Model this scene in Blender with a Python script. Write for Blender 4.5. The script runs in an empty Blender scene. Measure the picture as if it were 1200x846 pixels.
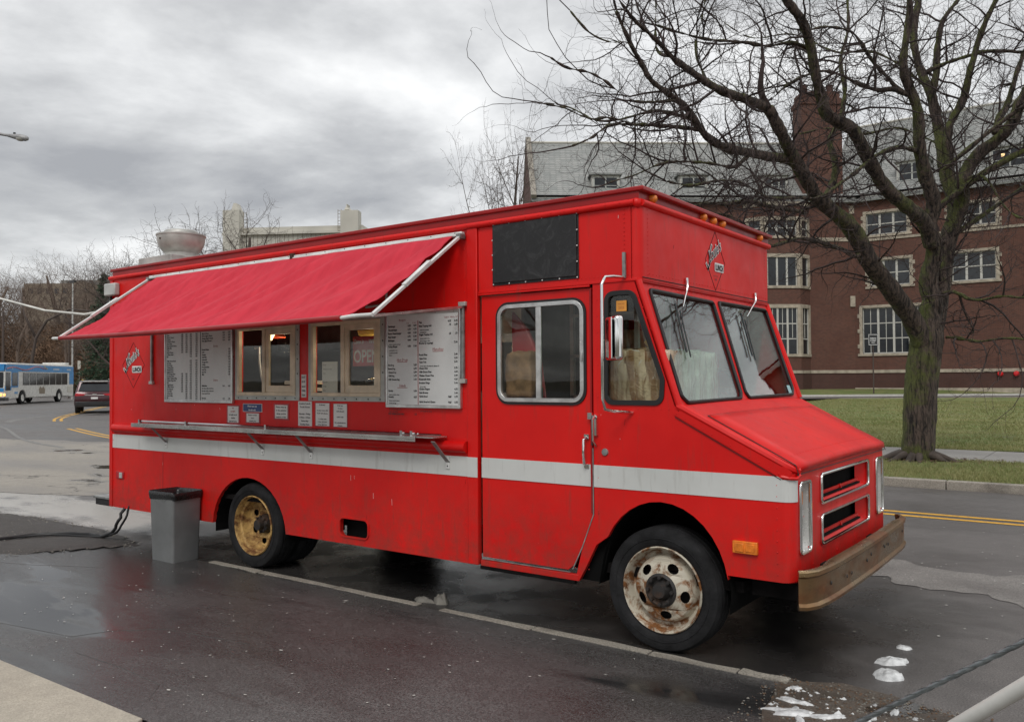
import bpy, bmesh, math, random
from mathutils import Vector, Matrix, noise
from mathutils.geometry import tessellate_polygon
random.seed(7)
R_ = random.Random(11)
PI = math.pi
sc = bpy.context.scene

# ------------------------------------------------------------------ camera
cam_d = bpy.data.cameras.new('camera'); cam = bpy.data.objects.new('camera', cam_d)
sc.collection.objects.link(cam); sc.camera = cam
cam_d.sensor_width = 36; cam_d.lens = 29.52; cam_d.clip_start = .05; cam_d.clip_end = 3000
RM = Matrix(((0.80496, 0.01808, 0.59305), (0.59329, -0.0139, -0.80487), (-0.00631, 0.99974, -0.02192)))
cam.matrix_world = Matrix.Translation((2.179, -4.503, 1.61)) @ RM.to_4x4()

# ------------------------------------------------------------------ light
SUN_EL, SUN_AZ = math.radians(48), math.atan2(.30, -.80)      # azimuth: clockwise from +Y
sun_d = bpy.data.lights.new('sun', 'SUN'); sun = bpy.data.objects.new('sun', sun_d)
sc.collection.objects.link(sun)
sun_d.energy = 1.5; sun_d.angle = math.radians(25); sun_d.color = (1, .97, .93)
sdir = Vector((math.sin(SUN_AZ)*math.cos(SUN_EL), math.cos(SUN_AZ)*math.cos(SUN_EL), math.sin(SUN_EL)))
sun.rotation_euler = sdir.to_track_quat('Z', 'Y').to_euler(); sun.location = (0, 0, 30)

w = bpy.data.worlds.new('World'); sc.world = w; w.use_nodes = True
nt = w.node_tree; N = nt.nodes; Lk = nt.links; N.clear()
def nn(t, **k):
    n = N.new(t)
    for a, b in k.items(): setattr(n, a, b)
    return n
out = nn('ShaderNodeOutputWorld'); bg = nn('ShaderNodeBackground'); bg.inputs[1].default_value = .1
sky = nn('ShaderNodeTexSky', sky_type='NISHITA'); sky.sun_disc = False
sky.sun_elevation = SUN_EL; sky.sun_rotation = SUN_AZ
tc = nn('ShaderNodeTexCoord'); sep = nn('ShaderNodeSeparateXYZ'); Lk.new(tc.outputs['Generated'], sep.inputs[0])
def mth(op, a, b=None, c=None):
    n = nn('ShaderNodeMath', operation=op)
    for i, q in enumerate((a, b, c)):
        if q is None: continue
        if isinstance(q, (int, float)): n.inputs[i].default_value = q
        else: Lk.new(q, n.inputs[i])
    return n.outputs[0]
zz = mth('ADD', mth('MAXIMUM', sep.outputs[2], 0), .16)
cx_ = mth('DIVIDE', sep.outputs[0], zz); cy_ = mth('DIVIDE', sep.outputs[1], zz)
cmb = nn('ShaderNodeCombineXYZ'); Lk.new(cx_, cmb.inputs[0]); Lk.new(cy_, cmb.inputs[1])
def noi(scale, det, rough, off, dist=0):
    mp = nn('ShaderNodeMapping'); Lk.new(cmb.outputs[0], mp.inputs[0]); mp.inputs['Location'].default_value = off
    n = nn('ShaderNodeTexNoise'); Lk.new(mp.outputs[0], n.inputs['Vector'])
    n.inputs['Scale'].default_value = scale; n.inputs['Detail'].default_value = det
    n.inputs['Roughness'].default_value = rough; n.inputs['Distortion'].default_value = dist
    return n.outputs['Fac']
n1 = noi(.62, 8, .55, (20.5, -3.1, 1), .3); n2 = noi(1.7, 8, .56, (7.3, 4.2, 2), .15)
mixn = mth('ADD', mth('MULTIPLY', n1, .68), mth('MULTIPLY', n2, .32))
ramp = nn('ShaderNodeValToRGB'); Lk.new(mixn, ramp.inputs[0])
e = ramp.color_ramp.elements
e[0].position = .40; e[0].color = (4.2, 4.25, 4.4, 1)
e[1].position = .60; e[1].color = (11.0, 11.0, 10.9, 1)
q = ramp.color_ramp.elements.new(.47); q.color = (6.0, 6.05, 6.1, 1)
q = ramp.color_ramp.elements.new(.53); q.color = (8.3, 8.35, 8.35, 1)
# overcast skies brighten from the horizon towards the zenith
zen = mth('ADD', mth('MULTIPLY', mth('MAXIMUM', sep.outputs[2], 0), .55), .90)
vm = nn('ShaderNodeVectorMath', operation='SCALE'); Lk.new(ramp.outputs[0], vm.inputs[0]); Lk.new(zen, vm.inputs['Scale'])
mx = nn('ShaderNodeMix', data_type='RGBA'); mx.inputs[0].default_value = .90
Lk.new(sky.outputs[0], mx.inputs[6]); Lk.new(vm.outputs[0], mx.inputs[7])
Lk.new(mx.outputs[2], bg.inputs[0]); Lk.new(bg.outputs[0], out.inputs[0])

sc.view_settings.view_transform = 'Standard'; sc.view_settings.look = 'None'
sc.view_settings.exposure = 0; sc.view_settings.gamma = 1

# ------------------------------------------------------------------ materials
MATS = {}
class NB:
    def __init__(s, name):
        s.m = bpy.data.materials.new(name); s.m.use_nodes = True
        s.t = s.m.node_tree; s.b = s.t.nodes['Principled BSDF']; s.o = s.t.nodes['Material Output']
        s.tc = s.n('ShaderNodeTexCoord'); MATS[name] = s.m
    def n(s, t, **k):
        n = s.t.nodes.new(t)
        for a, b in k.items(): setattr(n, a, b)
        return n
    def l(s, a, b): s.t.links.new(a, b)
    def put(s, sock, v):
        if hasattr(v, 'is_output'): s.l(v, sock)
        elif isinstance(v, tuple) and len(v) == 3 and sock.type == 'RGBA': sock.default_value = (*v, 1)
        else: sock.default_value = v
    def noise(s, scale, det=4, rough=.55, dist=0, vec=None, mscale=None, coord='Object'):
        n = s.n('ShaderNodeTexNoise'); v = vec or s.tc.outputs[coord]
        if mscale:
            mp = s.n('ShaderNodeMapping'); mp.inputs['Scale'].default_value = mscale; s.l(v, mp.inputs[0]); v = mp.outputs[0]
        s.l(v, n.inputs['Vector']); n.inputs['Scale'].default_value = scale
        n.inputs['Detail'].default_value = det; n.inputs['Roughness'].default_value = rough; n.inputs['Distortion'].default_value = dist
        return n.outputs['Fac']
    def map(s, v, a, b, c=0., d=1.):
        n = s.n('ShaderNodeMapRange'); s.l(v, n.inputs[0])
        for i, q in enumerate((a, b, c, d)): n.inputs[i+1].default_value = q
        return n.outputs[0]
    def mix(s, f, a, b, blend='MIX'):
        n = s.n('ShaderNodeMix', data_type='RGBA', blend_type=blend)
        s.put(n.inputs[0], f); s.put(n.inputs[6], a); s.put(n.inputs[7], b); return n.outputs[2]
    def math(s, op, a, b=0.):
        n = s.n('ShaderNodeMath', operation=op); s.put(n.inputs[0], a); s.put(n.inputs[1], b); return n.outputs[0]
    def bump(s, h, strength=.3, dist=.01, nrm=None):
        n = s.n('ShaderNodeBump'); n.inputs['Strength'].default_value = strength; n.inputs['Distance'].default_value = dist
        s.l(h, n.inputs['Height'])
        if nrm: s.l(nrm, n.inputs['Normal'])
        s.l(n.outputs[0], s.b.inputs['Normal']); return n.outputs[0]
    def set(s, color=None, rough=None, metal=None, coat=None, spec=None, emis=None, es=None):
        if color is not None: s.put(s.b.inputs['Base Color'], color)
        if rough is not None: s.put(s.b.inputs['Roughness'], rough)
        if metal is not None: s.put(s.b.inputs['Metallic'], metal)
        if coat is not None: s.put(s.b.inputs['Coat Weight'], coat); s.b.inputs['Coat Roughness'].default_value = .12
        if spec is not None: s.put(s.b.inputs['Specular IOR Level'], spec)
        if emis is not None: s.put(s.b.inputs['Emission Color'], emis); s.b.inputs['Emission Strength'].default_value = es
        return s

def simple(name, c, rough=.5, metal=0., var=.15, scale=6., bump=0., bscale=60., coat=None, spec=None):
    m = NB(name); f = m.noise(scale, 5)
    d = tuple(x*(1-var*1.6) for x in c); u = tuple(min(1, x*(1+var)) for x in c)
    m.set(m.mix(m.map(f, .3, .7), d, u), None, metal, coat, spec)
    m.put(m.b.inputs['Roughness'], m.map(m.noise(scale*2.3, 3), .3, .7, max(.03, rough-.07), min(1, rough+.07)))
    if bump: m.bump(m.noise(bscale, 3), bump, .01)
    return m.m

def M(n): return MATS[n]

# truck paint: brushed-on red, slightly chalky, with grime and scuffs
def paint(name, base, dark, dirt=(.10, .05, .035), rough=.33):
    m = NB(name)
    streak = m.noise(3.0, 6, .65, mscale=(6, 6, .8))
    blot = m.noise(1.3, 5)
    c = m.mix(m.map(blot, .3, .7), dark, base)
    spk = m.map(m.noise(38, 6, .75), .66, .74)
    c = m.mix(m.math('MULTIPLY', m.map(streak, .56, .80), .50), c, dirt)
    c = m.mix(m.math('MULTIPLY', spk, .45), c, dirt)
    # road spray thins out with height
    sp = m.n('ShaderNodeSeparateXYZ'); m.l(m.tc.outputs['Object'], sp.inputs[0])
    low = m.map(sp.outputs[2], .35, .95, .62, 0.)
    g = m.map(m.noise(9, 6, .7), .35, .68)
    c = m.mix(m.math('MULTIPLY', low, g), c, dirt)
    m.set(c, m.map(m.noise(6, 4), .3, .7, rough-.04, rough+.14), 0, .06, .32)
    m.bump(m.noise(1.7, 3), .30, .03, m.bump(m.noise(240, 2), .05, .002)); return m.m
paint('paint_red', (.72, .007, .004), (.56, .003, .003), rough=.42)
paint('paint_dark_red', (.34, .010, .010), (.24, .006, .008))
paint('paint_white', (.62, .63, .61), (.50, .51, .49), (.22, .20, .17), .4)
simple('black_line', (.02, .008, .008), .6)
simple('rubber', (.016, .016, .017), .8, 0, .4, 9, .35, 70, spec=.25)
simple('gasket', (.012, .012, .013), .5)
simple('black_plastic', (.02, .02, .022), .35)
simple('dark', (.006, .006, .006), .9, spec=.1)
simple('underbody', (.007, .006, .006), .9, 0, .5, 9, spec=.15)
simple('lining', (.10, .09, .085), .6)
simple('aluminium', (.62, .62, .61), .34, .85, .2, 9, .1, 40)
simple('galvanised', (.30, .31, .30), .5, .55, .3, 14, .1, 60)
simple('chrome', (.78, .78, .77), .10, 1., .12, 5)
simple('white_metal', (.72, .72, .70), .35, .2)
simple('steel_shelf', (.50, .50, .48), .30, .75, .22, 3, .1, 25)
simple('vinyl_cream', (.66, .55, .40), .45, 0, .18, 6)
simple('vinyl_grey', (.42, .43, .40), .45, 0, .15, 9)
simple('paper', (.70, .69, .67), .65, 0, .06)
simple('ink', (.02, .02, .022), .6); simple('ink_red', (.35, .03, .03), .6)
simple('ink_white', (.75, .75, .74), .55)
simple('ink_blue', (.03, .06, .19), .45)
simple('laminate_red', (.42, .05, .06), .2)
simple('menu_white', (.62, .63, .62), .35, 0, .06, 3)
simple('amber', (.75, .20, .02), .22, 0, .2, 30)
simple('bag_can', (.15, .155, .155), .42, 0, .12, 5, .1, 30)
simple('bin_liner', (.015, .015, .016), .28, 0, .3, 20, .5, 30)
simple('light_grey', (.50, .50, .48), .5)
simple('kitchen_steel', (.30, .30, .29), .38, .6, .3, 5)
simple('bread', (.52, .33, .16), .55, 0, .3, 20)
simple('cable_black', (.015, .015, .016), .5)
simple('cable_white', (.62, .61, .56), .5)
simple('strand', (.26, .29, .30), .42, .6, .2, 30)
simple('guard_tube', (.68, .68, .64), .32, 0, .1, 5)
simple('concrete_far', (.52, .50, .44), .85, 0, .10, .1)
simple('tan_far', (.24, .20, .15), .9, 0, .15, .1)
simple('sandstone', (.38, .33, .26), .8, 0, .2, 3)
simple('white_trim', (.50, .49, .45), .6, 0, .1, 4)
simple('bus_white', (.62, .61, .57), .35); simple('bus_blue', (.03, .22, .50), .35)
simple('bus_red', (.50, .10, .08), .4); simple('bus_yellow', (.75, .5, .06), .4)
simple('maroon', (.045, .006, .010), .22, .3, .1, 3, coat=.6)
simple('car_white', (.62, .63, .64), .25, 0, .05, 3, coat=.5); simple('car_grey', (.22, .23, .24), .25, .3, .05, 3, coat=.5)
simple('dark_glass', (.015, .018, .022), .07, 0, .2, 2)
simple('tail_red', (.45, .02, .03), .2); simple('sign_black', (.03, .03, .03), .5)
simple('sign_yellow', (.70, .45, .03), .5)
simple('red_gloss', (.60, .015, .02), .3)
simple('stone_grey', (.16, .15, .13), .85, 0, .3, 9, .5, 25)
simple('leaf_brown', (.10, .058, .032), .8, 0, .4, 30)
simple('ice', (.56, .57, .57), .35, 0, .35, 14, .6, 40)
simple('litter', (.55, .54, .50), .6)
simple('steel_dull', (.50, .49, .46), .52, .5, .25, 5)
simple('orange_lamp', (.55, .09, .03), .4); simple('mustard', (.55, .36, .08), .5)
simple('hose_white', (.66, .66, .64), .4); simple('brown_bag', (.26, .15, .08), .6, 0, .3, 12, .6, 20)
simple('equipment', (.16, .17, .17), .3, .7, .3, 5)
simple('sticker_orange', (.75, .32, .05), .5); simple('sticker_teal', (.35, .58, .60), .5)
m = NB('bulb'); m.set((1, .8, .5), .4, emis=(1, .72, .38), es=3.)
m = NB('signal'); m.set((1, .5, .15), .4, emis=(1, .45, .10), es=2.5)
m = NB('warm_room'); m.set((1, .8, .5), .4, emis=(1, .62, .22), es=1.0)

# glass: clear sheet with its own reflection
def glass(name, tint, ior=1.5, mirror=1.0):
    m = NB(name); t = m.t; t.nodes.remove(m.b)
    tr = m.n('ShaderNodeBsdfTransparent'); tr.inputs[0].default_value = (*tint, 1)
    gl = m.n('ShaderNodeBsdfGlossy'); gl.inputs['Roughness'].default_value = .015
    bp = m.n('ShaderNodeBump'); bp.inputs['Strength'].default_value = .012; bp.inputs['Distance'].default_value = .05
    m.l(m.noise(3, 2), bp.inputs['Height']); m.l(bp.outputs[0], gl.inputs['Normal'])
    # reflectance of a thin sheet, the same from either face
    ge = m.n('ShaderNodeNewGeometry'); dt = m.n('ShaderNodeVectorMath', operation='DOT_PRODUCT'); m.l(ge.outputs['Incoming'], dt.inputs[0]); m.l(ge.outputs['Normal'], dt.inputs[1])
    f0 = ((ior-1)/(ior+1))**2; cs = m.math('ABSOLUTE', dt.outputs['Value']); k = m.math('POWER', m.math('SUBTRACT', 1., cs), 5.)
    k = m.math('MINIMUM', m.math('MULTIPLY', m.math('ADD', m.math('MULTIPLY', k, 1-f0), f0), mirror), 1.)
    mx = m.n('ShaderNodeMixShader'); m.l(k, mx.inputs[0]); m.l(tr.outputs[0], mx.inputs[1]); m.l(gl.outputs[0], mx.inputs[2])
    m.l(mx.outputs[0], m.o.inputs[0]); return m.m
glass('glass', (.93, .94, .91), 1.5, 1.); glass('glass_tint', (.90, .91, .87), 1.5, 1.); glass('windshield', (.86, .92, .87), 1.6, 1.75)
glass('plastic_film', (.80, .80, .76), 1.5, 1.3)

# rusty wheels
def rusty(name, base, rust, lo, hi, rough=.5):
    m = NB(name); f = m.noise(9, 8, .7, .4); k = m.map(f, lo, hi)
    r = m.mix(m.map(m.noise(35, 5), .3, .7), rust, tuple(x*.35 for x in rust))
    m.set(m.mix(k, base, r), m.map(f, lo, hi, rough, .85)); m.bump(m.noise(40, 6, .7), .35, .004); return m.m
rusty('rim_white', (.50, .46, .37), (.26, .10, .025), .46, .58)
rusty('rim_yellow', (.52, .33, .11), (.19, .075, .02), .42, .60, .6)
rusty('hub_black', (.02, .018, .017), (.10, .05, .025), .5, .7, .6)
m = NB('bumper_rust')                                               # chromed channel, rusted through
f = m.noise(2.2, 7, .62, .5, mscale=(1, 1, 2.5)); k = m.map(f, .36, .60)
r = m.mix(m.map(m.noise(14, 6, .7), .3, .7), (.22, .085, .028), (.10, .050, .025))
m.set(m.mix(k, (.27, .185, .095), r), m.map(f, .36, .62, .22, .50)); m.put(m.b.inputs['Metallic'], m.map(f, .36, .62, .9, .5))
m.bump(m.noise(50, 6, .7), .25, .003)

# awning cloth
m = NB('awning_cloth'); f = m.noise(5, 5, .6, 0, mscale=(3, .5, .5))
m.set(m.mix(m.map(f, .3, .7), (.46, .028, .046), (.57, .040, .062)), .85)
m.b.inputs['Specular IOR Level'].default_value = .2
m.bump(m.noise(500, 2), .15, .001)
m = NB('black_fabric'); f = m.noise(9, 7, .7, 1.5)
m.set(m.mix(m.map(f, .5, .75), (.012, .012, .013), (.045, .045, .047)), .6); m.bump(f, .25, .01)
# buns in crinkled bags
m = NB('bag_bread'); f = m.noise(9, 6, .7, 1.2); v = m.noise(6.5, 3, mscale=(3, 3, .5))
m.set(m.mix(m.map(v, .42, .58), (.50, .34, .20), (.66, .58, .44)), .22, coat=.8)
m.put(m.b.inputs['Base Color'], m.mix(m.map(f, .60, .66), m.mix(m.map(v, .42, .58), (.30, .17, .08), (.64, .52, .36)), (.72, .72, .68)))
m.bump(f, .9, .03)
m = NB('bag_green'); f = m.noise(9, 6, .7, 1.2); v = m.noise(6.5, 3, mscale=(3, 3, .5))
m.set(m.mix(m.map(f, .56, .66), m.mix(m.map(v, .42, .58), (.22, .18, .10), (.46, .54, .44)), (.66, .72, .68)), .25, coat=.8); m.bump(f, .9, .03)

# grounds -------------------------------------------------------------
def asphalt(name, dry, wet, wetlo, wethi, puddles=None, cracks=True, rdry=.62, rwet=.20, seed=0., gscale=.35, agg=.5, drain=None, con=1.):
    m = NB(name)
    base = m.noise(gscale, 6, .6, .3, mscale=(.6, 1.3, 1))
    if drain:                                                       # rain water lies towards the gutter end
        sx_ = m.n('ShaderNodeSeparateXYZ'); m.l(m.tc.outputs['Object'], sx_.inputs[0]); base = m.math('ADD', base, m.map(sx_.outputs[0], drain[0], drain[1], 0., drain[2]))
    k = m.map(base, wetlo, wethi)
    gr = m.noise(105, 3, .85); med = m.noise(7, 5, .65)
    d = m.mix(m.map(gr, .36, .64), tuple(x*max(.1, 1-.6*con) for x in dry), tuple(x*(1+.8*con) for x in dry))
    wt = m.mix(m.map(gr, .36, .64), tuple(x*max(.1, 1-.6*con) for x in wet), tuple(x*(1+.8*con) for x in wet))
    c = m.mix(k, d, wt); c = m.mix(m.math('MULTIPLY', m.map(med, .35, .7), .45), c, tuple(x*.6 for x in dry))
    fl = m.map(m.noise(90, 1), .74, .76); c = m.mix(m.math('MULTIPLY', fl, .5), c, (.35, .33, .30))
    rough = m.map(k, 0., 1., rdry, rwet)
    h = m.math('MULTIPLY', gr, agg)
    if cracks:
        vo = m.n('ShaderNodeTexVoronoi', feature='DISTANCE_TO_EDGE'); vo.inputs['Scale'].default_value = .16
        wv = m.n('ShaderNodeVectorMath', operation='ADD'); m.l(m.tc.outputs['Object'], wv.inputs[0])
        nz = m.n('ShaderNodeTexNoise'); nz.inputs['Scale'].default_value = .9; nz.inputs['Detail'].default_value = 6; m.l(m.tc.outputs['Object'], nz.inputs['Vector'])
        sc_ = m.n('ShaderNodeVectorMath', operation='SCALE'); sc_.inputs['Scale'].default_value = 1.6; m.l(nz.outputs['Color'], sc_.inputs[0])
        m.l(sc_.outputs[0], wv.inputs[1]); m.l(wv.outputs[0], vo.inputs['Vector'])
        cr = m.map(vo.outputs['Distance'], 0., .0035, 1., 0.)
        c = m.mix(m.math('MULTIPLY', cr, .8), c, (.012, .011, .010)); h = m.math('SUBTRACT', h, cr)
    bstr = m.math('SUBTRACT', 1., k)
    b = m.n('ShaderNodeBump'); b.inputs['Distance'].default_value = .006; m.l(h, b.inputs['Height'])
    st = m.map(k, 0., 1., .75, .30)
    if puddles:                                                     # smooth water films in the hollows
        pn = m.noise(puddles[0], 5, .55, .6, mscale=puddles[3])
        if drain: pn = m.math('ADD', pn, m.map(sx_.outputs[0], drain[0], drain[1], 0., drain[2]*.55))
        p = m.map(pn, puddles[1], puddles[2])
        c = m.mix(p, c, tuple(x*.45 for x in wet)); rough = m.math('ADD', m.math('MULTIPLY', rough, m.math('SUBTRACT', 1., p)), m.math('MULTIPLY', p, .045))
        st = m.math('MULTIPLY', st, m.math('SUBTRACT', 1., m.math('MULTIPLY', p, .96)))
    if name == 'asphalt_road':
        # wet asphalt with the truck's shade painted into its colour, and the flooded gutter behind it
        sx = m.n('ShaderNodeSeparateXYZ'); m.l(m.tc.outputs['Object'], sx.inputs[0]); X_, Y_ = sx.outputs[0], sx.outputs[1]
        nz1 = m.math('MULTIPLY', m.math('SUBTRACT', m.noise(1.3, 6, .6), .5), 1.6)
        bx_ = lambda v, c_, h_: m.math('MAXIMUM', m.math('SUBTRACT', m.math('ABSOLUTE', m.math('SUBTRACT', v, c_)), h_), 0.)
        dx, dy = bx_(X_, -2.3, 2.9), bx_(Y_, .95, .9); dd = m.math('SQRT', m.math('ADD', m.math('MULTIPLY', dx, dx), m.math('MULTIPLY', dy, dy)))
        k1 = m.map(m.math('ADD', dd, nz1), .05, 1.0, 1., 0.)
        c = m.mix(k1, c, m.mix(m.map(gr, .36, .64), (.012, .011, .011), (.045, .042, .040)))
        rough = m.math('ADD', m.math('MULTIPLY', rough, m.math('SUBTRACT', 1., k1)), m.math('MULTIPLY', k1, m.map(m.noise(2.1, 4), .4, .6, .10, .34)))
        nz2 = m.math('MULTIPLY', m.math('SUBTRACT', m.noise(2.2, 7, .65, 0, mscale=(.6, 1.4, 1)), .5), 1.5)
        gx, gy = bx_(X_, -10.4, 4.6), bx_(m.math('SUBTRACT', Y_, m.math('MULTIPLY', m.math('ADD', X_, 9.), .04)), .82, .34); d2 = m.math('ADD', m.math('ADD', gx, gy), nz2)
        k2 = m.map(d2, .02, .34, 1., 0.)
        c = m.mix(k2, c, (.44, .42, .385)); rough = m.math('ADD', m.math('MULTIPLY', rough, m.math('SUBTRACT', 1., k2)), m.math('MULTIPLY', k2, .16))
        st = m.math('MULTIPLY', st, m.math('SUBTRACT', 1., m.math('MULTIPLY', k2, .9)))
    m.l(st, b.inputs['Strength']); m.l(b.outputs[0], m.b.inputs['Normal'])
    m.set(c, rough); return m
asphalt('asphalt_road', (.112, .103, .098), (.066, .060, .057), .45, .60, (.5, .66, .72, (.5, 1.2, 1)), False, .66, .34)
asphalt('asphalt_pale', (.19, .178, .165), (.115, .105, .098), .35, .60, None, False, .70, .45, gscale=1.2)
asphalt('asphalt_pad', (.094, .090, .088), (.046, .045, .045), .34, .62, (.8, .535, .665, (.35, 1.9, 1)), False, .48, .15, gscale=.8, agg=1.3, drain=(-1.0, -6., .17), con=1.3)
asphalt('asphalt_drive', (.11, .10, .098), (.05, .047, .045), .5, .7, None, False)
asphalt('asphalt_wet_shade', (.030, .027, .026), (.018, .016, .016), .3, .6, (1.1, .50, .60, (1, 1, 1)), False, .34, .14, gscale=1.2, agg=.7)  # unused; wet asphalt with the under-truck shade in its colour
asphalt('gravel_ground', (.050, .044, .040), (.028, .025, .023), .4, .7, None, False, .8, .5, agg=1.)
asphalt('concrete_worn', (.27, .245, .21), (.16, .14, .12), .42, .62, (.7, .60, .66, (.5, 1.2, 1)), True, .75, .35, agg=.25, con=.6)
asphalt('concrete_wet', (.52, .50, .46), (.40, .38, .35), .2, .5, (.9, .36, .44, (1, 1, 1)), False, .5, .12, agg=.2, con=.5)
asphalt('concrete_pale', (.40, .36, .295), (.30, .255, .20), .45, .65, None, False, .85, .6, agg=.12, con=.35)
asphalt('sidewalk_mat', (.24, .23, .215), (.15, .14, .13), .45, .65, None, False, .8, .5, agg=.2, con=.5)
asphalt('kerb_mat', (.28, .255, .215), (.14, .125, .105), .5, .65, None, False, .8, .5, gscale=2.2, agg=.6)
asphalt('mud', (.085, .066, .050), (.045, .036, .028), .4, .6, (1.2, .66, .7, (1, 1, 1)), False, .8, .3, gscale=1.5, agg=1.)
m = NB('puddle'); m.set((.018, .016, .014), .035); m.bump(m.noise(5, 2), .02, .01)
m = NB('ground_mat'); f = m.noise(.2, 6); m.set(m.mix(m.map(f, .35, .65), (.06, .055, .03), (.085, .075, .05)), .9)
m = NB('grass_soil'); f = m.noise(.45, 7, .65); g = m.noise(25, 4, .7)
c = m.mix(m.map(f, .36, .62), (.115, .170, .036), (.22, .215, .075)); c = m.mix(m.math('MULTIPLY', m.map(g, .3, .7), .5), c, (.08, .085, .03)); c = m.mix(m.math('MULTIPLY', m.map(m.noise(1.1, 6, .7), .54, .66), .75), c, (.085, .065, .04)); m.set(c, .9); m.bump(g, .8, .03)
m = NB('blade'); f = m.noise(.5, 6); g = m.noise(14, 3)
m.set(m.mix(m.map(g, .35, .65), m.mix(m.map(f, .36, .62), (.10, .165, .032), (.21, .21, .07)), (.25, .23, .10)), .7)
m = NB('line_yellow'); f = m.noise(18, 6, .75); m.set(m.mix(m.map(f, .52, .70), (.62, .33, .03), (.10, .085, .06)), .6)
m = NB('line_white'); f = m.noise(14, 6, .75); m.set(m.mix(m.map(f, .44, .60), (.20, .195, .185), (.10, .095, .09)), .6)

def brick(name, c1, c2, mortar, sx=.215, sy=.075, ms=.010, rough=.85, patch=.35):
    m = NB(name); sp = m.n('ShaderNodeSeparateXYZ'); m.l(m.tc.outputs['Object'], sp.inputs[0])
    cb = m.n('ShaderNodeCombineXYZ'); m.l(m.math('ADD', sp.outputs[0], sp.outputs[1]), cb.inputs[0]); m.l(sp.outputs[2], cb.inputs[1])
    b = m.n('ShaderNodeTexBrick'); m.l(cb.outputs[0], b.inputs['Vector']); b.inputs['Scale'].default_value = 1
    b.inputs['Brick Width'].default_value = sx; b.inputs['Row Height'].default_value = sy; b.inputs['Mortar Size'].default_value = ms
    b.inputs['Color1'].default_value = (*c1, 1); b.inputs['Color2'].default_value = (*c2, 1); b.inputs['Mortar'].default_value = (*mortar, 1)
    b.inputs['Bias'].default_value = 0
    f = m.noise(.5, 6, .65); c = m.mix(m.math('MULTIPLY', m.map(f, .35, .7), patch), b.outputs['Color'], tuple(x*.55 for x in c1))
    g = m.noise(9, 4); c = m.mix(m.math('MULTIPLY', m.map(g, .4, .7), .3), c, tuple(x*1.5 for x in c2))
    m.set(c, rough); m.bump(b.outputs['Fac'], -.3, .02); return m
brick('brick_wall', (.135, .047, .030), (.070, .026, .018), (.13, .09, .07), patch=.6)
brick('brick_dark', (.085, .030, .022), (.055, .020, .015), (.08, .06, .05), patch=.6)
brick('slate', (.30, .30, .285), (.20, .21, .20), (.11, .115, .11), .45, .20, .022, .55, .3)

m = NB('bark'); v = m.noise(7, 7, .7, .8, mscale=(3.2, 3.2, .45)); v2 = m.noise(30, 4, .7, mscale=(2, 2, .4))
sp = m.n('ShaderNodeSeparateXYZ'); m.l(m.tc.outputs['Normal'], sp.inputs[0])
c = m.mix(m.map(v, .42, .56), (.012, .008, .007), (.125, .090, .072))
ms_ = m.math('ADD', m.noise(1.6, 6, .7), m.math('MULTIPLY', m.math('SUBTRACT', sp.outputs[0], sp.outputs[2]), -.10))
mossk = m.math('MULTIPLY', m.map(ms_, .44, .56), m.map(v, .36, .55, .25, .95))
c = m.mix(mossk, c, (.115, .135, .028)); m.set(c, .85); h = m.math('ADD', v, m.math('MULTIPLY', v2, .35)); m.bump(h, 1., .09)
simple('twig_bark', (.040, .026, .024), .8, 0, .3, 2)
simple('limb_bark', (.055, .042, .034), .85, 0, .35, 4, .8, 14)
simple('far_twig', (.15, .11, .085), .9, 0, .2, .3); simple('brush', (.17, .105, .065), .95, 0, .4, .2)
simple('lamp_silver', (.66, .66, .64), .25, .35)
simple('lamp_grey', (.30, .30, .30), .5, .2)
simple('mid_twig', (.085, .065, .055), .9, 0, .2, .5)
simple('hill_mat', (.10, .072, .050), .95, 0, .4, .15)
simple('needles', (.030, .062, .030), .8, 0, .4, 2)

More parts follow.
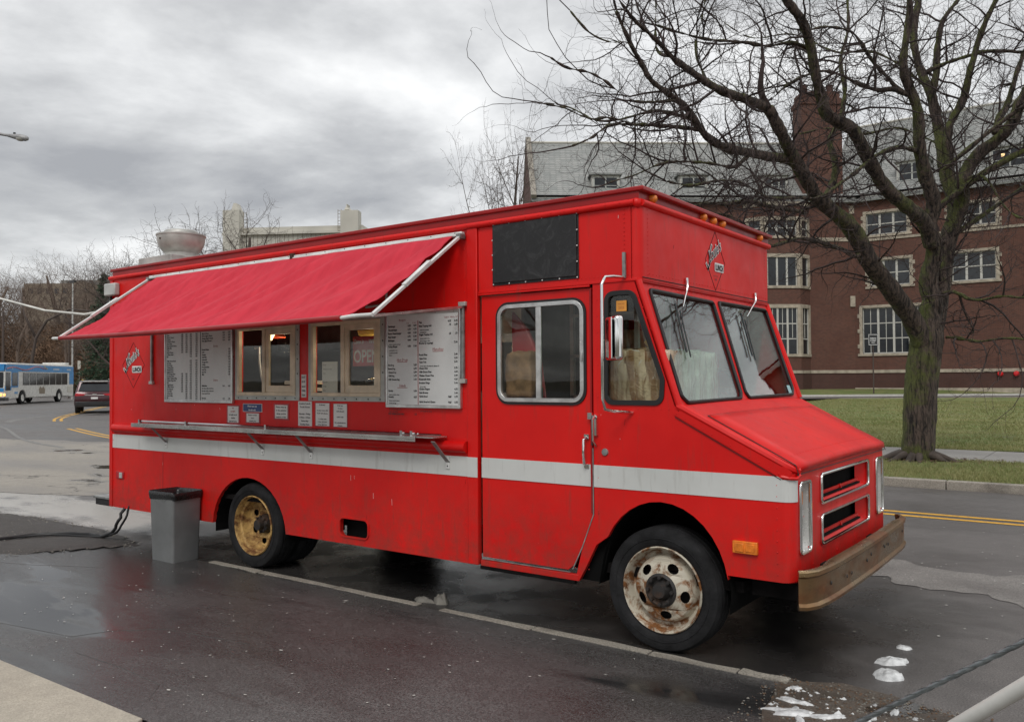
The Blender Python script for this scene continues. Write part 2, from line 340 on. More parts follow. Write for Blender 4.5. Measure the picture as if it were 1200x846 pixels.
# ------------------------------------------------------------------ mesh helpers
class MB:
    def __init__(s): s.v = []; s.f = []; s.mi = []
    def add(s, vs, fs, m=0):
        o = len(s.v); s.v += [tuple(p) for p in vs]; s.f += [tuple(i+o for i in f) for f in fs]; s.mi += [m]*len(fs); return s
    def box(s, x0, x1, y0, y1, z0, z1, m=0):
        vs = [(x, y, z) for x in (x0, x1) for y in (y0, y1) for z in (z0, z1)]
        return s.add(vs, [(0, 1, 3, 2), (4, 6, 7, 5), (0, 4, 5, 1), (2, 3, 7, 6), (0, 2, 6, 4), (1, 5, 7, 3)], m)
    def obox(s, c, size, rot, m=0):
        hx, hy, hz = (q/2 for q in size); c = Vector(c)
        vs = [c + rot @ Vector((x, y, z)) for x in (-hx, hx) for y in (-hy, hy) for z in (-hz, hz)]
        return s.add(vs, [(0, 1, 3, 2), (4, 6, 7, 5), (0, 4, 5, 1), (2, 3, 7, 6), (0, 2, 6, 4), (1, 5, 7, 3)], m)
    def bar(s, a, b, w_, h_, m=0, up=(0, 0, 1)):
        a = Vector(a); b = Vector(b); d = (b-a); L = d.length; d.normalize(); u = Vector(up)
        if abs(d.dot(u)) > .98: u = Vector((1, 0, 0))
        y = u.cross(d).normalized(); z = d.cross(y)
        return s.obox((a+b)/2, (L, w_, h_), Matrix((d, y, z)).transposed(), m)
    def tube(s, pts, r, n=6, m=0, cap=True):
        P = [Vector(p) for p in pts]; k = len(P); o = len(s.v)
        rr = r if isinstance(r, (list, tuple)) else [r]*k
        prev = None
        for i in range(k):
            d = (P[min(i+1, k-1)] - P[max(i-1, 0)])
            if d.length < 1e-9: d = Vector((0, 0, 1))
            d.normalize()
            if prev is None:
                a = Vector((0, 0, 1)) if abs(d.z) < .9 else Vector((1, 0, 0)); x = a.cross(d).normalized()
            else:
                x = prev - d*prev.dot(d)
                if x.length < 1e-6: x = Vector((1, 0, 0)).cross(d)
                x.normalize()
            prev = x; y = d.cross(x)
            for j in range(n):
                t = 2*PI*j/n; q = P[i] + (x*math.cos(t) + y*math.sin(t))*rr[i]; s.v.append((q.x, q.y, q.z))
        for i in range(k-1):
            for j in range(n):
                a = o+i*n+j; b = o+i*n+(j+1) % n; s.f.append((a, b, b+n, a+n)); s.mi.append(m)
        if cap and n > 2:
            s.f.append(tuple(o+j for j in range(n))[::-1]); s.f.append(tuple(o+(k-1)*n+j for j in range(n))); s.mi += [m, m]
        return s
    def lathe(s, prof, c, axis='y', n=24, m=0, close=False):
        o = len(s.v); c = Vector(c)
        for (r, h) in prof:
            for j in range(n):
                t = 2*PI*j/n; a, b = r*math.cos(t), r*math.sin(t)
                p = {'y': (a, h, b), 'x': (h, a, b), 'z': (a, b, h)}[axis]
                s.v.append((c.x+p[0], c.y+p[1], c.z+p[2]))
        k = len(prof); last = k if close else k-1
        for i in range(last):
            for j in range(n):
                a = o+i*n+j; b = o+i*n+(j+1) % n; i2 = (i+1) % k; s.f.append((a, b, o+i2*n+(j+1) % n, o+i2*n+j)); s.mi.append(m)
        return s
    def poly(s, outer, holes, to3, th, m=0, back=True):
        loops = [list(outer)] + [list(h) for h in holes]
        tri = tessellate_polygon([[Vector((p[0], p[1], 0)) for p in lp] for lp in loops])
        flat = [p for lp in loops for p in lp]; F = [Vector(to3(*p)) for p in flat]; th = Vector(th); n = len(F); o = len(s.v)
        s.v += [tuple(p) for p in F] + [tuple(p+th) for p in F]
        for t in tri:
            s.f.append(tuple(o+i for i in t)); s.mi.append(m)
            if back: s.f.append(tuple(o+n+i for i in reversed(t))); s.mi.append(m)
        k = 0
        for lp in loops:
            L = len(lp)
            for i in range(L):
                a = o+k+i; b = o+k+(i+1) % L; s.f.append((a, b, b+n, a+n)); s.mi.append(m)
            k += L
        return s
    def dome(s, c, r, nrm=(0, -1, 0), m=0, n=5):
        N_ = Vector(nrm).normalized(); a = Vector((0, 0, 1)) if abs(N_.z) < .9 else Vector((1, 0, 0)); x = a.cross(N_).normalized(); y = N_.cross(x); c = Vector(c)
        vs = [c+(x*math.cos(2*PI*j/n)+y*math.sin(2*PI*j/n))*r for j in range(n)]
        vs += [c+(x*math.cos(2*PI*j/n)+y*math.sin(2*PI*j/n))*r*.6+N_*r*.55 for j in range(n)]
        fs = [(j, (j+1) % n, n+(j+1) % n, n+j) for j in range(n)] + [tuple(range(n, 2*n))]
        return s.add(vs, fs, m)
    def build(s, name, mats, parent=None, bevel=0, smooth=None, fix=True, loc=None, seg=2):
        me = bpy.data.meshes.new(name); me.from_pydata(s.v, [], s.f)
        if not isinstance(mats, (list, tuple)): mats = [mats]
        for q in mats: me.materials.append(MATS[q])
        me.polygons.foreach_set('material_index', s.mi)
        if fix:
            b = bmesh.new(); b.from_mesh(me); bmesh.ops.recalc_face_normals(b, faces=b.faces); b.to_mesh(me); b.free()
        if smooth is not None:
            me.shade_smooth(); me.set_sharp_from_angle(angle=math.radians(smooth))
        ob = bpy.data.objects.new(name, me); sc.collection.objects.link(ob)
        if parent: ob.parent = parent
        if loc: ob.location = loc
        if bevel:
            bv = ob.modifiers.new('bevel', 'BEVEL'); bv.width = bevel; bv.segments = seg; bv.limit_method = 'ANGLE'; bv.angle_limit = math.radians(40)
            if smooth is None: me.shade_smooth(); me.set_sharp_from_angle(angle=math.radians(40))
        return ob

def tag(o, label, cat, group=None, kind=None):
    o['label'] = label; o['category'] = cat
    if group: o['group'] = group
    if kind: o['kind'] = kind
    return o
def struct(o): o['kind'] = 'structure'; return o
def empty(name, loc, rz=0):
    o = bpy.data.objects.new(name, None); sc.collection.objects.link(o); o.location = loc; o.rotation_euler = (0, 0, rz); o.empty_display_size = .2; return o
def copy_tree(o, parent=None):
    c = o.copy(); sc.collection.objects.link(c); c.parent = parent
    for ch in list(o.children): copy_tree(ch, c)
    return c
def roundpoly(pts, r, n=5):
    out = []; k = len(pts); rs = r if isinstance(r, (list, tuple)) else [r]*k
    for i in range(k):
        p = Vector(pts[i]).to_2d() if len(pts[i]) > 2 else Vector(pts[i]); a = Vector(pts[i-1]); b = Vector(pts[(i+1) % k])
        u = (a-p).normalized(); v = (b-p).normalized(); ang = u.angle(v); t = rs[i]/math.tan(ang/2); c_ = p + (u+v).normalized()*(rs[i]/math.sin(ang/2))
        s_ = p+u*t; e_ = p+v*t; a0 = math.atan2(*(s_-c_).yx); a1 = math.atan2(*(e_-c_).yx); d = (a1-a0+PI) % (2*PI)-PI
        out += [(c_.x+rs[i]*math.cos(a0+d*j/n), c_.y+rs[i]*math.sin(a0+d*j/n)) for j in range(n+1)]
    return out
def rect(x0, x1, z0, z1): return [(x0, z0), (x1, z0), (x1, z1), (x0, z1)]
_tc = {}
def text2d(s, shear=0., bold=0., res=1):
    k = (s, shear, bold, res)
    if k not in _tc:
        cu = bpy.data.curves.new('t', 'FONT'); cu.body = s; cu.size = 1; cu.shear = shear; cu.offset = bold; cu.resolution_u = res; cu.fill_mode = 'FRONT'
        ob = bpy.data.objects.new('t', cu); me = bpy.data.meshes.new_from_object(ob)
        vs = [(v.co.x, v.co.y) for v in me.vertices]; fs = [tuple(p.vertices) for p in me.polygons]
        bpy.data.objects.remove(ob); bpy.data.curves.remove(cu); bpy.data.meshes.remove(me); _tc[k] = (vs, fs)
    return _tc[k]
def put_text(mb, s, to3, x, y, size, width=None, align='l', rot=0., shear=0., bold=0., m=0, sx=1.):
    vs, fs = text2d(s, shear, bold, 4 if size > .04 else 1)
    if not vs: return
    x0 = min(v[0] for v in vs); x1 = max(v[0] for v in vs); w_ = x1-x0 or 1
    kx = (width/w_) if width else size*sx
    ox = {'l': 0, 'c': -.5, 'r': -1}[align]*w_*kx
    ca, sa = math.cos(rot), math.sin(rot); P = []
    for (a, b) in vs:
        a = (a-x0)*kx+ox; b = b*size; P.append(to3(x+a*ca-b*sa, y+a*sa+b*ca))
    mb.add(P, fs, m)
OX, OY = 2.179, -4.503
def G(r, d, z=0.):      # metres to the right of / ahead of the pavement spot where the picture was taken
    return Vector((OX-.5931*d+.8051*r, OY+.8051*d+.5931*r, z))

# ================================================================== FOOD TRUCK
W = 2.24
truck = tag(empty('food_truck', (0, 0, 0)), 'red step-van food truck with white stripe, open awning and menu boards parked at the kerb', 'food truck')
def sy(y=0.): return lambda x, z: (x, y, z)
def arch(cx, cz, rx, rz, a0, a1, n): return [(cx+rx*math.cos(math.radians(a0+(a1-a0)*i/n)), cz+rz*math.sin(math.radians(a0+(a1-a0)*i/n))) for i in range(n+1)]
ZT = 2.69
# --- serving box, kerb side
ar = arch(-3.985, .31, .51, .465, 176, 4, 18)
outl = [(-6.24, .34)] + [(-4.495, .342)] + ar + [(-3.475, .343), (-1.51, .345), (-1.51, ZT), (-6.24, ZT)]
holes = [rect(-4.10, -3.35, 1.50, 2.07), rect(-3.125, -2.365, 1.50, 2.07), roundpoly(rect(-2.82, -2.50, .40, .545), .045)]
b = MB(); b.poly(outl, holes, sy(0), (0, .035, 0)); body = b.build('side_panel', 'paint_red', truck)
body['label'] = 'long red side panel with the serving windows'
b = MB(); a2 = arch(-3.985, .31, .51, .465, 186, -6, 22)
for i in range(len(a2)-1):
    (x0, z0), (x1, z1) = a2[i], a2[i+1]; b.add([(x0, .03, z0), (x1, .03, z1), (x1, .55, z1), (x0, .55, z0)], [(0, 1, 2, 3)])
b.build('wheel_well', 'dark', truck)
b = MB(); rp = roundpoly(rect(-2.82, -2.50, .40, .545), .045); b.tube([(x, -.003, z) for x, z in rp] + [(rp[0][0], -.003, rp[0][1])], .008, 5); b.box(-2.85, -2.47, .10, .12, .38, .57, 1)
b.build('vent_opening', ['paint_red', 'dark'], truck)
b = MB(); b.poly([(-6.24, .3), (-.2, .3), (-.2, ZT), (-6.24, ZT)], [arch(-3.985, .31, .51, .465, 4, 176, 12)], sy(W), (0, -.03, 0)); b.build('side_panel', 'paint_red', truck, fix=True)
b = MB(); b.box(-6.27, -6.235, 0.0, W, .34, ZT); b.build('rear_panel', 'paint_red', truck, bevel=.015)
# pillar, seams, corner mouldings
b = MB(); b.box(-1.515, -1.425, -.014, .03, .347, ZT-.001); b.box(-1.418, -1.408, -.004, .02, 2.205, ZT); b.build('pillar', 'paint_red', truck, bevel=.006)
b = MB(); b.box(-6.272, -6.215, -.008, .002, .34, 2.66); b.box(-5.30, -5.296, -.002, .01, .36, .93, 1); b.build('corner_moulding', ['paint_red', 'black_line'], truck, bevel=.004)
# white band
b = MB()
b.box(-6.245, -1.516, -.004, .001, .942, 1.078); b.box(-1.514, -1.426, -.018, -.0145, .942, 1.078); b.box(-1.405, -.528, .004, .009, .942, 1.078); b.box(-.512, .66, -.004, .001, .942, 1.078)
cp = [(.66+.064*math.sin(t*PI/14), .06-.064*math.cos(t*PI/14)) for t in range(8)]
for i in range(7):
    (x0, y0), (x1, y1) = cp[i], cp[i+1]; z1 = 1.078-.0; b.add([(x0, y0, .942), (x1, y1, .942), (x1, y1, 1.062), (x0, y0, 1.062)], [(0, 1, 2, 3)])
b.build('white_stripe', 'paint_white', truck, smooth=40)
# belt rail under shelf
b = MB(); b.tube([(-6.17, -.012, 1.145), (-1.52, -.012, 1.145)], .042, 10); b.tube([(-6.18, -.003, 1.10), (-1.52, -.003, 1.10)], .012, 6); b.build('rub_rail', 'paint_red', truck, smooth=50)
# roof
b = MB(); b.box(-6.27, -.15, -.012, W+.012, 2.738, 2.768); b.build('roof', 'paint_dark_red', truck, bevel=.008)
b = MB(); b.box(-6.24, -.185, .002, W-.002, ZT-.02, 2.739)
b.build('roof_band', 'paint_dark_red', truck)
b = MB(); b.tube([(-6.27, -.008, 2.672), (-.21, -.008, 2.672)], .022, 8); b.tube([(-.176, .02, 2.672), (-.176, W-.02, 2.672)], .022, 8)
b.dome((-.20, .012, 2.672), .034, (.7, -.7, 0), n=8); b.tube([(-6.262, 0, 2.672), (-6.262, W, 2.672)], .022, 8)
b.build('drip_rail', 'paint_red', truck, smooth=60)
# --- cab upper part
b = MB(); ins = [(-1.42, 2.205), (-.24, 2.205), (-.24, ZT), (-1.42, ZT)]
b.poly(ins, [], sy(0), (0, .03, 0)); b.build('cab_side_panel', 'paint_red', truck)
b = MB(); b.box(-.21, -.18, .055, W-.055, 2.205, ZT)
for (yc, s) in ((.055, 1), (W-.055, -1)):
    cpts = [(-.235+.055*math.sin(t*PI/12), yc - s*.055*math.cos(t*PI/12)) for t in range(7)]
    for i in range(6):
        (x0, y0), (x1, y1) = cpts[i], cpts[i+1]; b.add([(x0, y0, 2.205), (x1, y1, 2.205), (x1, y1, ZT), (x0, y0, ZT)], [(0, 1, 2, 3)])
b.box(-.25, -.185, .01, W-.01, 2.195, 2.21); b.build('visor_panel', 'paint_red', truck, smooth=35)
b = MB(); b.box(-1.42, -.2, -.006, .0, 2.198, 2.215); b.box(-1.42, -.53, -.012, 0.004, 2.183, 2.196); b.build('door_header', 'paint_red', truck, bevel=.003)
b = MB(); b.tube([(-.178, .03, 2.222), (-.178, W-.03, 2.222)], .003, 4); b.build('visor_seam', 'black_line', truck)
# --- door
dw = roundpoly([(-1.262, 1.458), (-.578, 1.458), (-.578, 2.112), (-1.262, 2.112)], .085, 6)
do = [(-1.402, .405), (-.715, .405), (-.668, .44), (-.60, .585), (-.528, .77), (-.528, 2.178), (-1.402, 2.178)]
b = MB(); b.poly(do, [dw], sy(.010), (0, .03, 0)); door = b.build('door', 'paint_red', truck)
def inset(poly, d):
    c = Vector((sum(p[0] for p in poly)/len(poly), sum(p[1] for p in poly)/len(poly))); out = []
    k = len(poly)
    for i in range(k):
        a = Vector(poly[i-1]); q = Vector(poly[i]); e_ = Vector(poly[(i+1) % k]); t = (e_-a).normalized(); n_ = Vector((-t.y, t.x))
        if n_.dot(c-q) < 0: n_ = -n_
        out.append(tuple(q+n_*d))
    return out
b = MB(); b.poly(inset(dw, -.014), [inset(dw, .004)], sy(.001), (0, .012, 0)); b.build('window_gasket', 'gasket', door)
b = MB(); b.poly(inset(dw, .002), [inset(dw, .030)], sy(-.006), (0, .022, 0)); b.box(-.945, -.905, -.004, .014, 1.475, 2.095); b.box(-.60, -.585, -.012, 0, 1.72, 1.78); b.build('window_frame', 'aluminium', door, bevel=.003)
b = MB(); b.box(-1.24, -.93, .014, .018, 1.48, 2.09); b.build('pane', 'glass_tint', door); b = MB(); b.box(-.93, -.60, .006, .010, 1.48, 2.09); b.build('pane', 'glass_tint', door)
b = MB(); b.tube([(-.565, .01, 1.25), (-.565, -.035, 1.235), (-.565, -.04, 1.15), (-.565, -.03, 1.085), (-.565, .01, 1.07)], .009, 8); b.box(-.582, -.548, -.003, .01, 1.055, 1.08); b.box(-.582, -.548, -.003, .01, 1.235, 1.265); b.build('handle', 'chrome', door, smooth=50)
b = MB(); b.box(-.534, -.522, -.004, .012, .78, 2.17); b.build('door_edge', 'paint_dark_red', door)
b = MB()
for p, q2 in (((-.517, .0, 1.18), (-.517, .0, .77)), ((-.517, 0, .77), (-.60, 0, .56)), ((-.60, 0, .56), (-.672, 0, .415)), ((-.69, 0, .395), (-1.40, 0, .395))): b.bar((p[0], -.002, p[2]), (q2[0], -.002, q2[2]), .004, .006, 0)
b.build('door_trim', 'galvanised', truck)
b = MB(); b.box(-.512, -.478, -.018, .0, 1.26, 1.385); b.tube([(-.495, -.01, 1.385), (-.492, -.045, 1.36), (-.49, -.045, 1.23), (-.49, -.01, 1.20)], .008, 8); b.box(-.545, -.515, -.02, .0, 1.36, 1.40); b.build('grab_handle', 'chrome', truck, smooth=40)
b = MB(); b.box(-.524, -.512, -.01, .01, 1.20, 1.36); b.build('hinge_gap', 'black_plastic', truck)
b = MB(); b.lathe([(0, -.012), (.02, -.010), (.024, -.002), (.024, .0)], (-.432, 0, 1.16), 'y', 12); b.build('fuel_cap', 'galvanised', truck, smooth=40)
b = MB(); b.box(-1.41, -.63, -.004, .03, .345, .385); b.box(-1.42, -.66, .0, .03, .32, .345, 1); b.build('door_sill', ['paint_red', 'underbody'], truck, bevel=.003)
# --- quarter panel
qw = roundpoly([(-.395, 1.462), (-.045, 1.462), (-.035, 1.60), (-.228, 2.135), (-.415, 2.135), (-.425, 1.50)], [.05, .05, .05, .06, .05, .05], 5)
qp = [(-.512, 2.203), (-.205, 2.203), (.058, 1.452), (.058, 1.392), (.66, 1.085), (.66, .51), (.348, .51)] + arch(-.06, .40, .415, .485, 10, 150, 14)[0:] + [(-.50, .585), (-.575, .44), (-.63, .345), (-.655, .345), (-.60, .56), (-.512, .77)]
b = MB(); b.poly(qp, [qw], sy(0), (0, .03, 0)); qpan = b.build('quarter_panel', 'paint_red', truck)
b = MB(); b.poly(inset(qw, -.012), [inset(qw, .018)], sy(-.009), (0, .02, 0)); b.build('window_gasket', 'gasket', qpan, bevel=.004)
b = MB(); b.poly(inset(qw, .005), [], sy(.008), (0, .004, 0)); b.build('pane', 'glass_tint', qpan)
b = MB(); a2 = arch(-.06, .40, .415, .485, -14, 165, 20) + [(-.50, .34)]
for i in range(len(a2)-1):
    (x0, z0), (x1, z1) = a2[i], a2[i+1]; b.add([(x0, .028, z0), (x1, .028, z1), (x1, .6, z1), (x0, .6, z0)], [(0, 1, 2, 3)])
b.poly([(-.66, .345), (-.5, .60), (-.42, .66), (-.50, .345)], [], sy(.06), (0, .02, 0)); b.build('wheel_well', 'dark', truck)
# --- nose: corner, fascia, fender, hood
fy0, fy1 = .06, 1.98
lamp_y = ((.085, .265), (1.765, 1.945))
gr = ((.47, 1.54, .885, 1.05), (.47, 1.54, .65, .815))
b = MB(); to = lambda y, z: (.72, y, z)
lh = [roundpoly(rect(a, c, .655, 1.04), .025, 3) for a, c in lamp_y]; gh = [roundpoly(rect(*g), .025, 3) for g in gr]
b.poly(rect(fy0, fy1, .525, 1.105), lh+gh, to, (-.02, 0, 0)); fas = b.build('front_panel', 'paint_red', truck)
for y0, sg in ((.06, 1), (1.98, -1)):
    b = MB(); cp = [(.66+.06*math.sin(t*PI/16), y0-sg*.06*math.cos(t*PI/16)) for t in range(9)]
    for i in range(8):
        (x0, ya), (x1, yb) = cp[i], cp[i+1]; b.add([(x0, ya, .51), (x1, yb, .51+.015*(i+1)/8), (x1, yb, 1.10), (x0, ya, 1.09)], [(0, 1, 2, 3)])
    b.build('corner_panel', 'paint_red', truck, smooth=60)
b = MB(); b.poly([(-.2, 2.2), (.06, 1.45), (.66, 1.10), (.66, .51), (.3, .51), (.2, .75), (-.1, .88), (-.4, .75), (-.55, .345), (-.6, .345), (-.6, 2.2)], [], lambda x, z: (x, W-.01-.3*max(0, x), z), (0, -.02, 0)); b.build('side_panel', 'paint_red', truck)
# hood surface
def hz(x, y):      # height of the sloping hood sheet
    t = (x-.06)/.66; c = 1-((y-1.02)/1.0)**2
    return 1.452 - .315*t + .012*c - .02*max(0, t-.9)*10*.1
def sheet(xa, xb, ya0, yb0, ya1, yb1, n, mk, dz=0, thick=.012, lip=0):
    b = MB(); V = []; rows = []
    for i in range(n+1):
        t = i/n; x = xa+(xb-xa)*t; y0 = ya0+(ya1-ya0)*t; y1 = yb0+(yb1-yb0)*t
        rows.append([(x, y0+(y1-y0)*j/n, hz(x, y0+(y1-y0)*j/n)+dz) for j in range(n+1)])
    if lip:
        for k_, (dx, d_) in enumerate(((.012, -.008), (.018, -.022), (.018, -lip))): rows.append([(p[0]+dx, p[1], p[2]+d_) for p in rows[n]])
    k = n+1; vs = [p for r in rows for p in r]; fs = [(i*k+j, i*k+j+1, (i+1)*k+j+1, (i+1)*k+j) for i in range(len(rows)-1) for j in range(n)]
    b.add(vs, fs); return b
cowl = sheet(.055, .72, 0.0, W, .03, 2.01, 10, 0); o = cowl.build('cowl', 'paint_red', truck, smooth=50)
b = sheet(.205, .715, .11, 2.05, .045, 1.995, 10, 0, .010, lip=.048); o = b.build('hood', 'paint_red', truck, smooth=50); so = o.modifiers.new('s', 'SOLIDIFY'); so.thickness = .010
b = MB()
for a_, c_ in (((.198, .10), (.722, .038)), ((.198, 2.06), (.722, 2.0))): b.tube([(a_[0], a_[1], hz(*a_)+.004), (c_[0], c_[1], hz(*c_)+.004), (.738, c_[1], hz(*c_)-.05)], .0028, 4)
b.tube([(.198, y, hz(.198, y)+.004) for y in (.10, .5, 1, 1.5, 2.06)], .0028, 4); b.tube([(.728, .04, 1.088), (.728, 2.0, 1.088)], .003, 4); b.build('hood_seam', 'black_line', truck)
b = MB(); b.poly([(.03, 1.40), (.075, 1.425), (.66, 1.145), (.715, 1.105), (.70, 1.068), (.655, 1.070)], [], sy(-.006), (0, .004, 0)); b.tube([(.05, .012, 1.448), (.10, .01, 1.425), (.66, .012, 1.142), (.70, .03, 1.118), (.722, .075, 1.105)], .022, 8)
b.tube([(.655, -.004, 1.078), (.70, .0, 1.072), (.728, .03, 1.068), (.732, .07, 1.085)], .010, 6)
b.build('fender_flange', 'paint_red', truck, smooth=40)
b = MB(); b.bar((.04, -.005, 1.385), (.655, -.005, 1.062), .003, .003); b.build('fender_seam', 'black_line', truck)
b = MB()
for dy in (0, .028): b.bar((.25, .155+dy, hz(.25, .15)+.003), (.40, .135+dy, hz(.40, .15)+.003), .008, .004)
b.build('hood_louvre', 'black_line', truck)
b = MB(); b.box(.60, .64, .3, 1.7, .55, 1.06); b.box(.45, .63, .05, .44, .60, 1.06); b.box(.45, .63, 1.56, 2.0, .60, 1.06); b.build('radiator_core', 'dark', truck)
# grilles
for g in gr:
    y0, y1, z0, z1 = g; b = MB(); rp = roundpoly(rect(y0, y1, z0, z1), .025, 4)
    b.tube([(.727, y, z) for y, z in rp+[rp[0], rp[1]]], .011, 6); gq = b.build('grille_frame', 'chrome', truck, smooth=60)
    b = MB(); A = [(.715, y0, z0), (.715, y1, z0), (.715, y1, z1), (.715, y0, z1)]; B = [(.668, y0+.06, z0+.046), (.668, y1-.11, z0+.046), (.668, y1-.11, z1-.006), (.668, y0+.06, z1-.006)]
    b.add(A+B, [(i, (i+1) % 4, (i+1) % 4+4, i+4) for i in range(4)]); b.build('grille_funnel', 'paint_red', gq)
    b = MB(); b.bar((.694, y0+.09, z0+.026), (.694, y1-.12, z0+.026), .020, .010, 1); b.bar((.682, y0+.06, z0+.044), (.682, y1-.10, z0+.044), .008, .012, 0); b.bar((.697, (y0+y1)/2, z0+.012), (.682, (y0+y1)/2, z0+.055), .010, .012, 0)
    b.build('grille_bar', ['paint_red', 'dark'], gq)
for a, c in lamp_y:
    rp = roundpoly(rect(a, c, .655, 1.04), .025, 4); b = MB(); b.tube([(.727, y, z) for y, z in rp+[rp[0], rp[1]]], .010, 6)
    hl = b.build('headlight', 'chrome', truck, smooth=60); m_ = (a+c)/2
    b = MB(); A = [(.72, a, .66), (.72, c, .66), (.72, c, 1.035), (.72, a, 1.035)]; B = [(.66, a+.02, .70), (.66, c-.02, .70), (.66, c-.02, 1.0), (.66, a+.02, 1.0)]
    b.add(A+B, [(i, (i+1) % 4, (i+1) % 4+4, i+4) for i in range(4)]+[(4, 5, 6, 7)]); b.build('bezel', 'lamp_silver', hl)
    b = MB(); b.lathe([(0, .045), (.03, .042), (.060, .028), (.068, .0)], (.662, m_, .80), 'x', 18); b.build('lens', 'glass', hl, smooth=60)
    b = MB(); b.lathe([(.068, .0), (.074, .01), (.068, .03)], (.662, m_, .80), 'x', 18); b.build('lens_ring', 'chrome', hl, smooth=60)
    b = MB(); b.box(.662, .70, m_-.05, m_+.05, .90, .985); b.build('turn_lamp', 'amber', hl, bevel=.01)
b = MB(); b.box(.385, .525, -.022, .0, .645, .712); b.box(.40, .45, -.028, -.02, .655, .702); b.box(.46, .51, -.026, -.02, .657, .70); b.build('side_marker', 'amber', truck, bevel=.006)
# bumper
bp = [(.765, -.075), (.80, -.055), (.835, .02), (.852, .15), (.862, .30), (.870, .7), (.873, 1.06), (.870, 1.42), (.862, 1.85), (.852, 2.0), (.835, 2.12), (.80, 2.19), (.765, 2.20)]
sec = [(-.055, .600), (-.012, .602), (.006, .592), (.008, .572), (-.004, .560), (-.006, .43), (.008, .415), (.006, .398), (-.012, .390), (-.03, .392), (-.03, .41), (-.018, .43), (-.018, .56), (-.055, .585)]
b = MB(); k = len(sec); vs = []
for i, (x, y) in enumerate(bp):
    a_ = Vector(bp[max(i-1, 0)]); c_ = Vector(bp[min(i+1, len(bp)-1)]); t = (c_-a_).normalized(); n_ = Vector((t.y, -t.x))
    for (d_, z) in sec:
        d2 = d_ if .15 < y < 2.0 or d_ > -.05 else -.03
        vs.append((x+n_.x*d2, y+n_.y*d2, z))
fs = [(i*k+j, i*k+(j+1) % k, (i+1)*k+(j+1) % k, (i+1)*k+j) for i in range(len(bp)-1) for j in range(k)]
b.add(vs, fs+[tuple(range(k)), tuple((len(bp)-1)*k+j for j in range(k))]); bum = b.build('bumper', 'bumper_rust', truck, smooth=40)
b = MB()
for y, z in ((.20, .50), (.45, .49), (.55, .49), (1.35, .51), (1.45, .51), (1.95, .52), (.9, .5), (1.0, .52)): b.lathe([(0, .006), (.009, .004), (.011, 0)], (.868 if .3 < y < 1.8 else .852, y, z), 'x', 8)
b.build('bumper_bolt', 'hub_black', bum)['kind'] = 'stuff'
b = MB(); b.box(.55, .83, .45, .55, .44, .54); b.box(.55, .83, 1.5, 1.6, .44, .54); b.box(.45, .76, .1, 1.95, .40, .50); b.build('frame_horn', 'underbody', truck)
# windshield
WP0, WP1 = Vector((-.2, 0, 2.203)), Vector((.058, 0, 1.452))
def wp(y, s, off=0.): p = WP0.lerp(WP1, s); return (p.x+.944*off, y, p.z+.325*off)
gl_ = roundpoly([(.115, .07), (.075, .93), (.135, .985), (.98, .975), (1.02, .92), (1.075, .085)], [.03, .04, .04, .04, .04, .03], 4)
gr_ = roundpoly([(1.175, .075), (1.10, .92), (1.14, .975), (2.06, .965), (2.12, .90), (2.14, .07)], [.03, .04, .04, .04, .04, .03], 4)
b = MB(); b.poly([(.0, 0), (W, 0), (W-.02, 1), (.0, 1)], [gl_, gr_], lambda y, s: wp(y, s, 0), (-.02, 0, -.007)); wsf = b.build('windshield_frame', 'paint_red', truck)
for g in (gl_, gr_):
    b = MB(); b.tube([wp(y, s, .004) for y, s in g+[g[0], g[1]]], .013, 6); gg = b.build('windshield_gasket', 'gasket', truck, smooth=60)
    b = MB(); b.poly(g, [], lambda y, s: wp(y, s, -.004), (-.004, 0, -.001)); b.build('windshield_pane', 'windshield', gg)
for y in (.015, W-.02): b = MB(); b.tube([wp(y, t/8, .0) for t in range(9)], .022, 8); b.build('windshield_post', 'paint_red', truck, smooth=60)
for (y0, y1, s0) in ((.63, .50, .16), (1.88, 1.62, .2)):
    b = MB(); b.tube([(-.17, y0, 2.27), (-.165, y0, 2.21), (-.15, (y0+y1)/2, 2.14), (-.135, y1, 2.07)], [.012, .009, .006, .004], 6); wpz = b.build('wiper', 'chrome', truck, smooth=60)
    b = MB(); b.bar(wp(y1-.10, .16, .016), wp(y1-.17, .58, .016), .010, .010); b.bar(wp(y1-.06, .22, .014), wp(y1-.13, .62, .014), .006, .008); b.bar((-.135, y1, 2.07), wp(y1-.16, .4, .024), .005, .005); b.build('wiper_blade', 'black_plastic', wpz)
b = MB(); b.poly(rect(2.0, 2.07, .87, .96), [], lambda y, s: wp(y, s, .004), (.001, 0, 0)); b.build('windshield_sticker', 'sticker_teal', truck)
b = MB(); b.box(-.345, -.275, -.0, .003, 2.02, 2.085); b.build('window_sticker', 'sticker_orange', truck)
b = MB(); put_text(b, 'INSPECTED', sy(-.001), -.31, 2.062, .009, None, 'c'); put_text(b, '2022', sy(-.001), -.31, 2.035, .02, None, 'c'); b.build('sticker_lettering', 'ink_red', truck)
# marker lamps on the roof edge
for y in (.17, .93, 1.10, 1.26, 2.02):
    b = MB(); b.lathe([(0, .036), (.016, .034), (.028, .022), (.032, .0)], (-.186, y, 2.717), 'x', 10); b.build('marker_lamp', 'amber', truck, smooth=60)
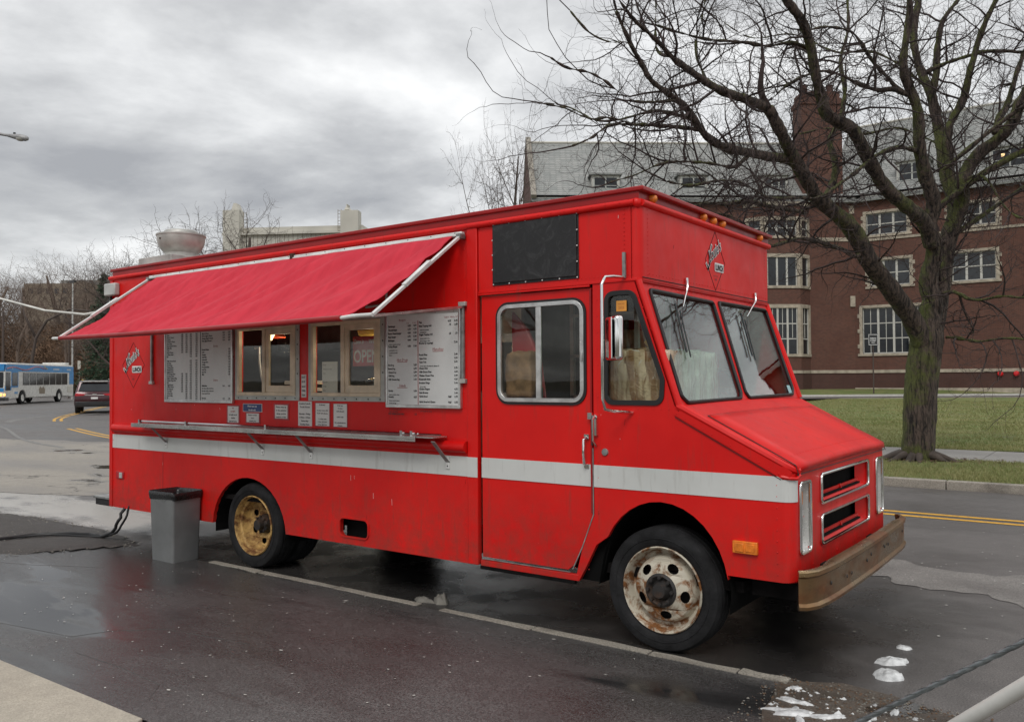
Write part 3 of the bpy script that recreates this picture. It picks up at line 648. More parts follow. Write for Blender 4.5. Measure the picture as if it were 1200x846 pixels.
# mirror
b = MB(); b.tube([(-.28, .0, 2.225), (-.31, -.1, 2.225), (-.325, -.17, 2.215), (-.33, -.20, 2.17), (-.33, -.20, 1.49), (-.325, -.18, 1.43), (-.30, -.12, 1.415), (-.24, .0, 1.405)], .0095, 8); mir = b.build('mirror_bracket', 'chrome', truck, smooth=60)
b = MB(); b.obox((-.285, -.135, 1.85), (.055, .19, .265), Matrix.Rotation(math.radians(50), 3, 'Z')); b.build('mirror_head', 'chrome', mir, bevel=.022, seg=4)
b = MB(); b.obox((-.285-.0285*.79, -.135-.0285*.616, 1.85), (.006, .17, .24), Matrix.Rotation(math.radians(38), 3, 'Z')); b.build('mirror_glass', 'chrome', mir)
b = MB(); b.box(-.29, -.272, -.022, -.004, 2.22, 2.375); b.tube([(-.281, -.012, 2.23), (-.281, -.012, 2.30)], .012, 6); b.build('mirror_stay', 'galvanised', truck)
b = MB(); b.tube([(-.30, W+.14, 2.10), (-.30, W+.16, 1.6)], .01, 6); b.box(-.33, -.29, W+.05, W+.22, 1.75, 2.0); b.build('mirror_head', 'chrome', truck)
# black tarp panel over old opening
b = MB(); b.poly(rect(-1.295, -.608, 2.243, 2.662), [], sy(-.006), (0, .005, 0)); b.poly([(-1.285, 2.26), (-.62, 2.26), (-.62, 2.652), (-1.285, 2.652)], [], sy(-.016), (0, .010, 0)); tp = b.build('tarp_panel', 'black_fabric', truck, bevel=.004)
b = MB()
for i in range(6):
    for z in (2.25, 2.655): b.dome((-1.28+i*.133, -.014, z), .006)
for i in range(1, 4):
    for x in (-1.288, -.615): b.dome((x, -.014, 2.25+i*.10), .006)
b.build('snap', 'white_metal', tp)['kind'] = 'stuff'
# logos ----------------------------------------------------------------
def logo(to3, cx, cz, h, par, tilt=0., name='logo'):
    pts = [(cx, cz+h), (cx+h*.90, cz), (cx, cz-h), (cx-h*.90, cz)]
    if tilt: pts = [(cx, cz+h), (cx+h*.82, cz), (cx, cz-h*.98), (cx-h*.82, cz)]
    b = MB()
    for i in range(4):
        a = Vector(to3(*pts[i], 0)); c_ = Vector(to3(*pts[(i+1) % 4], 0)); b.bar(a, c_, .0026, .0026)
    lg = b.build(name, 'black_line', par)
    def t3(o): return lambda x, z: to3(x, z, o)
    s = h/.225
    b = MB()
    for rep, (mt, bo, of) in enumerate(((0, .05, .003), (1, .0, .0048))):
        put_text(b, "Louie's", t3(of), cx-.115*s, cz-.022*s, .118*s, None, 'l', rot=.50, shear=.35, bold=bo, m=mt, sx=.78)
    # tail swash of the script initial
    for of, wd, mt in ((.0028, .026, 0), (.0042, .012, 1)):
        P = [(-.155, -.035), (-.125, -.065), (-.10, -.03), (-.09, .05), (-.06, .11)]
        for i in range(4):
            a, c_ = P[i], P[i+1]; d = Vector((c_[0]-a[0], c_[1]-a[1])).normalized()*wd*s/2; n_ = (-d.y, d.x)
            A, C_ = (cx+a[0]*s-.015*s, cz+a[1]*s), (cx+c_[0]*s-.015*s, cz+c_[1]*s)
            b.add([to3(A[0]+n_[0]-d.x, A[1]+n_[1]-d.y, of), to3(C_[0]+n_[0]+d.x, C_[1]+n_[1]+d.y, of), to3(C_[0]-n_[0]+d.x, C_[1]-n_[1]+d.y, of), to3(A[0]-n_[0]-d.x, A[1]-n_[1]-d.y, of)], [(0, 1, 2, 3)], mt)
    b.poly(roundpoly(rect(cx-.02*s, cx+.155*s, cz-.075*s, cz-.008*s), .012*s, 3), [], t3(.003), (0, 0, 0), 0, back=False)
    put_text(b, 'LUNCH', t3(.0045), cx-.008*s, cz-.063*s, .058*s, .15*s, 'l', bold=.05, m=1)
    put_text(b, 'Famous Since', t3(.003), cx, cz-.115*s, .016*s, None, 'c', m=1); put_text(b, "1918", t3(.003), cx, cz-.145*s, .022*s, None, 'c', bold=.03, m=1)
    b.build('logo_lettering', ['ink_white', 'ink'], lg, fix=False)
logo(lambda x, z, o: (x, -.001-o, z), -5.83, 1.775, .225, truck)
logo(lambda y, z, o: (-.179+o, y, z), 1.135, 2.435, .21, truck, 1)
# menu boards ----------------------------------------------------------
def board(x0, x1, z0, z1, name='menu_board'):
    b = MB(); b.box(x0, x1, -.022, -.002, z0, z1); br = b.build(name, 'menu_white', truck)
    b = MB(); t = .018
    b.box(x0-.004, x1+.004, -.030, -.001, z0-.010, z0+.014); b.box(x0-.004, x1+.004, -.030, -.001, z1-.014, z1+.010)
    b.box(x0-.010, x0+.008, -.029, -.001, z0-.009, z1+.009); b.box(x1-.008, x1+.010, -.029, -.001, z0-.009, z1+.009)
    b.build('board_frame', 'aluminium', br, bevel=.003); return br
mR = board(-2.28, -1.575, 1.418, 2.10)
T = lambda x, z: (x, -.0235, z)
b = MB(); xc = -1.965; b.box(xc-.002, xc+.002, -.0245, -.0225, 1.43, 2.04, 1)
def col(b, rows, x, xr, z, dz, size, w_=None):
    for r in rows:
        k = r[0]
        if k == 'h':
            zz_ = z-size*.5; put_text(b, r[1], T, (x+xr)/2, zz_, size*1.5, None, 'c', m=1, shear=.15); b.box((x+xr)/2-.05, (x+xr)/2+.05, -.0243, -.0235, zz_-.008, zz_-.005, 1); z -= dz*1.7; continue
        if k == 's': put_text(b, r[1], T, x+.01, z, size*.68, None, m=0, sx=.9, bold=.03); z -= dz*.68; continue
        if k == '': z -= dz*.5; continue
        put_text(b, r[0], T, x, z, size, None, bold=.045, sx=.86)
        for i, p in enumerate(r[1:][::-1]): put_text(b, p, T, xr-i*.058, z, size, None, 'r', bold=.045, sx=.95)
        z -= dz
put_text(b, 'Burgers', T, -2.12, 2.042, .022, None, 'c', m=1); put_text(b, 'Single', T, -2.052, 2.022, .012, None, 'r', m=1); put_text(b, 'Double', T, -1.985, 2.022, .012, None, 'r', m=1)
col(b, [('Hamburger', '3.25', '4.50'), ('Cheeseburger', '3.50', '4.75'), ('Bacon Cheeseburger', '4.00', '5.25'), ('Pizza Burger', '3.75', '5.00'), ('Blt Burger', '4.00', '5.00'), ('s', 'lettuce, tomato and mayo'), ('Turkey Burger', '3.50', '5.00'), ('s', 'served plain or on'), ('s', 'a toasted roll with'), ('s', 'lettuce'),
         ('',), ('h', 'Hot Dogs'), ('Hot Dog', '2.25'), ('Bacon Dog', '2.75'), ('Cheese Dog', '2.50'), ('Chili Dog', '2.75'), ('Chili Cheese Dog', '3.00'), ('',), ('h', 'Salads'), ('Garden', '3.50'), ('s', 'lettuce, tomato, cukes'), ('Country', '4.25'), ('s', 'lettuce, tomato, bacon'), ('s', 'cheese and egg'), ('Chef', '5.00'), ('s', 'ham, turkey, cheese, egg'), ('s', 'lettuce and tomato'), ('Add chicken to any salad', '1.25')], -2.265, -1.978, 2.0, .0262, .0185)
put_text(b, 'Half 8"  Whole 12"', T, -1.59, 2.045, .016, None, 'r', m=1)
col(b, [('Plain', '4.25', '5.50'), ('Meat Topping Add', '.75', '1.50'), ('s', 'pepperoni, sausage'), ('s', 'meatball, ham'), ('Veggie Topping Add', '.25', '.50'), ('s', 'onions, mushrooms,'), ('s', 'green peppers, olives'), ('Monster (5 toppings)', '7.00'), ('',), ('h', 'Munchies'), ('French Fries', '2.40'), ('Cajun Fries', '2.50'), ('Tater Tots', '2.50'), ('s', 'served with a side sauce for dipping .50'), ('Cheese Fries', '3.75'), ('Chili Cheese Fries', '4.00'), ('Chicken Cheese Fries', '5.00'), ('Mozzarella Sticks', '4.25'), ('Boneless Wings', '5.00'), ('s', 'hot or mild'), ('Chicken Fingers', '4.75'), ('Hash Browns', '2.00'), ('Garlic Bread', 'Half', '2.75'), ('', ), ('Garlic Bread w/ Cheese', 'Half', '3.75'), ('', ), ('Scarlet Harlot', 'Half', '4.75'), ('s', 'garlic bread with cheese')], -1.955, -1.592, 2.018, .0262, .0185)
b.build('menu_lettering', ['ink', 'ink_red'], mR, fix=False)
mL = board(-5.225, -4.18, 1.425, 2.10)
b = MB(); b.box(-4.655, -4.649, -.0245, -.0225, 1.43, 2.08)
LN = ['Ham', 'Ham & Cheese', 'Turkey', 'Turkey & Cheese', 'Roast Beef', 'Roast Beef & Cheese', 'Italian Mix', 'Tuna', 'Egg & Cheese', 'Chicken Salad', 'Blt', '', 'Philly Cheese Steak', 'Hot Ham', 'Hot Turkey', 'Chicken Parm', 'Meatball Parm', 'Eggplant Parm', 'Hot Sausage Parm', 'Hot Roast Beef', 'Buffalo Chicken Wing', 'Chicken Finger Sub', 'Fish', 'Veggie Burger', 'Grilled Cheese', 'Hot Pastrami', 'Tuna Melt', 'Turkey Melt', 'Bacon & Egg', 'Blt', 'Ham, Egg & Cheese']
z = 2.06
for i, s in enumerate(LN):
    z -= .0203
    if not s: continue
    put_text(b, s, T, -5.195, z, .0185, None, bold=.045, sx=1.)
    for j, xr in enumerate((-4.93, -4.86, -4.79, -4.70)):
        if (j < 2 and 8 < i < 18) or (j == 0 and i > 26): continue
        put_text(b, '%d.%s' % (2+(i*7+j*2) % 4+j, ('25', '50', '75', '95')[(i+j) % 4]), T, xr, z, .0180, None, 'r', bold=.05, sx=1.)
RN = [('Egg & Cheese', '2.50', '3.75'), ('Bacon, Egg & Cheese', '3.00', '4.50'), ('Sausage, Egg & Cheese', '3.00', '4.50'), ('Ham, Egg & Cheese', '3.00', '4.50'), None, 'Drinks', ('Bottled Water', '1.25'), ('Soda', '1.25'), ('Snapple', '1.75'), ('Gatorade', '2.00'), ('Lemonade', '1.50'), ('Orange Juice', '1.50'), ('Coffee', '1.25'), ('Hot Chocolate', '1.50'), ('Iced Tea', '1.50'), ('Hot Tea', '1.25'), ('Milk', '1.00'), None, 'Extras', None, ('Milkshakes', '3.00', '4.25'), ('chocolate, vanilla, strawberry,',), ('mint chip, coffee, cookies and',), ('cream, peanut butter',), None, ('Brownie', '1.50', '1.75'), ('Cookies', '.75', '1.25')]
z = 2.06
for r in RN:
    z -= .0225
    if r is None: continue
    if isinstance(r, str): put_text(b, r, T, -4.42, z-.008, .026, None, 'c', m=1); z -= .012; continue
    sm = .8 if len(r) == 1 else 1.; put_text(b, r[0], T, -4.63, z, .0185*sm, None, bold=.045, sx=1.)
    for i, p in enumerate(r[1:][::-1]): put_text(b, p, T, -4.205-i*.08, z, .0180, None, 'r', bold=.05, sx=1.)
b.build('menu_lettering', ['ink', 'ink_red'], mL, fix=False)
# serving windows -----------------------------------------------------
for wi, (x0, x1) in enumerate(((-4.155, -3.295), (-3.18, -2.315))):
    b = MB(); zt, zb = 2.115, 1.448; w0 = .045
    b.box(x0, x1, -.010, -.001, zb, zb+.042); b.box(x0, x1, -.010, -.001, zt-.045, zt); b.box(x0, x0+.045, -.0095, -.001, zb+.042, zt-.045); b.box(x1-.045, x1, -.0095, -.001, zb+.042, zt-.045)
    sw = b.build('serving_window', 'vinyl_grey', truck)
    b = MB(); xa, xb, za, ze = x0+.035, x1-.045, zb+.038, zt-.04; xm = xa+(xb-xa)*.50
    b.box(xa, xb, -.018, .02, za, za+.028); b.box(xa, xb, -.018, .02, ze-.028, ze); b.box(xa, xa+.028, -.0175, .02, za+.028, ze-.028); b.box(xb-.028, xb, -.0175, .02, za+.028, ze-.028)
    b.box(xm-.035, xm+.005, -.022, .02, za+.028, ze-.028)
    b.box(xm+.005, xb-.028, -.012, .010, za+.028, za+.085); b.box(xm+.005, xb-.028, -.012, .010, ze-.075, ze-.028); b.box(xm+.005, xm+.045, -.0125, .010, za+.085, ze-.075); b.box(xb-.068, xb-.028, -.0125, .010, za+.085, ze-.075)
    b.build('sash', 'vinyl_cream', sw, bevel=.003)
    b = MB(); b.box(xa+.028, xm-.035, .006, .010, za+.028, ze-.028); b.build('pane', 'glass', sw)
    b = MB(); b.box(xm+.045, xb-.068, .0, .004, za+.085, ze-.075); b.build('pane', 'glass', sw)
    b = MB()
    for i in range(7): b.dome((x0+.05+i*(x1-x0-.1)/6, -.010, zb+.018), .007)
    for i in range(1, 5): b.dome((x1-.02, -.010, zb+.1+i*.12), .007)
    b.build('screw', 'hub_black', sw)['kind'] = 'stuff'
# taped notices
def notice(x0, x1, z0, z1, lines, bg='laminate_red', pad=.018, paper='paper', sizes=None, red=()):
    b = MB(); b.box(x0, x1, -.003, -.001, z0, z1, 1)
    b.box(x0+pad, x1-pad, -.0045, -.003, z0+pad*.6, z1-pad*.6, 0); nt_ = b.build('notice', [paper, bg], truck)
    b = MB(); n = len(lines); hh = (z1-z0-pad*1.2)/max(n, 1)
    for i, s in enumerate(lines):
        if s: put_text(b, s, lambda x, z: (x, -.0052, z), (x0+x1)/2, z1-pad*.6-hh*(i+.78), hh*.62, min((x1-x0-2*pad)*.84, len(s)*hh*.40), 'c', bold=.04, m=1 if i in red else 0)
    b.build('notice_lettering', ['ink', 'ink_red'] if paper != 'ink_blue' else ['ink_white', 'ink_white'], nt_, fix=False)
notice(-4.285, -4.095, 1.235, 1.40, ['WE', 'ACCEPT', 'credit and', 'debit', 'cards here'], red=(0, 1))
notice(-4.05, -3.785, 1.345, 1.415, ['Find us on', 'facebook'], 'paper', .006, 'ink_blue')
notice(-4.015, -3.81, 1.245, 1.343, ['Please order', 'here', 'thank you'])
notice(-3.63, -3.43, 1.285, 1.42, ['Please step up', 'to the window', "when you're", 'ready to order'], pad=.02)
notice(-3.315, -3.145, 1.242, 1.443, ['Louie\'s Lunch', 'Truck Hours', '', 'Monday - Friday', '11:00am - 3:00am', 'Saturday', 'Sunday 4pm'], 'paper', .004)
notice(-3.11, -2.925, 1.242, 1.437, ['Delivery', '', 'Orders over $50', '5:30 til close', '', '1 order min', '2 for $10.00', '4 for $20.00'], pad=.012)
notice(-2.895, -2.725, 1.242, 1.432, ['Pick up', 'Orders', 'call ahead', '', 'cash only', '', 'No substitutions', 'please'], pad=.010)
notice(-3.275, -3.215, 1.475, 1.66, ['HOT', 'SOUP', 'and', 'CHILI', 'TODAY'], 'paper', .004)
# fold-down shelf -----------------------------------------------------
b = MB(); b.box(-5.56, -1.70, -.165, -.012, 1.206, 1.214); b.box(-5.56, -1.86, -.175, -.165, 1.178, 1.215); b.box(-5.56, -1.86, -.178, -.172, 1.195, 1.199); sh = b.build('shelf', 'steel_shelf', truck, bevel=.002)
b = MB(); b.tube([(-5.53, -.10, 1.232), (-1.90, -.10, 1.228)], .009, 6); b.tube([(-5.0, -.05, 1.226), (-1.72, -.05, 1.224)], .007, 6)
for x in (-5.53, -4.75, -3.6, -2.05, -1.95): b.box(x-.012, x+.012, -.115, -.085, 1.214, 1.248)
b.build('shelf_rod', 'chrome', sh, smooth=50)
for x in (-1.70, -3.15, -3.77, -5.23):
    b = MB(); b.bar((x, -.165, 1.185), (x, -.006, 1.03), .006, .034, up=(1, 0, 0)); b.bar((x, -.008, 1.07), (x, -.008, .985), .034, .006, 1, up=(0, 1, 0)); b.dome((x, -.012, 1.005), .006, m=2); b.build('shelf_bracket', ['galvanised', 'white_metal', 'hub_black'], sh)
# awning ---------------------------------------------------------------
aw_root = bpy.data.objects.new('awning', None); sc.collection.objects.link(aw_root); aw_root.parent = truck
b = MB(); NXc, NYc = 150, 22; vs = []
for i in range(NXc+1):
    t = i/NXc
    for j in range(NYc+1):
        s = j/NYc; xt = -5.32+(5.32-1.60)*t; xb = -5.43+(5.43-1.80)*t; x = xt+(xb-xt)*s
        y = -.055-.85*s; z = 2.612-.612*s
        sag = -.040*math.sin(PI*s)*(.5+.5*math.sin(PI*t)); q = x+.85*s
        wv_ = .016*noise.noise(Vector((q*2.1, s*.5, 3))) + .009*noise.noise(Vector((q*7, s*.8, 9))) + .004*noise.noise(Vector((q*17, s*1.6, 1)))
        ridge = .022*math.exp(-((q+3.62)/.10)**2)*(s) + .016*math.exp(-((q+4.62)/.06)**2)*math.sin(PI*s*.9)
        k_ = min(1, s*6)*min(1, (1-s)*7+.12); d = sag+(wv_*4.6+ridge*2.4)*k_
        vs.append((x, y-d*.58, z+d*.82))
k = NYc+1; b.add(vs, [(i*k+j, i*k+j+1, (i+1)*k+j+1, (i+1)*k+j) for i in range(NXc) for j in range(NYc)])
o = b.build('awning_fabric', 'awning_cloth', aw_root, smooth=180); so = o.modifiers.new('s', 'SOLIDIFY'); so.thickness = .004
b = MB(); b.tube([(-5.43, -.905, 1.998), (-4.5, -.907, 1.990), (-3, -.907, 1.992), (-1.80, -.905, 2.0)], .020, 8); b.build('awning_hem', 'paint_dark_red', aw_root, smooth=60)
b = MB(); b.tube([(-5.56, -.905, 2.0), (-5.42, -.905, 1.998)], .013, 8); b.build('awning_roller', 'white_metal', aw_root, smooth=60); b = MB(); b.tube([(-1.82, -.905, 2.0), (-1.70, -.905, 2.008), (-1.52, -.905, 2.008)], .013, 8); b.build('awning_roller', 'white_metal', aw_root, smooth=60)
b = MB(); b.box(-5.48, -1.535, -.045, -.006, 2.604, 2.636); b.box(-5.48, -1.535, -.060, -.045, 2.602, 2.618)
b.build('awning_rail', 'white_metal', aw_root, bevel=.004)
b = MB()
for i in range(18): b.dome((-5.4+i*.224, -.046, 2.628), .005)
b.box(-3.345, -3.315, -.065, -.03, 2.59, 2.65); b.build('rail_screw', 'hub_black', aw_root)['kind'] = 'stuff'
for x, xf in ((-5.47, -5.44), (-1.545, -1.53)):
    b = MB(); b.bar((x, -.05, 2.60), (xf, -.90, 2.008), .026, .020); b.bar((x, -.36, 2.392), (xf, -.62, 2.210), .034, .026); b.box(x-.02, x+.02, -.07, -.01, 2.585, 2.62, 1); b.build('awning_rafter', ['white_metal', 'galvanised'], aw_root, bevel=.003)
    b = MB(); b.bar((x-.005, -.02, 2.115), (xf, -.89, 2.002), .022, .016); b.build('awning_strut', 'aluminium', aw_root)
    b = MB(); b.bar((x-.005, -.014, 1.60), (x-.005, -.014, 2.135), .022, .022, 0); b.box(x-.035, x+.022, -.03, 0.0, 1.585, 1.615, 1); b.box(x-.035, x+.03, -.032, 0.0, 2.12, 2.15, 1); b.build('awning_wall_tube', ['galvanised', 'steel_dull'], aw_root, bevel=.003)
b = MB(); b.tube([(-2.50, -.012, 2.20), (-2.49, -.03, 2.165), (-2.30, -.03, 2.175), (-2.285, -.02, 2.21), (-2.285, -.012, 2.50)], .010, 6); b.build('awning_latch', 'steel_dull', aw_root, smooth=60)
# roof fan --------------------------------------------------------------
FC = (-5.80, .50, 0)
b = MB(); b.box(FC[0]-.30, FC[0]+.30, FC[1]-.30, FC[1]+.30, 2.765, 2.885)
b.box(FC[0]-.33, FC[0]+.33, FC[1]-.33, FC[1]+.33, 2.765, 2.80); cur = b.build('vent_curb', 'steel_dull', truck, bevel=.006)
b = MB(); b.lathe([(.165, 2.88), (.165, 2.945), (.190, 2.97), (.222, 3.02), (.236, 3.07), (.240, 3.12), (.247, 3.123), (.247, 3.138), (.17, 3.152), (.165, 3.175), (.155, 3.182), (0, 3.185)], FC, 'z', 32)
b.box(FC[0]-.01, FC[0]+.01, FC[1]-.242, FC[1]-.232, 3.07, 3.085, 1); b.build('exhaust_fan', ['steel_dull', 'hub_black'], truck, smooth=40)
# small fittings
b = MB(); b.box(-6.30, -6.09, -.06, .0, 2.49, 2.615); b.build('flood_lamp', 'light_grey', truck, bevel=.012)
b = MB(); b.box(-6.135, -5.995, -.012, 0, .635, .705); b.box(-6.06, -6.01, -.022, -.01, .642, .698, 1); b.build('tail_marker', ['tail_red', 'light_grey'], truck, bevel=.004)
b = MB(); b.box(-6.60, -6.27, .02, 2.2, .33, .40); b.box(-6.61, -6.27, .0, 2.22, .40, .425, 1); b.build('rear_step', ['black_plastic', 'galvanised'], truck, bevel=.006)
b = MB(); b.box(-6.0, .5, .5, .62, .42, .56); b.box(-6.0, .5, 1.6, 1.72, .42, .56); b.tube([(-3.90, .2, .37), (-3.90, 2.05, .37)], .055, 8); b.tube([(0, .2, .37), (0, 2.0, .37)], .05, 8); b.lathe([(0, -.16), (.12, -.12), (.16, 0), (.12, .12), (0, .16)], (-3.90, 1.1, .37), 'x', 12)
b.box(-6.2, -1.45, .06, W-.06, .56, .60); b.box(-1.45, .40, .10, W-.12, .40, .46); b.tube([(-2.9, .8, .36), (-5.6, .8, .34)], .035, 8); b.box(-2.4, -1.7, .12, .5, .33, .55)
b.box(-.62, .60, .60, .63, .42, 1.2); b.box(-.62, .60, W-.63, W-.60, .42, 1.2); b.box(-.60, .60, .05, .62, .90, .92)
b.box(-4.5, -3.4, .56, .58, .30, .80); b.build('chassis', 'underbody', truck)
b = MB(); b.tube([(.1, .5, .46), (.2, .5, .62)], .08, 8); b.box(-.1, .5, .8, 1.4, .4, .9); b.build('engine', 'underbody', truck)
# rivets ----------------------------------------------------------------
b = MB()
for i in range(34): b.dome((-.205, -.002, 2.24+i*.0125*1.0) if i < 0 else (-.232, -.002, 2.24+i*.0128), .004) if i % 2 == 0 else None
for i in range(17): b.dome((-.285, -.002, 2.24+i*.0265), .005)
for i in range(17): b.dome((-.178, .10, 2.24+i*.0265), .004, (1, 0, 0)); b.dome((-.178, W-.10, 2.24+i*.0265), .004, (1, 0, 0))
for i in range(45): b.dome((-.178, .12+i*.046, 2.248), .004, (1, 0, 0))
for i in range(40): b.dome((-1.40+i*.03, -.002, 2.24), .0035)
for i in range(60): b.dome((-6.2+i*.10, -.030, 2.675), .005)
for i in range(12): b.dome((.05+i*.054, -.007, 1.405-i*.0283), .005)
for i in range(9): b.dome((.63, -.002, .55+i*.06), .0045)
for i in range(14): b.dome((-.48, -.002, .80+i*.10) if 1.18 > .8+i*.1 or .8+i*.1 > 1.42 else (-.48, -.002, .78), .0045)
for i in range(6): b.dome((-.20+i*.05-.0, -.002, 1.43), .0045)
for i in range(11): p = Vector((-.225+.262*i/10, -.0, 2.10-.65*i/10)); b.dome((p.x+.035, -.002, p.z), .005)
for i in range(26): b.dome(wp(.12+i*.08, .03, .002), .004, (.94, 0, .33))
for i in range(40): b.dome((.185, .12+i*.049, hz(.185, .12+i*.049)+.001), .0035, (.4, 0, .9))
for i in range(34): b.dome((.66, .16+i*.05, hz(.66, .16+i*.05)+.011), .004, (.4, 0, .9))
for x, z, s in ((-2.9, .88, 1), (-4.2, .85, 1), (-2.2, .80, 1), (-1.9, .75, 1)): b.dome((x, -.002, z), .005)
for i in range(18): b.dome((-1.467, -.015, .45+i*.12), .004)
for i in range(14): b.dome((-.90+i*.02, .009, 1.38), .003)
for i in range(9): b.dome((-1.30+i*.09, .009, .50+.3*((i*37) % 7)/7), .004)
for y in (.16, .32, .8, 1.3, 1.7): b.dome((.722, y, .565), .005, (1, 0, 0)); b.dome((.722, y, .85), .004, (1, 0, 0))
for i in range(48):
    x = -6.18+i*.098
    if not (-4.56 < x < -3.42): b.dome((x, -.002, .368), .0045)
for i in range(22):
    b.dome((-6.195, -.009, .42+i*.10), .0045); b.dome((-1.545, -.002, .42+i*.10) if not .92 < .42+i*.1 < 1.2 else (-1.545, -.002, .90), .0045)
for i in range(36): b.dome((-6.1+i*.128, -.002, 2.60 if i % 2 else 2.60), .004)
for i in range(9): b.dome((-1.36+i*.10, .009, .425), .004)
o = b.build('rivets', 'paint_red', truck, smooth=60, fix=False); o['kind'] = 'stuff'
b = MB(); rn = random.Random(70)
for i in range(46):                                               # chips and scratches in the paint
    x = rn.uniform(-6.1, .5); z = rn.choice((rn.uniform(.45, .92), rn.uniform(1.24, 1.42), rn.uniform(2.2, 2.6)))
    if (-4.6 < x < -3.3 and z < .85) or (-.6 < x < .45 and z < 1) or (-1.42 < x < -.5): continue
    L = rn.uniform(.006, .05) if rn.random() < .4 else rn.uniform(.003, .01); an = rn.gauss(PI/2, .25); w__ = rn.uniform(.0012, .003); dx, dz = math.cos(an)*L/2, math.sin(an)*L/2
    b.bar((x-dx, -.0005, z-dz), (x+dx, -.0005, z+dz), .0016, w__, m=0 if rn.random() < .55 else 1, up=(0, 1, 0))
b.build('paint_chips', ['white_metal', 'paint_dark_red'], truck, fix=False)['kind'] = 'stuff'
# wheels ----------------------------------------------------------------
def tyre_mb(y0, y1, r=.366):
    b = MB(); w2 = (y1-y0); pr = [(.245, .0+y0+.03), (.262, y0+.012), (.29, y0+.002), (.325, y0), (.350, y0+.008), (.360, y0+.022), (r, y0+.040), (r, y0+w2*.24), (r-.010, y0+w2*.25), (r-.010, y0+w2*.29), (r, y0+w2*.30), (r, y0+w2*.48), (r-.01, y0+w2*.49), (r-.01, y0+w2*.52), (r, y0+w2*.53), (r, y0+w2*.7), (r-.01, y0+w2*.71), (r-.01, y0+w2*.75), (r, y0+w2*.76), (r, y1-.040), (.360, y1-.022), (.350, y1-.008), (.325, y1), (.29, y1), (.262, y1-.012), (.245, y1-.03)]
    b.lathe(pr, (0, 0, .0), 'y', 56); b.lathe([(.300, y0-.001), (.303, y0-.003), (.306, y0-.001)], (0, 0, 0), 'y', 40)
    return b
def holed_ring(b, r0, r1, y_in, y_out, nh, hr, ha, hb, a0, m=0):
    hs = []
    for i in range(nh):
        a = a0+2*PI*i/nh; c_, s_ = math.cos(a), math.sin(a)
        hs.append([(hr*c_+ha*math.cos(t*PI/6)*c_-hb*math.sin(t*PI/6)*s_, hr*s_+ha*math.cos(t*PI/6)*s_+hb*math.sin(t*PI/6)*c_) for t in range(12)])
    ring = lambda r: [(r*math.cos(2*PI*t/40), r*math.sin(2*PI*t/40)) for t in range(40)]
    f_ = lambda x, z: (x, y_in+(y_out-y_in)*((math.hypot(x, z)-r0)/(r1-r0)), z)
    b.poly(ring(r1), [ring(r0)]+hs, f_, (0, .006, 0), m)
def wheel(loc, front, y0=.022):
    w_ = bpy.data.objects.new('wheel', None); sc.collection.objects.link(w_); w_.parent = truck; w_.location = loc
    tyre_mb(y0, y0+.215).build('tyre', 'rubber', w_, smooth=35)
    mt = 'rim_white' if front else 'rim_yellow'; b = MB()
    if front:
        b.lathe([(.250, y0+.03), (.256, y0+.008), (.250, y0+.0), (.240, y0+.012), (.236, y0+.05), (.222, y0+.085), (.205, y0+.092), (.198, y0+.075)], (0, 0, 0), 'y', 48)
        b.lathe([(.198, y0+.075), (.192, y0+.052), (.18, y0+.035)], (0, 0, 0), 'y', 48)
        holed_ring(b, .10, .182, y0+.0, y0+.036, 5, .146, .027, .037, math.radians(62)); b.build('rim', mt, w_, smooth=35)
        b = MB(); b.lathe([(.10, y0+.004), (.10, y0-.004), (.085, y0-.012), (.06, y0+.01), (.045, y0-.02), (.04, y0-.034), (.0, y0-.036)], (0, 0, 0), 'y', 24)
        for i in range(8): b.lathe([(0, -.022), (.011, -.021), (.012, 0)], (.078*math.cos(i*PI/4), y0-.006, .078*math.sin(i*PI/4)), 'y', 6)
        b.lathe([(.0, y0+.11), (.23, y0+.11), (.23, y0+.09)], (0, 0, 0), 'y', 24); b.build('hub', 'hub_black', w_, smooth=35)
    else:
        b.lathe([(.252, y0+.03), (.258, y0+.008), (.251, y0+.0), (.242, y0+.014), (.236, y0+.05), (.220, y0+.06), (.214, y0+.11), (.205, y0+.125)], (0, 0, 0), 'y', 48)
        holed_ring(b, .085, .206, y0+.15, y0+.126, 6, .150, .028, .032, math.radians(25)); b.build('rim', mt, w_, smooth=35)
        b = MB(); b.lathe([(.085, y0+.15), (.075, y0+.10), (.05, y0+.09), (.045, y0+.05), (.0, y0+.048)], (0, 0, 0), 'y', 20)
        b.lathe([(.0, y0+.18), (.22, y0+.18), (.22, y0+.15)], (0, 0, 0), 'y', 24)
        for i in range(8): b.lathe([(0, -.022), (.010, -.021), (.011, 0)], (.068*math.cos(i*PI/4), y0+.10, .068*math.sin(i*PI/4)), 'y', 6)
        b.build('hub', 'hub_black', w_, smooth=35); tyre_mb(y0+.26, y0+.475).build('tyre', 'rubber', w_, smooth=35)
    return w_
wheel((-.075, 0, .362), True); wheel((-3.955, 0, .362), False)
for x, fr in ((-.075, True), (-3.955, False)):
    w_ = wheel((x, W-.01, .362), fr); w_.rotation_euler = (0, 0, PI)
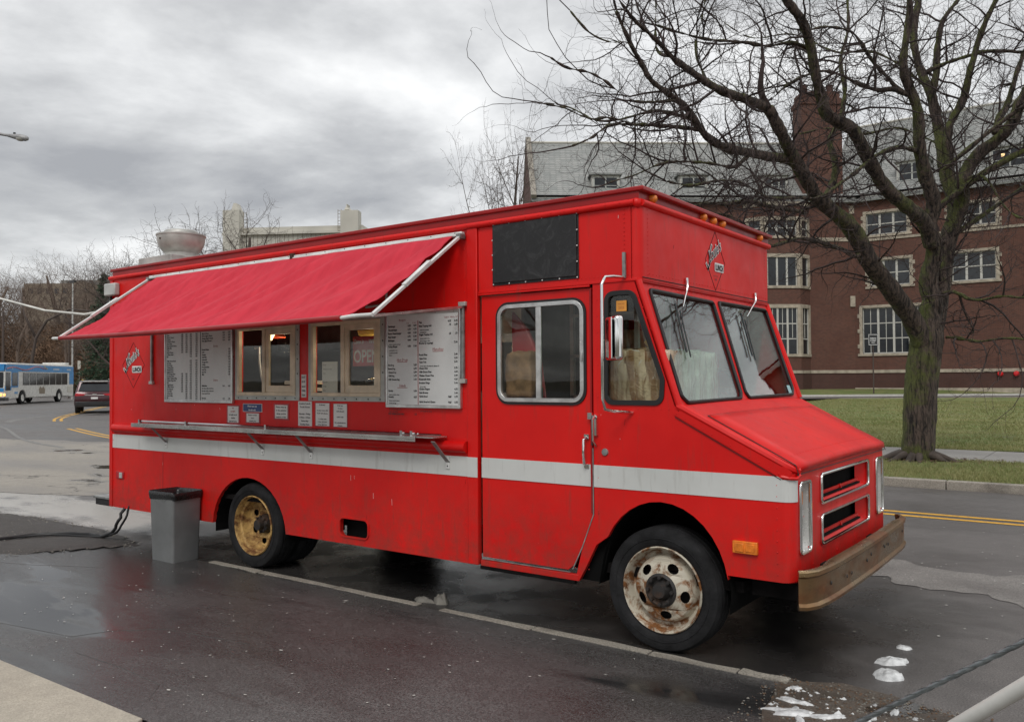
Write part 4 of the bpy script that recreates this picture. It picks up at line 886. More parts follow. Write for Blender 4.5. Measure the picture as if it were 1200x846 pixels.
# interior ----------------------------------------------------------------
b = MB(); b.box(-6.2, -1.45, W-.06, W-.04, .62, ZT-.03); b.box(-6.22, -6.20, .05, W-.05, .62, ZT-.03); b.box(-6.2, -.3, .04, W-.04, 2.60, 2.62); b.box(-6.2, -.62, .66, W-.66, .61, .63); b.box(-3.4, -.64, .06, .655, .61, .63); b.box(-3.4, -.64, W-.655, W-.06, .61, .63)
b.box(-1.60, -1.57, .75, W-.05, .62, 2.6); b.box(-1.3, -.2, W-.06, W-.045, .62, 1.45); b.box(.0, .04, .66, W-.66, .62, 1.30); b.box(-.64, .0, .06, W-.06, .925, .935)
b.build('interior_lining', 'lining', truck)
b = MB(); b.box(-5.9, -1.75, 1.62, 2.14, .63, 1.50); b.box(-5.9, -1.75, 1.80, 2.14, 1.95, 2.45); b.box(-4.4, -2.3, .06, .35, 1.36, 1.42); b.box(-3.9, -3.2, 1.5, 2.1, 1.5, 1.75); b.build('kitchen_unit', 'kitchen_steel', truck, bevel=.01)
b = MB(); b.box(-.15, .04, .1, 2.1, 1.30, 1.44); b.box(-.28, -.1, 1.45, 2.0, 1.15, 1.48); b.build('dashboard', 'black_plastic', truck, bevel=.02)
b = MB(); rg = [(.21*math.cos(t*PI/12), .21*math.sin(t*PI/12)) for t in range(25)]; b.tube([(-.30-.5*z_*.6, 1.66+y_, 1.52+z_*.75) for y_, z_ in rg], .016, 6); b.bar((-.30, 1.66, 1.52), (-.1, 1.66, 1.30), .04, .04); b.bar((-.30, 1.46, 1.52), (-.30, 1.86, 1.52), .02, .03); b.build('steering_wheel', 'black_plastic', truck, smooth=60)
b = MB(); b.box(-1.05, -.55, 1.42, 1.92, .95, 1.10); b.box(-1.12, -1.0, 1.42, 1.92, 1.05, 1.75); b.build('driver_seat', 'black_plastic', truck, bevel=.04)

GUY0, GUY1 = (1.048, -.635, 0), (3.791, -1.843, 2.261)
GRD0, GRD1 = (1.337, -.762, 0), (2.505, -1.644, 1.228)
# ================================================================== THINGS IN AND AROUND THE TRUCK
def bagthing(name, c, size, mat, label, cat, group=None, seed=0, rz=0.):
    b = MB(); n = 10; bm = bmesh.new(); bmesh.ops.create_cube(bm, size=1); bmesh.ops.subdivide_edges(bm, edges=bm.edges[:], cuts=9, use_grid_fill=True)
    for v in bm.verts:
        p = v.co.copy(); l = max(abs(p.x), abs(p.y), abs(p.z)); q = p.normalized()*.70; p = p.lerp(q, .22)
        p = Vector((p.x*size[0], p.y*size[1], p.z*size[2])); nz = noise.noise(p*14+Vector((seed, 0, 0)))*.022+noise.noise(p*40+Vector((0, seed, 0)))*.006
        v.co = p + p.normalized()*nz
    me = bpy.data.meshes.new(name); bm.to_mesh(me); bm.free(); me.materials.append(MATS[mat]); me.shade_smooth()
    o = bpy.data.objects.new(name, me); sc.collection.objects.link(o); o.location = c; o.rotation_euler = (0, 0, rz); return tag(o, label, cat, group)
BG = 'bagged buns piled behind the cab glass'
for i, (x, lab) in enumerate(((-.36, 'crinkled bag of tan buns behind the side glass, nearest the door'), (-.24, 'crinkled bag of tan buns in the middle of the quarter window'), (-.12, 'crinkled bag of buns at the front end of the quarter window'))):
    bagthing('bread_bag', (x, .17, 1.60), (.15, .24, .36), 'bag_bread', lab, 'bread bag', BG, i*3.3, .15*(i-1))
for i, (y, lab, mt) in enumerate(((.28, 'tan bag of buns at the left corner of the windshield', 'bag_bread'), (.46, 'second bag of buns from the left in the windshield, tan under clear plastic', 'bag_green'), (.64, 'greenish plastic bag of buns in the middle of the left windshield pane', 'bag_green'), (.82, 'greenish bag of buns nearest the windshield post in the centre', 'bag_green'))):
    bagthing('bread_bag', (-.155, y+.02, 1.60), (.16, .22, .36), mt, lab, 'bread bag', BG, 9+i*2.7, .2)
bagthing('paper_bag', (-1.13, .12, 1.64), (.20, .12, .30), 'brown_bag', 'crumpled brown paper bag in the left half of the door window', 'paper bag', None, 4)
b = MB(); b.poly([(-1.26, 1.47), (-.99, 1.47), (-1.03, 1.75), (-1.13, 1.95), (-1.26, 2.08)], [], sy(.16), (0, .04, 0)); tag(b.build('hanging_cloth', 'laminate_red', bevel=.01), 'dark red cloth hanging behind the left pane of the cab door', 'cloth')
b = MB(); b.box(-1.16, -.98, .12, .14, 1.46, 1.56); tag(b.build('green_crate', 'needles', bevel=.01), 'dark green box low behind the left pane of the cab door', 'box')
b = MB(); b.poly([(-.28, 1.84), (-.21, 1.89), (-.14, 1.84), (-.17, 1.79), (-.25, 1.80)], [], sy(.22), (0, .05, 0)); tag(b.build('yellow_cloth', 'mustard', bevel=.01), 'mustard coloured rag above the bags in the quarter window', 'rag')
sh_ = tag(empty('cab_shelving', (-.95, .8, .62)), 'dark shelf rack of cartons seen through the right pane of the cab door window', 'shelves')
b = MB()
for x in (-.24, .30): b.box(x, x+.03, 0, .03, 0, 1.7); b.box(x, x+.03, .5, .53, 0, 1.7)
for z in (.85, 1.15, 1.45): b.box(-.24, .33, 0, .53, z, z+.02)
b.build('rack', 'steel_dull', sh_)
for i, (x, z, w__, h__, mt) in enumerate(((-.18, .87, .2, .2, 'brown_bag'), (.06, .87, .2, .14, 'mustard'), (-.15, 1.17, .14, .2, 'equipment'), (.05, 1.17, .22, .17, 'brown_bag'), (-.1, 1.47, .3, .15, 'dark'))):
    b = MB(); b.box(x, x+w__, .03, .4, z, z+h__); b.build('carton', mt, sh_, bevel=.006)
# open sign
os_ = empty('open_sign', (-2.545, .03, 1.835)); tag(os_, 'red OPEN sign hung inside the right serving window', 'sign')
b = MB(); b.box(-.155, .155, 0, .008, -.115, .115); b.build('board', 'laminate_red', os_)
b = MB(); put_text(b, 'OPEN', lambda x, z: (x, -.001, z), -.01, -.085, .135, .27, 'c', bold=.02); put_text(b, 'Come in', lambda x, z: (x, -.001, z), -.145, .06, .045, .11, 'l', shear=.3, bold=.02); put_text(b, "WE'RE", lambda x, z: (x, -.001, z), .14, .06, .042, .12, 'r', bold=.03)
b.build('lettering', 'ink_white', os_, fix=False)
# serving hatch contents
hl_ = empty('heat_lamp', (-3.93, .25, 2.0)); tag(hl_, 'orange heat lamp with a glowing bulb in the left serving window', 'lamp')
b = MB(); b.lathe([(.02, .10), (.05, .08), (.09, 0), (.085, -.01)], (0, 0, 0), 'z', 16); b.tube([(0, 0, .1), (0, 0, .5)], .006, 5); b.build('shade', 'orange_lamp', hl_, smooth=40)
b = MB(); b.bar((.055, -.10, -.03), (.105, -.10, .03), .022, .022); b.build('bulb', 'bulb', hl_)
pl_ = bpy.data.lights.new('heat_lamp_light', 'POINT'); pl_.energy = 3.5; pl_.color = (1, .80, .58); pl_.shadow_soft_size = .05; po_ = bpy.data.objects.new('heat_lamp_light', pl_); sc.collection.objects.link(po_); po_.parent = hl_; po_.location = (.08, .05, -.10)
b = MB(); b.tube([(-4.05, .12, 1.90), (-3.99, .12, 1.905), (-3.985, .12, 1.78), (-3.96, .12, 1.66), (-3.92, .12, 1.56), (-3.88, .12, 1.52)], .009, 8); tag(b.build('spray_hose', 'hose_white', smooth=60), 'curved white hose behind the left pane of the left serving window', 'hose')
b = MB(); b.tube([(-3.86, .10, 1.72), (-3.86, .10, 1.93), (-3.80, .10, 1.93)], .006, 6); tag(b.build('wire_hook', 'chrome', smooth=60), 'bent steel hook beside the hose in the left serving window', 'hook')
b = MB(); b.box(-3.62, -3.36, .10, .35, 1.52, 1.55); b.box(-3.62, -3.36, .10, .35, 1.58, 1.61); b.box(-3.62, -3.36, .16, .35, 1.47, 1.52, 1); tag(b.build('foam_tray', ['paper', 'dark'], bevel=.004), 'stack of two white trays in the left serving window', 'tray')
b = MB(); b.poly(rect(-3.06, -2.88, 1.50, 1.76), [], sy(.03), (0, .003, 0)); ps = b.build('price_sheet', 'paper'); tag(ps, 'white handwritten sheet inside the left pane of the right serving window', 'paper sheet')
b = MB()
for i, s in enumerate(('Soup', 'chicken noodle', 'chili', '', 'Specials', 'wings', 'fries')): put_text(b, s, lambda x, z: (x, .0285, z), -3.045, 1.73-.034*i, .017, None) if s else None
b.build('lettering', 'ink', ps, fix=False)
b = MB(); b.box(-2.86, -2.75, .04, .06, 1.50, 1.575); tag(b.build('blue_packet', 'ink_blue', bevel=.004), 'small blue packet beside the white sheet in the right serving window', 'packet')
b = MB(); b.tube([(-3.1, .5, 2.03), (-2.7, .5, 2.03)], .05, 8); b.box(-2.98, -2.80, .30, .45, 1.88, 1.93); ys_ = b.build('yellow_lamp_shade', 'mustard', smooth=40); tag(ys_, 'yellow lamp shade hanging high behind the right serving window', 'lamp shade')
pl_ = bpy.data.lights.new('shade_light', 'POINT'); pl_.energy = 5; pl_.color = (1, .82, .60); pl_.shadow_soft_size = .05; po_ = bpy.data.objects.new('shade_light', pl_); sc.collection.objects.link(po_); po_.parent = ys_; po_.location = (-2.9, .42, 1.84)
bagthing('foil_pan', (-2.50, .12, 1.56), (.17, .14, .12), 'plastic_film', 'clear domed food container in the right serving window', 'container', None, 6)

# trash can -----------------------------------------------------------
can = empty('trash_can', (-4.835, -.155, .004)); tag(can, 'square grey plastic trash can with black liner beside the truck', 'trash can')
def frus(b, a0, a1, z0, z1, r0=.02, m=0, cap=(0, 0)):
    n0 = roundpoly(rect(-a0[0], a0[0], -a0[1], a0[1]), r0, 4); n1 = roundpoly(rect(-a1[0], a1[0], -a1[1], a1[1]), r0*1.2, 4); k = len(n0)
    b.add([(x, y, z0) for x, y in n0]+[(x, y, z1) for x, y in n1], [(i, (i+1) % k, (i+1) % k+k, i+k) for i in range(k)]+([tuple(range(k))] if cap[0] else [])+([tuple(range(k, 2*k))] if cap[1] else []), m)
b = MB(); frus(b, (.170, .130), (.188, .146), 0, .60, cap=(1, 0)); frus(b, (.194, .150), (.194, .150), .585, .605); frus(b, (.18, .138), (.150, .115), .60, .05, cap=(0, 1))
b.tube([(-.10, -.145, .565), (-.06, -.143, .535), (-.0, -.142, .525), (.06, -.143, .535), (.10, -.145, .565)], .003, 4)
bd = b.build('body', 'bag_can', can, smooth=35)
b = MB(); V = []; k = 64; rr = roundpoly(rect(-.198, .198, -.150, .150), .03, 15); k = len(rr); rows = [(1.0, .555), (1.02, .585), (1.03, .612), (1.0, .620), (.93, .612), (.86, .585), (.78, .45)]
for (s, z) in rows:
    for j, (x, y) in enumerate(rr): q = noise.noise(Vector((x*22, y*22, z*9)))*.010; V.append((x*s+q*.5, y*s-q*.4, z+q*(1.6 if s >= 1 else .8)))
b.add(V, [(i*k+j, i*k+(j+1) % k, (i+1)*k+(j+1) % k, (i+1)*k+j) for i in range(len(rows)-1) for j in range(k)]); b.build('bin_liner', 'bin_liner', can, smooth=60, fix=False)

# cables -----------------------------------------------------------------
b = MB(); b.tube([(-6.25, -.01, 2.44), (-6.9, .25, 2.40), (-7.72, .61, 2.44), (-8.04, .62, 2.43), (-9.26, .71, 2.55), (-10.81, .80, 2.81), (-14, 1.0, 3.5), (-20, 1.4, 5.2)], .016, 6)
tag(b.build('power_cable', 'cable_white', smooth=60), 'white overhead cable sagging from the rear corner of the truck', 'cable')
b = MB(); b.tube([(-6.22, -.015, 2.47), (-6.35, .02, 2.43), (-6.5, .08, 2.38), (-6.75, .18, 2.37)], .022, 6); tag(b.build('cable_clamp', 'cable_black', smooth=60), 'black clamp where the white cable meets the truck', 'clamp')
for k_, lab in ((0, 'thick black cable hanging from under the truck tail and lying on the gravel'), (1, 'thinner black cable trailing beside the thick one at the truck tail')):
    o = .10*k_; rn = random.Random(5+k_); P = [(-6.00+o, .02, .40), (-6.02+o, -.03, .25), (-6.10+o*.6, -.05, .10), (-6.30+o*.3, -.06, .035), (-6.55, -.08-o, .035), (-6.85, -.20-o, .035), (-7.0, -.42-o, .035), (-7.05, -.8, .035), (-7.5+o, -1.5, .03), (-8.5, -2.2, .03), (-11, -3, .03)]
    Q = []
    for i in range(len(P)-1):
        for t in (0, .25, .5, .75): a = Vector(P[i]).lerp(Vector(P[i+1]), t); Q.append(a+Vector((rn.uniform(-.012, .012), rn.uniform(-.012, .012), 0)))
    b = MB(); b.tube(Q, .017-.005*k_, 6); tag(b.build('ground_cable', 'cable_black', smooth=60), lab, 'cable')

# guy wires near the camera ------------------------------------------------
b = MB(); b.tube([GUY0, GUY1], .0105, 8)
V0, V1 = Vector(GUY0), Vector(GUY1); D_ = (V1-V0).normalized(); X_ = D_.cross(Vector((0, 0, 1))).normalized(); Y_ = D_.cross(X_); L_ = (V1-V0).length; n_ = int(L_/.012)
for s in range(3):
    b.tube([V0+D_*(i*.012)+(X_*math.cos(i*.35+s*2.09)+Y_*math.sin(i*.35+s*2.09))*.0085 for i in range(0, n_, 1)], .0045, 3)
gw = b.build('guy_wire', 'strand', smooth=60); tag(gw, 'grey twisted steel guy wire crossing the bottom right corner, thinner of the two lines', 'guy wire')
b = MB(); K = V0+D_*(L_*.335); b.tube([K-D_*.10, K+D_*.12+Vector((0, 0, -.006))-X_*.01], .006, 5); b.tube([K+D_*.05, K+D_*.15+X_*.02-Vector((0, 0, .012))], .0035, 4); b.tube([K+D_*.05, K+D_*.16-Vector((0, 0, .024))], .0035, 4); b.build('loose_strand', 'strand', gw, smooth=60)
b = MB(); b.tube([GRD0, GRD1], .027, 14); g2 = b.build('guy_guard', 'guard_tube', smooth=60); tag(g2, 'thick cream plastic guy guard tube at the bottom right corner', 'guy guard')
b = MB(); a_, c_ = Vector(GRD0), Vector(GRD1); d_ = (c_-a_).normalized(); o_ = d_.cross(Vector((-.59, .8, 0))).normalized()*.024; b.bar(a_-o_*1.0, c_-o_*1.0, .012, .010); b.build('guard_rib', 'guard_tube', g2)

# street lamp, left ------------------------------------------------------
lp = empty('street_lamp', G(-20.8, 30, 0)); tag(lp, 'grey cobra-head street lamp reaching in at the left edge of the sky', 'street lamp')
lo = Vector(lp.location)
def lpb(b, name, mat, **k): o = b.build(name, mat, lp, **k); o.location = -lo; return o
h0, h1 = G(-17.34, 30, 10.36), G(-17.98, 30, 10.47); ax = h0-h1
b = MB(); b.tube([h1+ax*t for t in (-.25, .0, .3, .6, .85, .97, 1.0)], [.045, .07, .10, .115, .105, .07, .03], 14); lpb(b, 'lamp_head', 'lamp_grey', smooth=60)
b = MB(); q = h1+ax*.55-Vector((0, 0, .075)); b.lathe([(.15, .03), (.14, -.01), (.09, -.045), (0, -.055)], q, 'z', 14); lpb(b, 'lens', 'white_trim', smooth=60)
b = MB(); q = h1+ax*.22+Vector((0, 0, .08)); b.lathe([(.045, -.02), (.045, .06), (0, .065)], q, 'z', 8); lpb(b, 'photocell', 'black_plastic')
b = MB(); b.tube([h1-ax*.1, G(-18.6, 30, 10.58), G(-19.8, 30, 10.6), G(-20.6, 30, 10.2), G(-20.8, 30, 9.5)], [.05, .055, .06, .065, .07], 8); b.tube([G(-20.8, 30, 0), G(-20.8, 30, 9.7)], [.13, .08], 10); lpb(b, 'pole', 'lamp_grey', smooth=60)

# ================================================================== GROUND
def flat(name, pts, z, mat, sub=0):
    b = MB(); tri = tessellate_polygon([[Vector((x, y, 0)) for x, y in pts]]); b.add([(x, y, z) for x, y in pts], [tuple(t) for t in tri])
    o = b.build(name, mat, fix=False)
    me = o.data
    if me.polygons[0].normal.z < 0: me.flip_normals()
    return o
struct(flat('ground', [(-900, -900), (900, -900), (900, 900), (-900, 900)], -.03, 'ground_mat'))
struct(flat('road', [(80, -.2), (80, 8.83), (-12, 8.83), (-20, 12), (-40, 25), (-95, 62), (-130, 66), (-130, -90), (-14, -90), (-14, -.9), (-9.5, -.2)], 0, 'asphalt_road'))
def wob(pts, amp, step, seed):
    out = []; k = len(pts)
    for i in range(k):
        a = Vector(pts[i]); c_ = Vector(pts[(i+1) % k]); n_ = max(1, int((c_-a).length/step))
        for j in range(n_):
            p = a.lerp(c_, j/n_); q = noise.noise(Vector((p.x*1.7, p.y*1.7, seed)))*amp + noise.noise(Vector((p.x*6, p.y*6, seed)))*amp*.5
            t = (c_-a).normalized(); out.append((p.x-t.y*q, p.y+t.x*q))
    return out
struct(flat('driveway_apron', [(.70, -.072), (14, -.072), (14, -6), (-1.3, -6), (-1.60, -2.30), (-2.1, -2.37), (-3.12, -2.33), (-5.2, -2.33), (-14, -2.33), (-14, -.9), (-9, .0), (-5.6, -.072)], .004, 'asphalt_pad'))
struct(flat('corner_paving', wob([(-9.8, 1.55), (-9.8, 5.6), (-14, 6.4), (-20, 7.2), (-24, 6.2), (-22.5, 4.6), (-16, 2.2), (-11.5, .9)], .35, .8, 3), .004, 'concrete_worn'))
# rough gravel bed between drive and gutter
b = MB(); pg = [(-5.62, -.02), (-5.9, .12), (-7.0, .26), (-8.2, .26), (-9.4, .1), (-12, -.5), (-12, -2.4), (-9.3, -2.0), (-6.2, -1.0), (-5.85, -.38)]
nx, ny = 70, 40; V = []; F_ = []; 
from mathutils.geometry import intersect_point_tri_2d
tris = tessellate_polygon([[Vector((x, y, 0)) for x, y in pg]])
def inside(x, y):
    return any(intersect_point_tri_2d(Vector((x, y)), Vector(pg[t[0]]), Vector(pg[t[1]]), Vector(pg[t[2]])) for t in tris)
idx = {}
for i in range(nx+1):
    for j in range(ny+1):
        x = -12+6.4*i/nx; y = -2.4+2.75*j/ny; jx, jy = noise.noise(Vector((x*9, y*9, 1)))*.03, noise.noise(Vector((x*9, y*9, 5)))*.03
        if inside(x, y): idx[(i, j)] = len(V); q_ = sum(inside(x+.16*math.cos(t*PI/3), y+.16*math.sin(t*PI/3)) for t in range(6))/6; V.append((x+jx, y+jy, -.012*(1-q_)+q_*(.008+.022*max(0, noise.noise(Vector((x*1.3, y*1.3, 2)))+.4)+.014*abs(noise.noise(Vector((x*11, y*11, 4)))))))
for (i, j) in list(idx):
    if (i+1, j) in idx and (i, j+1) in idx and (i+1, j+1) in idx: F_.append((idx[(i, j)], idx[(i+1, j)], idx[(i+1, j+1)], idx[(i, j+1)]))
b.add(V, F_); struct(b.build('gravel_bed', 'gravel_ground', smooth=180, fix=False))
b = MB(); rn = random.Random(3)
def pebble(b, c, r, rn, m=0):
    c = Vector(c); vs = []
    for (a, e_) in ((0, 0), (72, 8), (144, -5), (216, 10), (288, 0)): q = r*rn.uniform(.6, 1.2); vs.append(c+Vector((q*math.cos(math.radians(a)), q*math.sin(math.radians(a)), 0)))
    vs.append(c+Vector((rn.uniform(-.3, .3)*r, rn.uniform(-.3, .3)*r, r*rn.uniform(.4, .9))))
    b.add(vs, [(i, (i+1) % 5, 5) for i in range(5)], m)
for i in range(2600):
    x = rn.uniform(-11, -5.7); y = rn.uniform(-1.9, .25)
    if inside(x, y): pebble(b, (x, y, .012), rn.uniform(.005, .017), rn)
o = b.build('loose_gravel', 'stone_grey', fix=False); tag(o, 'dark wet gravel scattered beside the gutter behind the truck', 'gravel', kind='stuff')
# pale concrete pavement, near left
b = MB(); fp = [(-5.4, -2.345), (-3.3, -2.335), (-1.63, -2.315), (-1.50, -2.55), (-1.40, -6), (-3.35, -6), (-5.4, -6)]
b.poly([(-3.36, -2.34), (-1.62, -2.315), (-1.45, -2.62), (-1.30, -6), (-3.36, -6)], [], lambda x, y: (x, y, .016), (0, 0, -.03)); sl = b.build('pavement', 'concrete_pale', bevel=.005); struct(sl)
b = MB(); b.poly([(-5.6, -2.345), (-3.37, -2.34), (-3.37, -6), (-5.6, -6)], [], lambda x, y: (x, y, .016), (0, 0, -.03)); b.build('paving_slab', 'concrete_pale', sl, bevel=.005)
# kerb stones under the truck's wheels
rn = random.Random(9); x = -4.45; kb = bpy.data.objects.new('kerb', None); sc.collection.objects.link(kb); struct(kb)
while x < .60:
    L = rn.uniform(.45, 1.0); x1 = min(x+L, .70); x1 = -1.95 if x < -1.95 < x1 else x1; b = MB(); z = .010+rn.uniform(-.003, .004); yo = rn.uniform(-.008, .008); n_ = 8; top = []; 
    up = [(x+.006+(x1-x-.012)*i/n_, -.005+yo+noise.noise(Vector((x+i*.3, 1, 0)))*.018) for i in range(n_+1)]; dn = [(x1-.006-(x1-x-.012)*i/n_, -.072+yo+noise.noise(Vector((x+i*.3, 7, 0)))*.026) for i in range(n_+1)]
    b.poly(up+dn, [], lambda a, c: (a, c, z), (0, 0, -.03)); 
    b.build('kerb_stone', 'kerb_mat', kb, bevel=.003, seg=1)
    x = x1 if x1 != -1.95 else -1.74
# ground under the truck: its shade is painted into the road colour
# muddy corner at lower right
struct(flat('verge', wob([(.66, -.06), (.72, -.5), (.98, -1.15), (1.9, -2.3), (2.6, -5), (9, -5), (9, -.9), (3.0, -.28), (1.5, -.03), (1.15, .09), (.95, .08)], .05, .12, 6), .007, 'mud'))
b = MB(); rn = random.Random(17)
for i in range(2600):
    x = rn.uniform(.60, 2.4); y = rn.uniform(-1.9, .12)*rn.random()
    if y > .10-.13*abs(x-1.0): continue
    pebble(b, (x, y, .008), rn.uniform(.002, .009), rn, rn.choice((0, 0, 1, 1, 1)))
tag(b.build('gravel_litter', ['stone_grey', 'leaf_brown'], fix=False), 'brown leaf bits and grit on the muddy corner at bottom right', 'grit', kind='stuff')
def lump(name, c, rx, ry, h, mat, label, cat, group=None, seed=0, rz=0., n=16, rough=.35):
    b = MB(); V = [(0, 0, h*.85)]; rings = 6
    for i in range(1, rings+1):
        t = i/rings
        for j in range(n):
            a = 2*PI*j/n; q = 1+rough*noise.noise(Vector((math.cos(a)*1.6, math.sin(a)*1.6, seed)))+rough*.4*noise.noise(Vector((math.cos(a)*5, math.sin(a)*5, seed)))
            z = h*(1-t**4.5)*(.8+.7*noise.noise(Vector((math.cos(a)*t*3, math.sin(a)*t*3, seed+4)))) - (.004 if i == rings else 0)
            V.append((rx*t*q*math.cos(a), ry*t*q*math.sin(a), z))
    F_ = [(0, 1+j, 1+(j+1) % n) for j in range(n)] + [(1+i*n+j, 1+i*n+(j+1) % n, 1+(i+1)*n+(j+1) % n, 1+(i+1)*n+j) for i in range(rings-1) for j in range(n)]
    F_.append(tuple(1+(rings-1)*n+j for j in range(n))[::-1])
    b.add(V, F_); o = b.build(name, mat, smooth=50); o.location = c; o.rotation_euler = (0, 0, rz); return tag(o, label, cat, group)
SG = 'lumps of old snow on the asphalt by the bumper'
lump('snow_lump', (1.105, .36, .002), .085, .075, .035, 'ice', 'largest lump of old snow on the road, right of the front bumper', 'snow', SG, 1, .9)
lump('snow_lump', (1.065, .60, .002), .095, .050, .030, 'ice', 'middle lump of old snow on the road right of the bumper', 'snow', SG, 2, .6)
lump('snow_lump', (1.065, .92, .002), .048, .033, .014, 'ice', 'smallest and farthest lump of old snow beyond the front wheel', 'snow', SG, 3)
SG2 = 'patches of icy snow on the muddy corner'
for i, (x, y, rx, ry, lab) in enumerate(((.80, -.30, .10, .028, 'thin streak of icy snow nearest the end of the kerb line'), (.84, -.44, .15, .045, 'broad flat patch of icy snow at the bottom edge near the mud'), (.99, -.40, .09, .03, 'rightmost of the flat icy patches on the mud left of the guy wire'), (.755, -.12, .04, .022, 'small snow bit just right of where the pale kerb line ends'), (1.16, -.33, .045, .03, 'snow bit under the twisted guy wire'), (1.24, -.16, .06, .016, 'thin snow sliver between the guy wire and the guard tube'), (.91, -.56, .10, .03, 'icy patch cut by the bottom frame edge left of the guy wire'))):
    lump('snow_patch', (x, y, .006), rx, ry, .012, 'ice', lab, 'snow', SG2, 5+i, .3*i, rough=.9)
lump('broken_stone', (-1.86, .10, .004), .065, .045, .065, 'stone_grey', 'pointed grey broken stone in the kerb gap under the truck door', 'stone', None, 21)
lump('rubble', (-1.99, .06, .004), .075, .040, .03, 'stone_grey', 'low crumbled rubble left of the pointed stone by the kerb gap', 'rubble', None, 24, rough=.8)
b = MB(); rn = random.Random(301)
for i in range(60):
    x = rn.uniform(.72, 1.4); pebble(b, (x, -.08-.45*rn.random(), .007), rn.uniform(.004, .018), rn)
tag(b.build('ice_crumbs', 'ice', fix=False), 'tiny crumbs of ice strewn between the flat icy patches on the muddy corner', 'ice crumbs', kind='stuff')
b = MB(); rn = random.Random(23)
for i in range(260):
    x = -2.6+rn.gauss(0, 1.5); y = rn.uniform(-2.2, -.1)
    if x > .6 or rn.random() > .75: continue
    s = rn.uniform(.003, .009); a = rn.uniform(0, 6.3); z = .0075
    if i < 16: s *= 2.1
    c_ = [(x+s*k_*math.cos(a+t), y+s*math.sin(a+t)*k2, z) for t, k_, k2 in ((0, 1.6, 1), (1.3, .8, .7), (2.9, 1.3, .9), (4.3, .7, .8))]
    b.add(c_, [(0, 1, 2, 3)])
for i in range(120):
    x = rn.uniform(-.6, 2.2); y = rn.uniform(1, 5.5); s = rn.uniform(.004, .012); a = rn.uniform(0, 6)
    b.add([(x+s*math.cos(a+t), y+s*math.sin(a+t), .006) for t in (0, 1.4, 3.1, 4.5)], [(0, 1, 2, 3)])
tag(b.build('litter_specks', 'litter', fix=False), 'tiny pale flecks of litter scattered over the wet asphalt', 'litter', kind='stuff')
# apron joints
b = MB()
for p, q, wd in (((-3.3, -2.22), (-2.2, -1.95), .012), ((-3.2, -1.95), (-5.9, -.80), .008)): pass
JL = [[(-4.3, -2.05), (-3.24, -1.86), (-3.15, -1.65), (-2.9, -1.42), (-2.2, -1.3)], [(-2.9, -2.0), (-2.45, -1.98), (-2.0, -2.0), (-1.85, -2.15)], [(-7.4, -1.6), (-5.7, -1.05), (-5.0, -.72)]]
for J in JL:
    b.tube([(x, y, .0035) for x, y in J], .0022, 4)
struct(b.build('tar_joint', 'gravel_ground', smooth=60))
# road markings ------------------------------------------------------------
def ribbon(name, path, off, wd, z, mat):
    b = MB(); P = [Vector(p) for p in path]; V = []
    for i, p in enumerate(P):
        t = (P[min(i+1, len(P)-1)]-P[max(i-1, 0)]).normalized(); n_ = Vector((-t.y, t.x)); V += [(*(p+n_*(off-wd/2)), z), (*(p+n_*(off+wd/2)), z)]
    b.add(V, [(2*i, 2*i+2, 2*i+3, 2*i+1) for i in range(len(P)-1)]); return b.build(name, mat)
def sm(path, n=6):
    out = []; P = [Vector(p) for p in path]
    for i in range(len(P)-1):
        p0, p1, p2, p3 = P[max(i-1, 0)], P[i], P[i+1], P[min(i+2, len(P)-1)]
        for j in range(n):
            t = j/n; out.append(tuple(.5*((2*p1)+(-p0+p2)*t+(2*p0-5*p1+4*p2-p3)*t*t+(-p0+3*p1-3*p2+p3)*t**3)))
    return out+[tuple(P[-1])]
c1 = sm([(70, 6.3), (30, 6.3), (6, 6.28), (0, 6.22), (-8, 6.30), (-15, 6.95), (-22.0, 8.35), (-27.5, 9.95)])
for o_ in (-.13, .13): struct(ribbon('yellow_line', c1, o_, .11, .004, 'line_yellow'))
c2 = sm([(-33.5, 12.3), (-36.7, 13.9), (-42, 17.3), (-50, 22.6), (-58, 28.5)])
for o_ in (-.13, .13): struct(ribbon('yellow_line', c2, o_, .12, .004, 'line_yellow'))
struct(ribbon('edge_line', sm([(-19, 5.6), (-23, 6.4), (-31, 9.1), (-45, 13), (-60, 17)]), 0, .12, .008, 'line_white'))
struct(ribbon('old_lane_line', sm([(-34.5, 10.8), (-36.2, 11.8), (-38.5, 13.9), (-39, 16), (-42, 18.8)]), 0, .3, .004, 'line_white'))
# worn pale band on the road at the right
struct(flat('road_patch', wob([(-.6, 3.42), (4, 3.38), (9, 3.3), (9, 2.3), (2.0, 2.15), (1.2, 2.50), (.5, 2.78), (-.6, 2.9)], .30, .06, 12), .004, 'asphalt_pale'))
# far kerb: granite lengths
fk = bpy.data.objects.new('kerb', None); sc.collection.objects.link(fk); struct(fk)
rn = random.Random(31); x = -11.; 
while x < 40:
    L = 1.83+rn.uniform(-.1, .1); b = MB(); b.box(x+.006, x+L-.006, 8.86+rn.uniform(-.006, .006), 9.02, -.05, .125+rn.uniform(-.004, .004)); b.build('kerb_stone', 'kerb_mat', fk, bevel=.012, seg=2); x += L
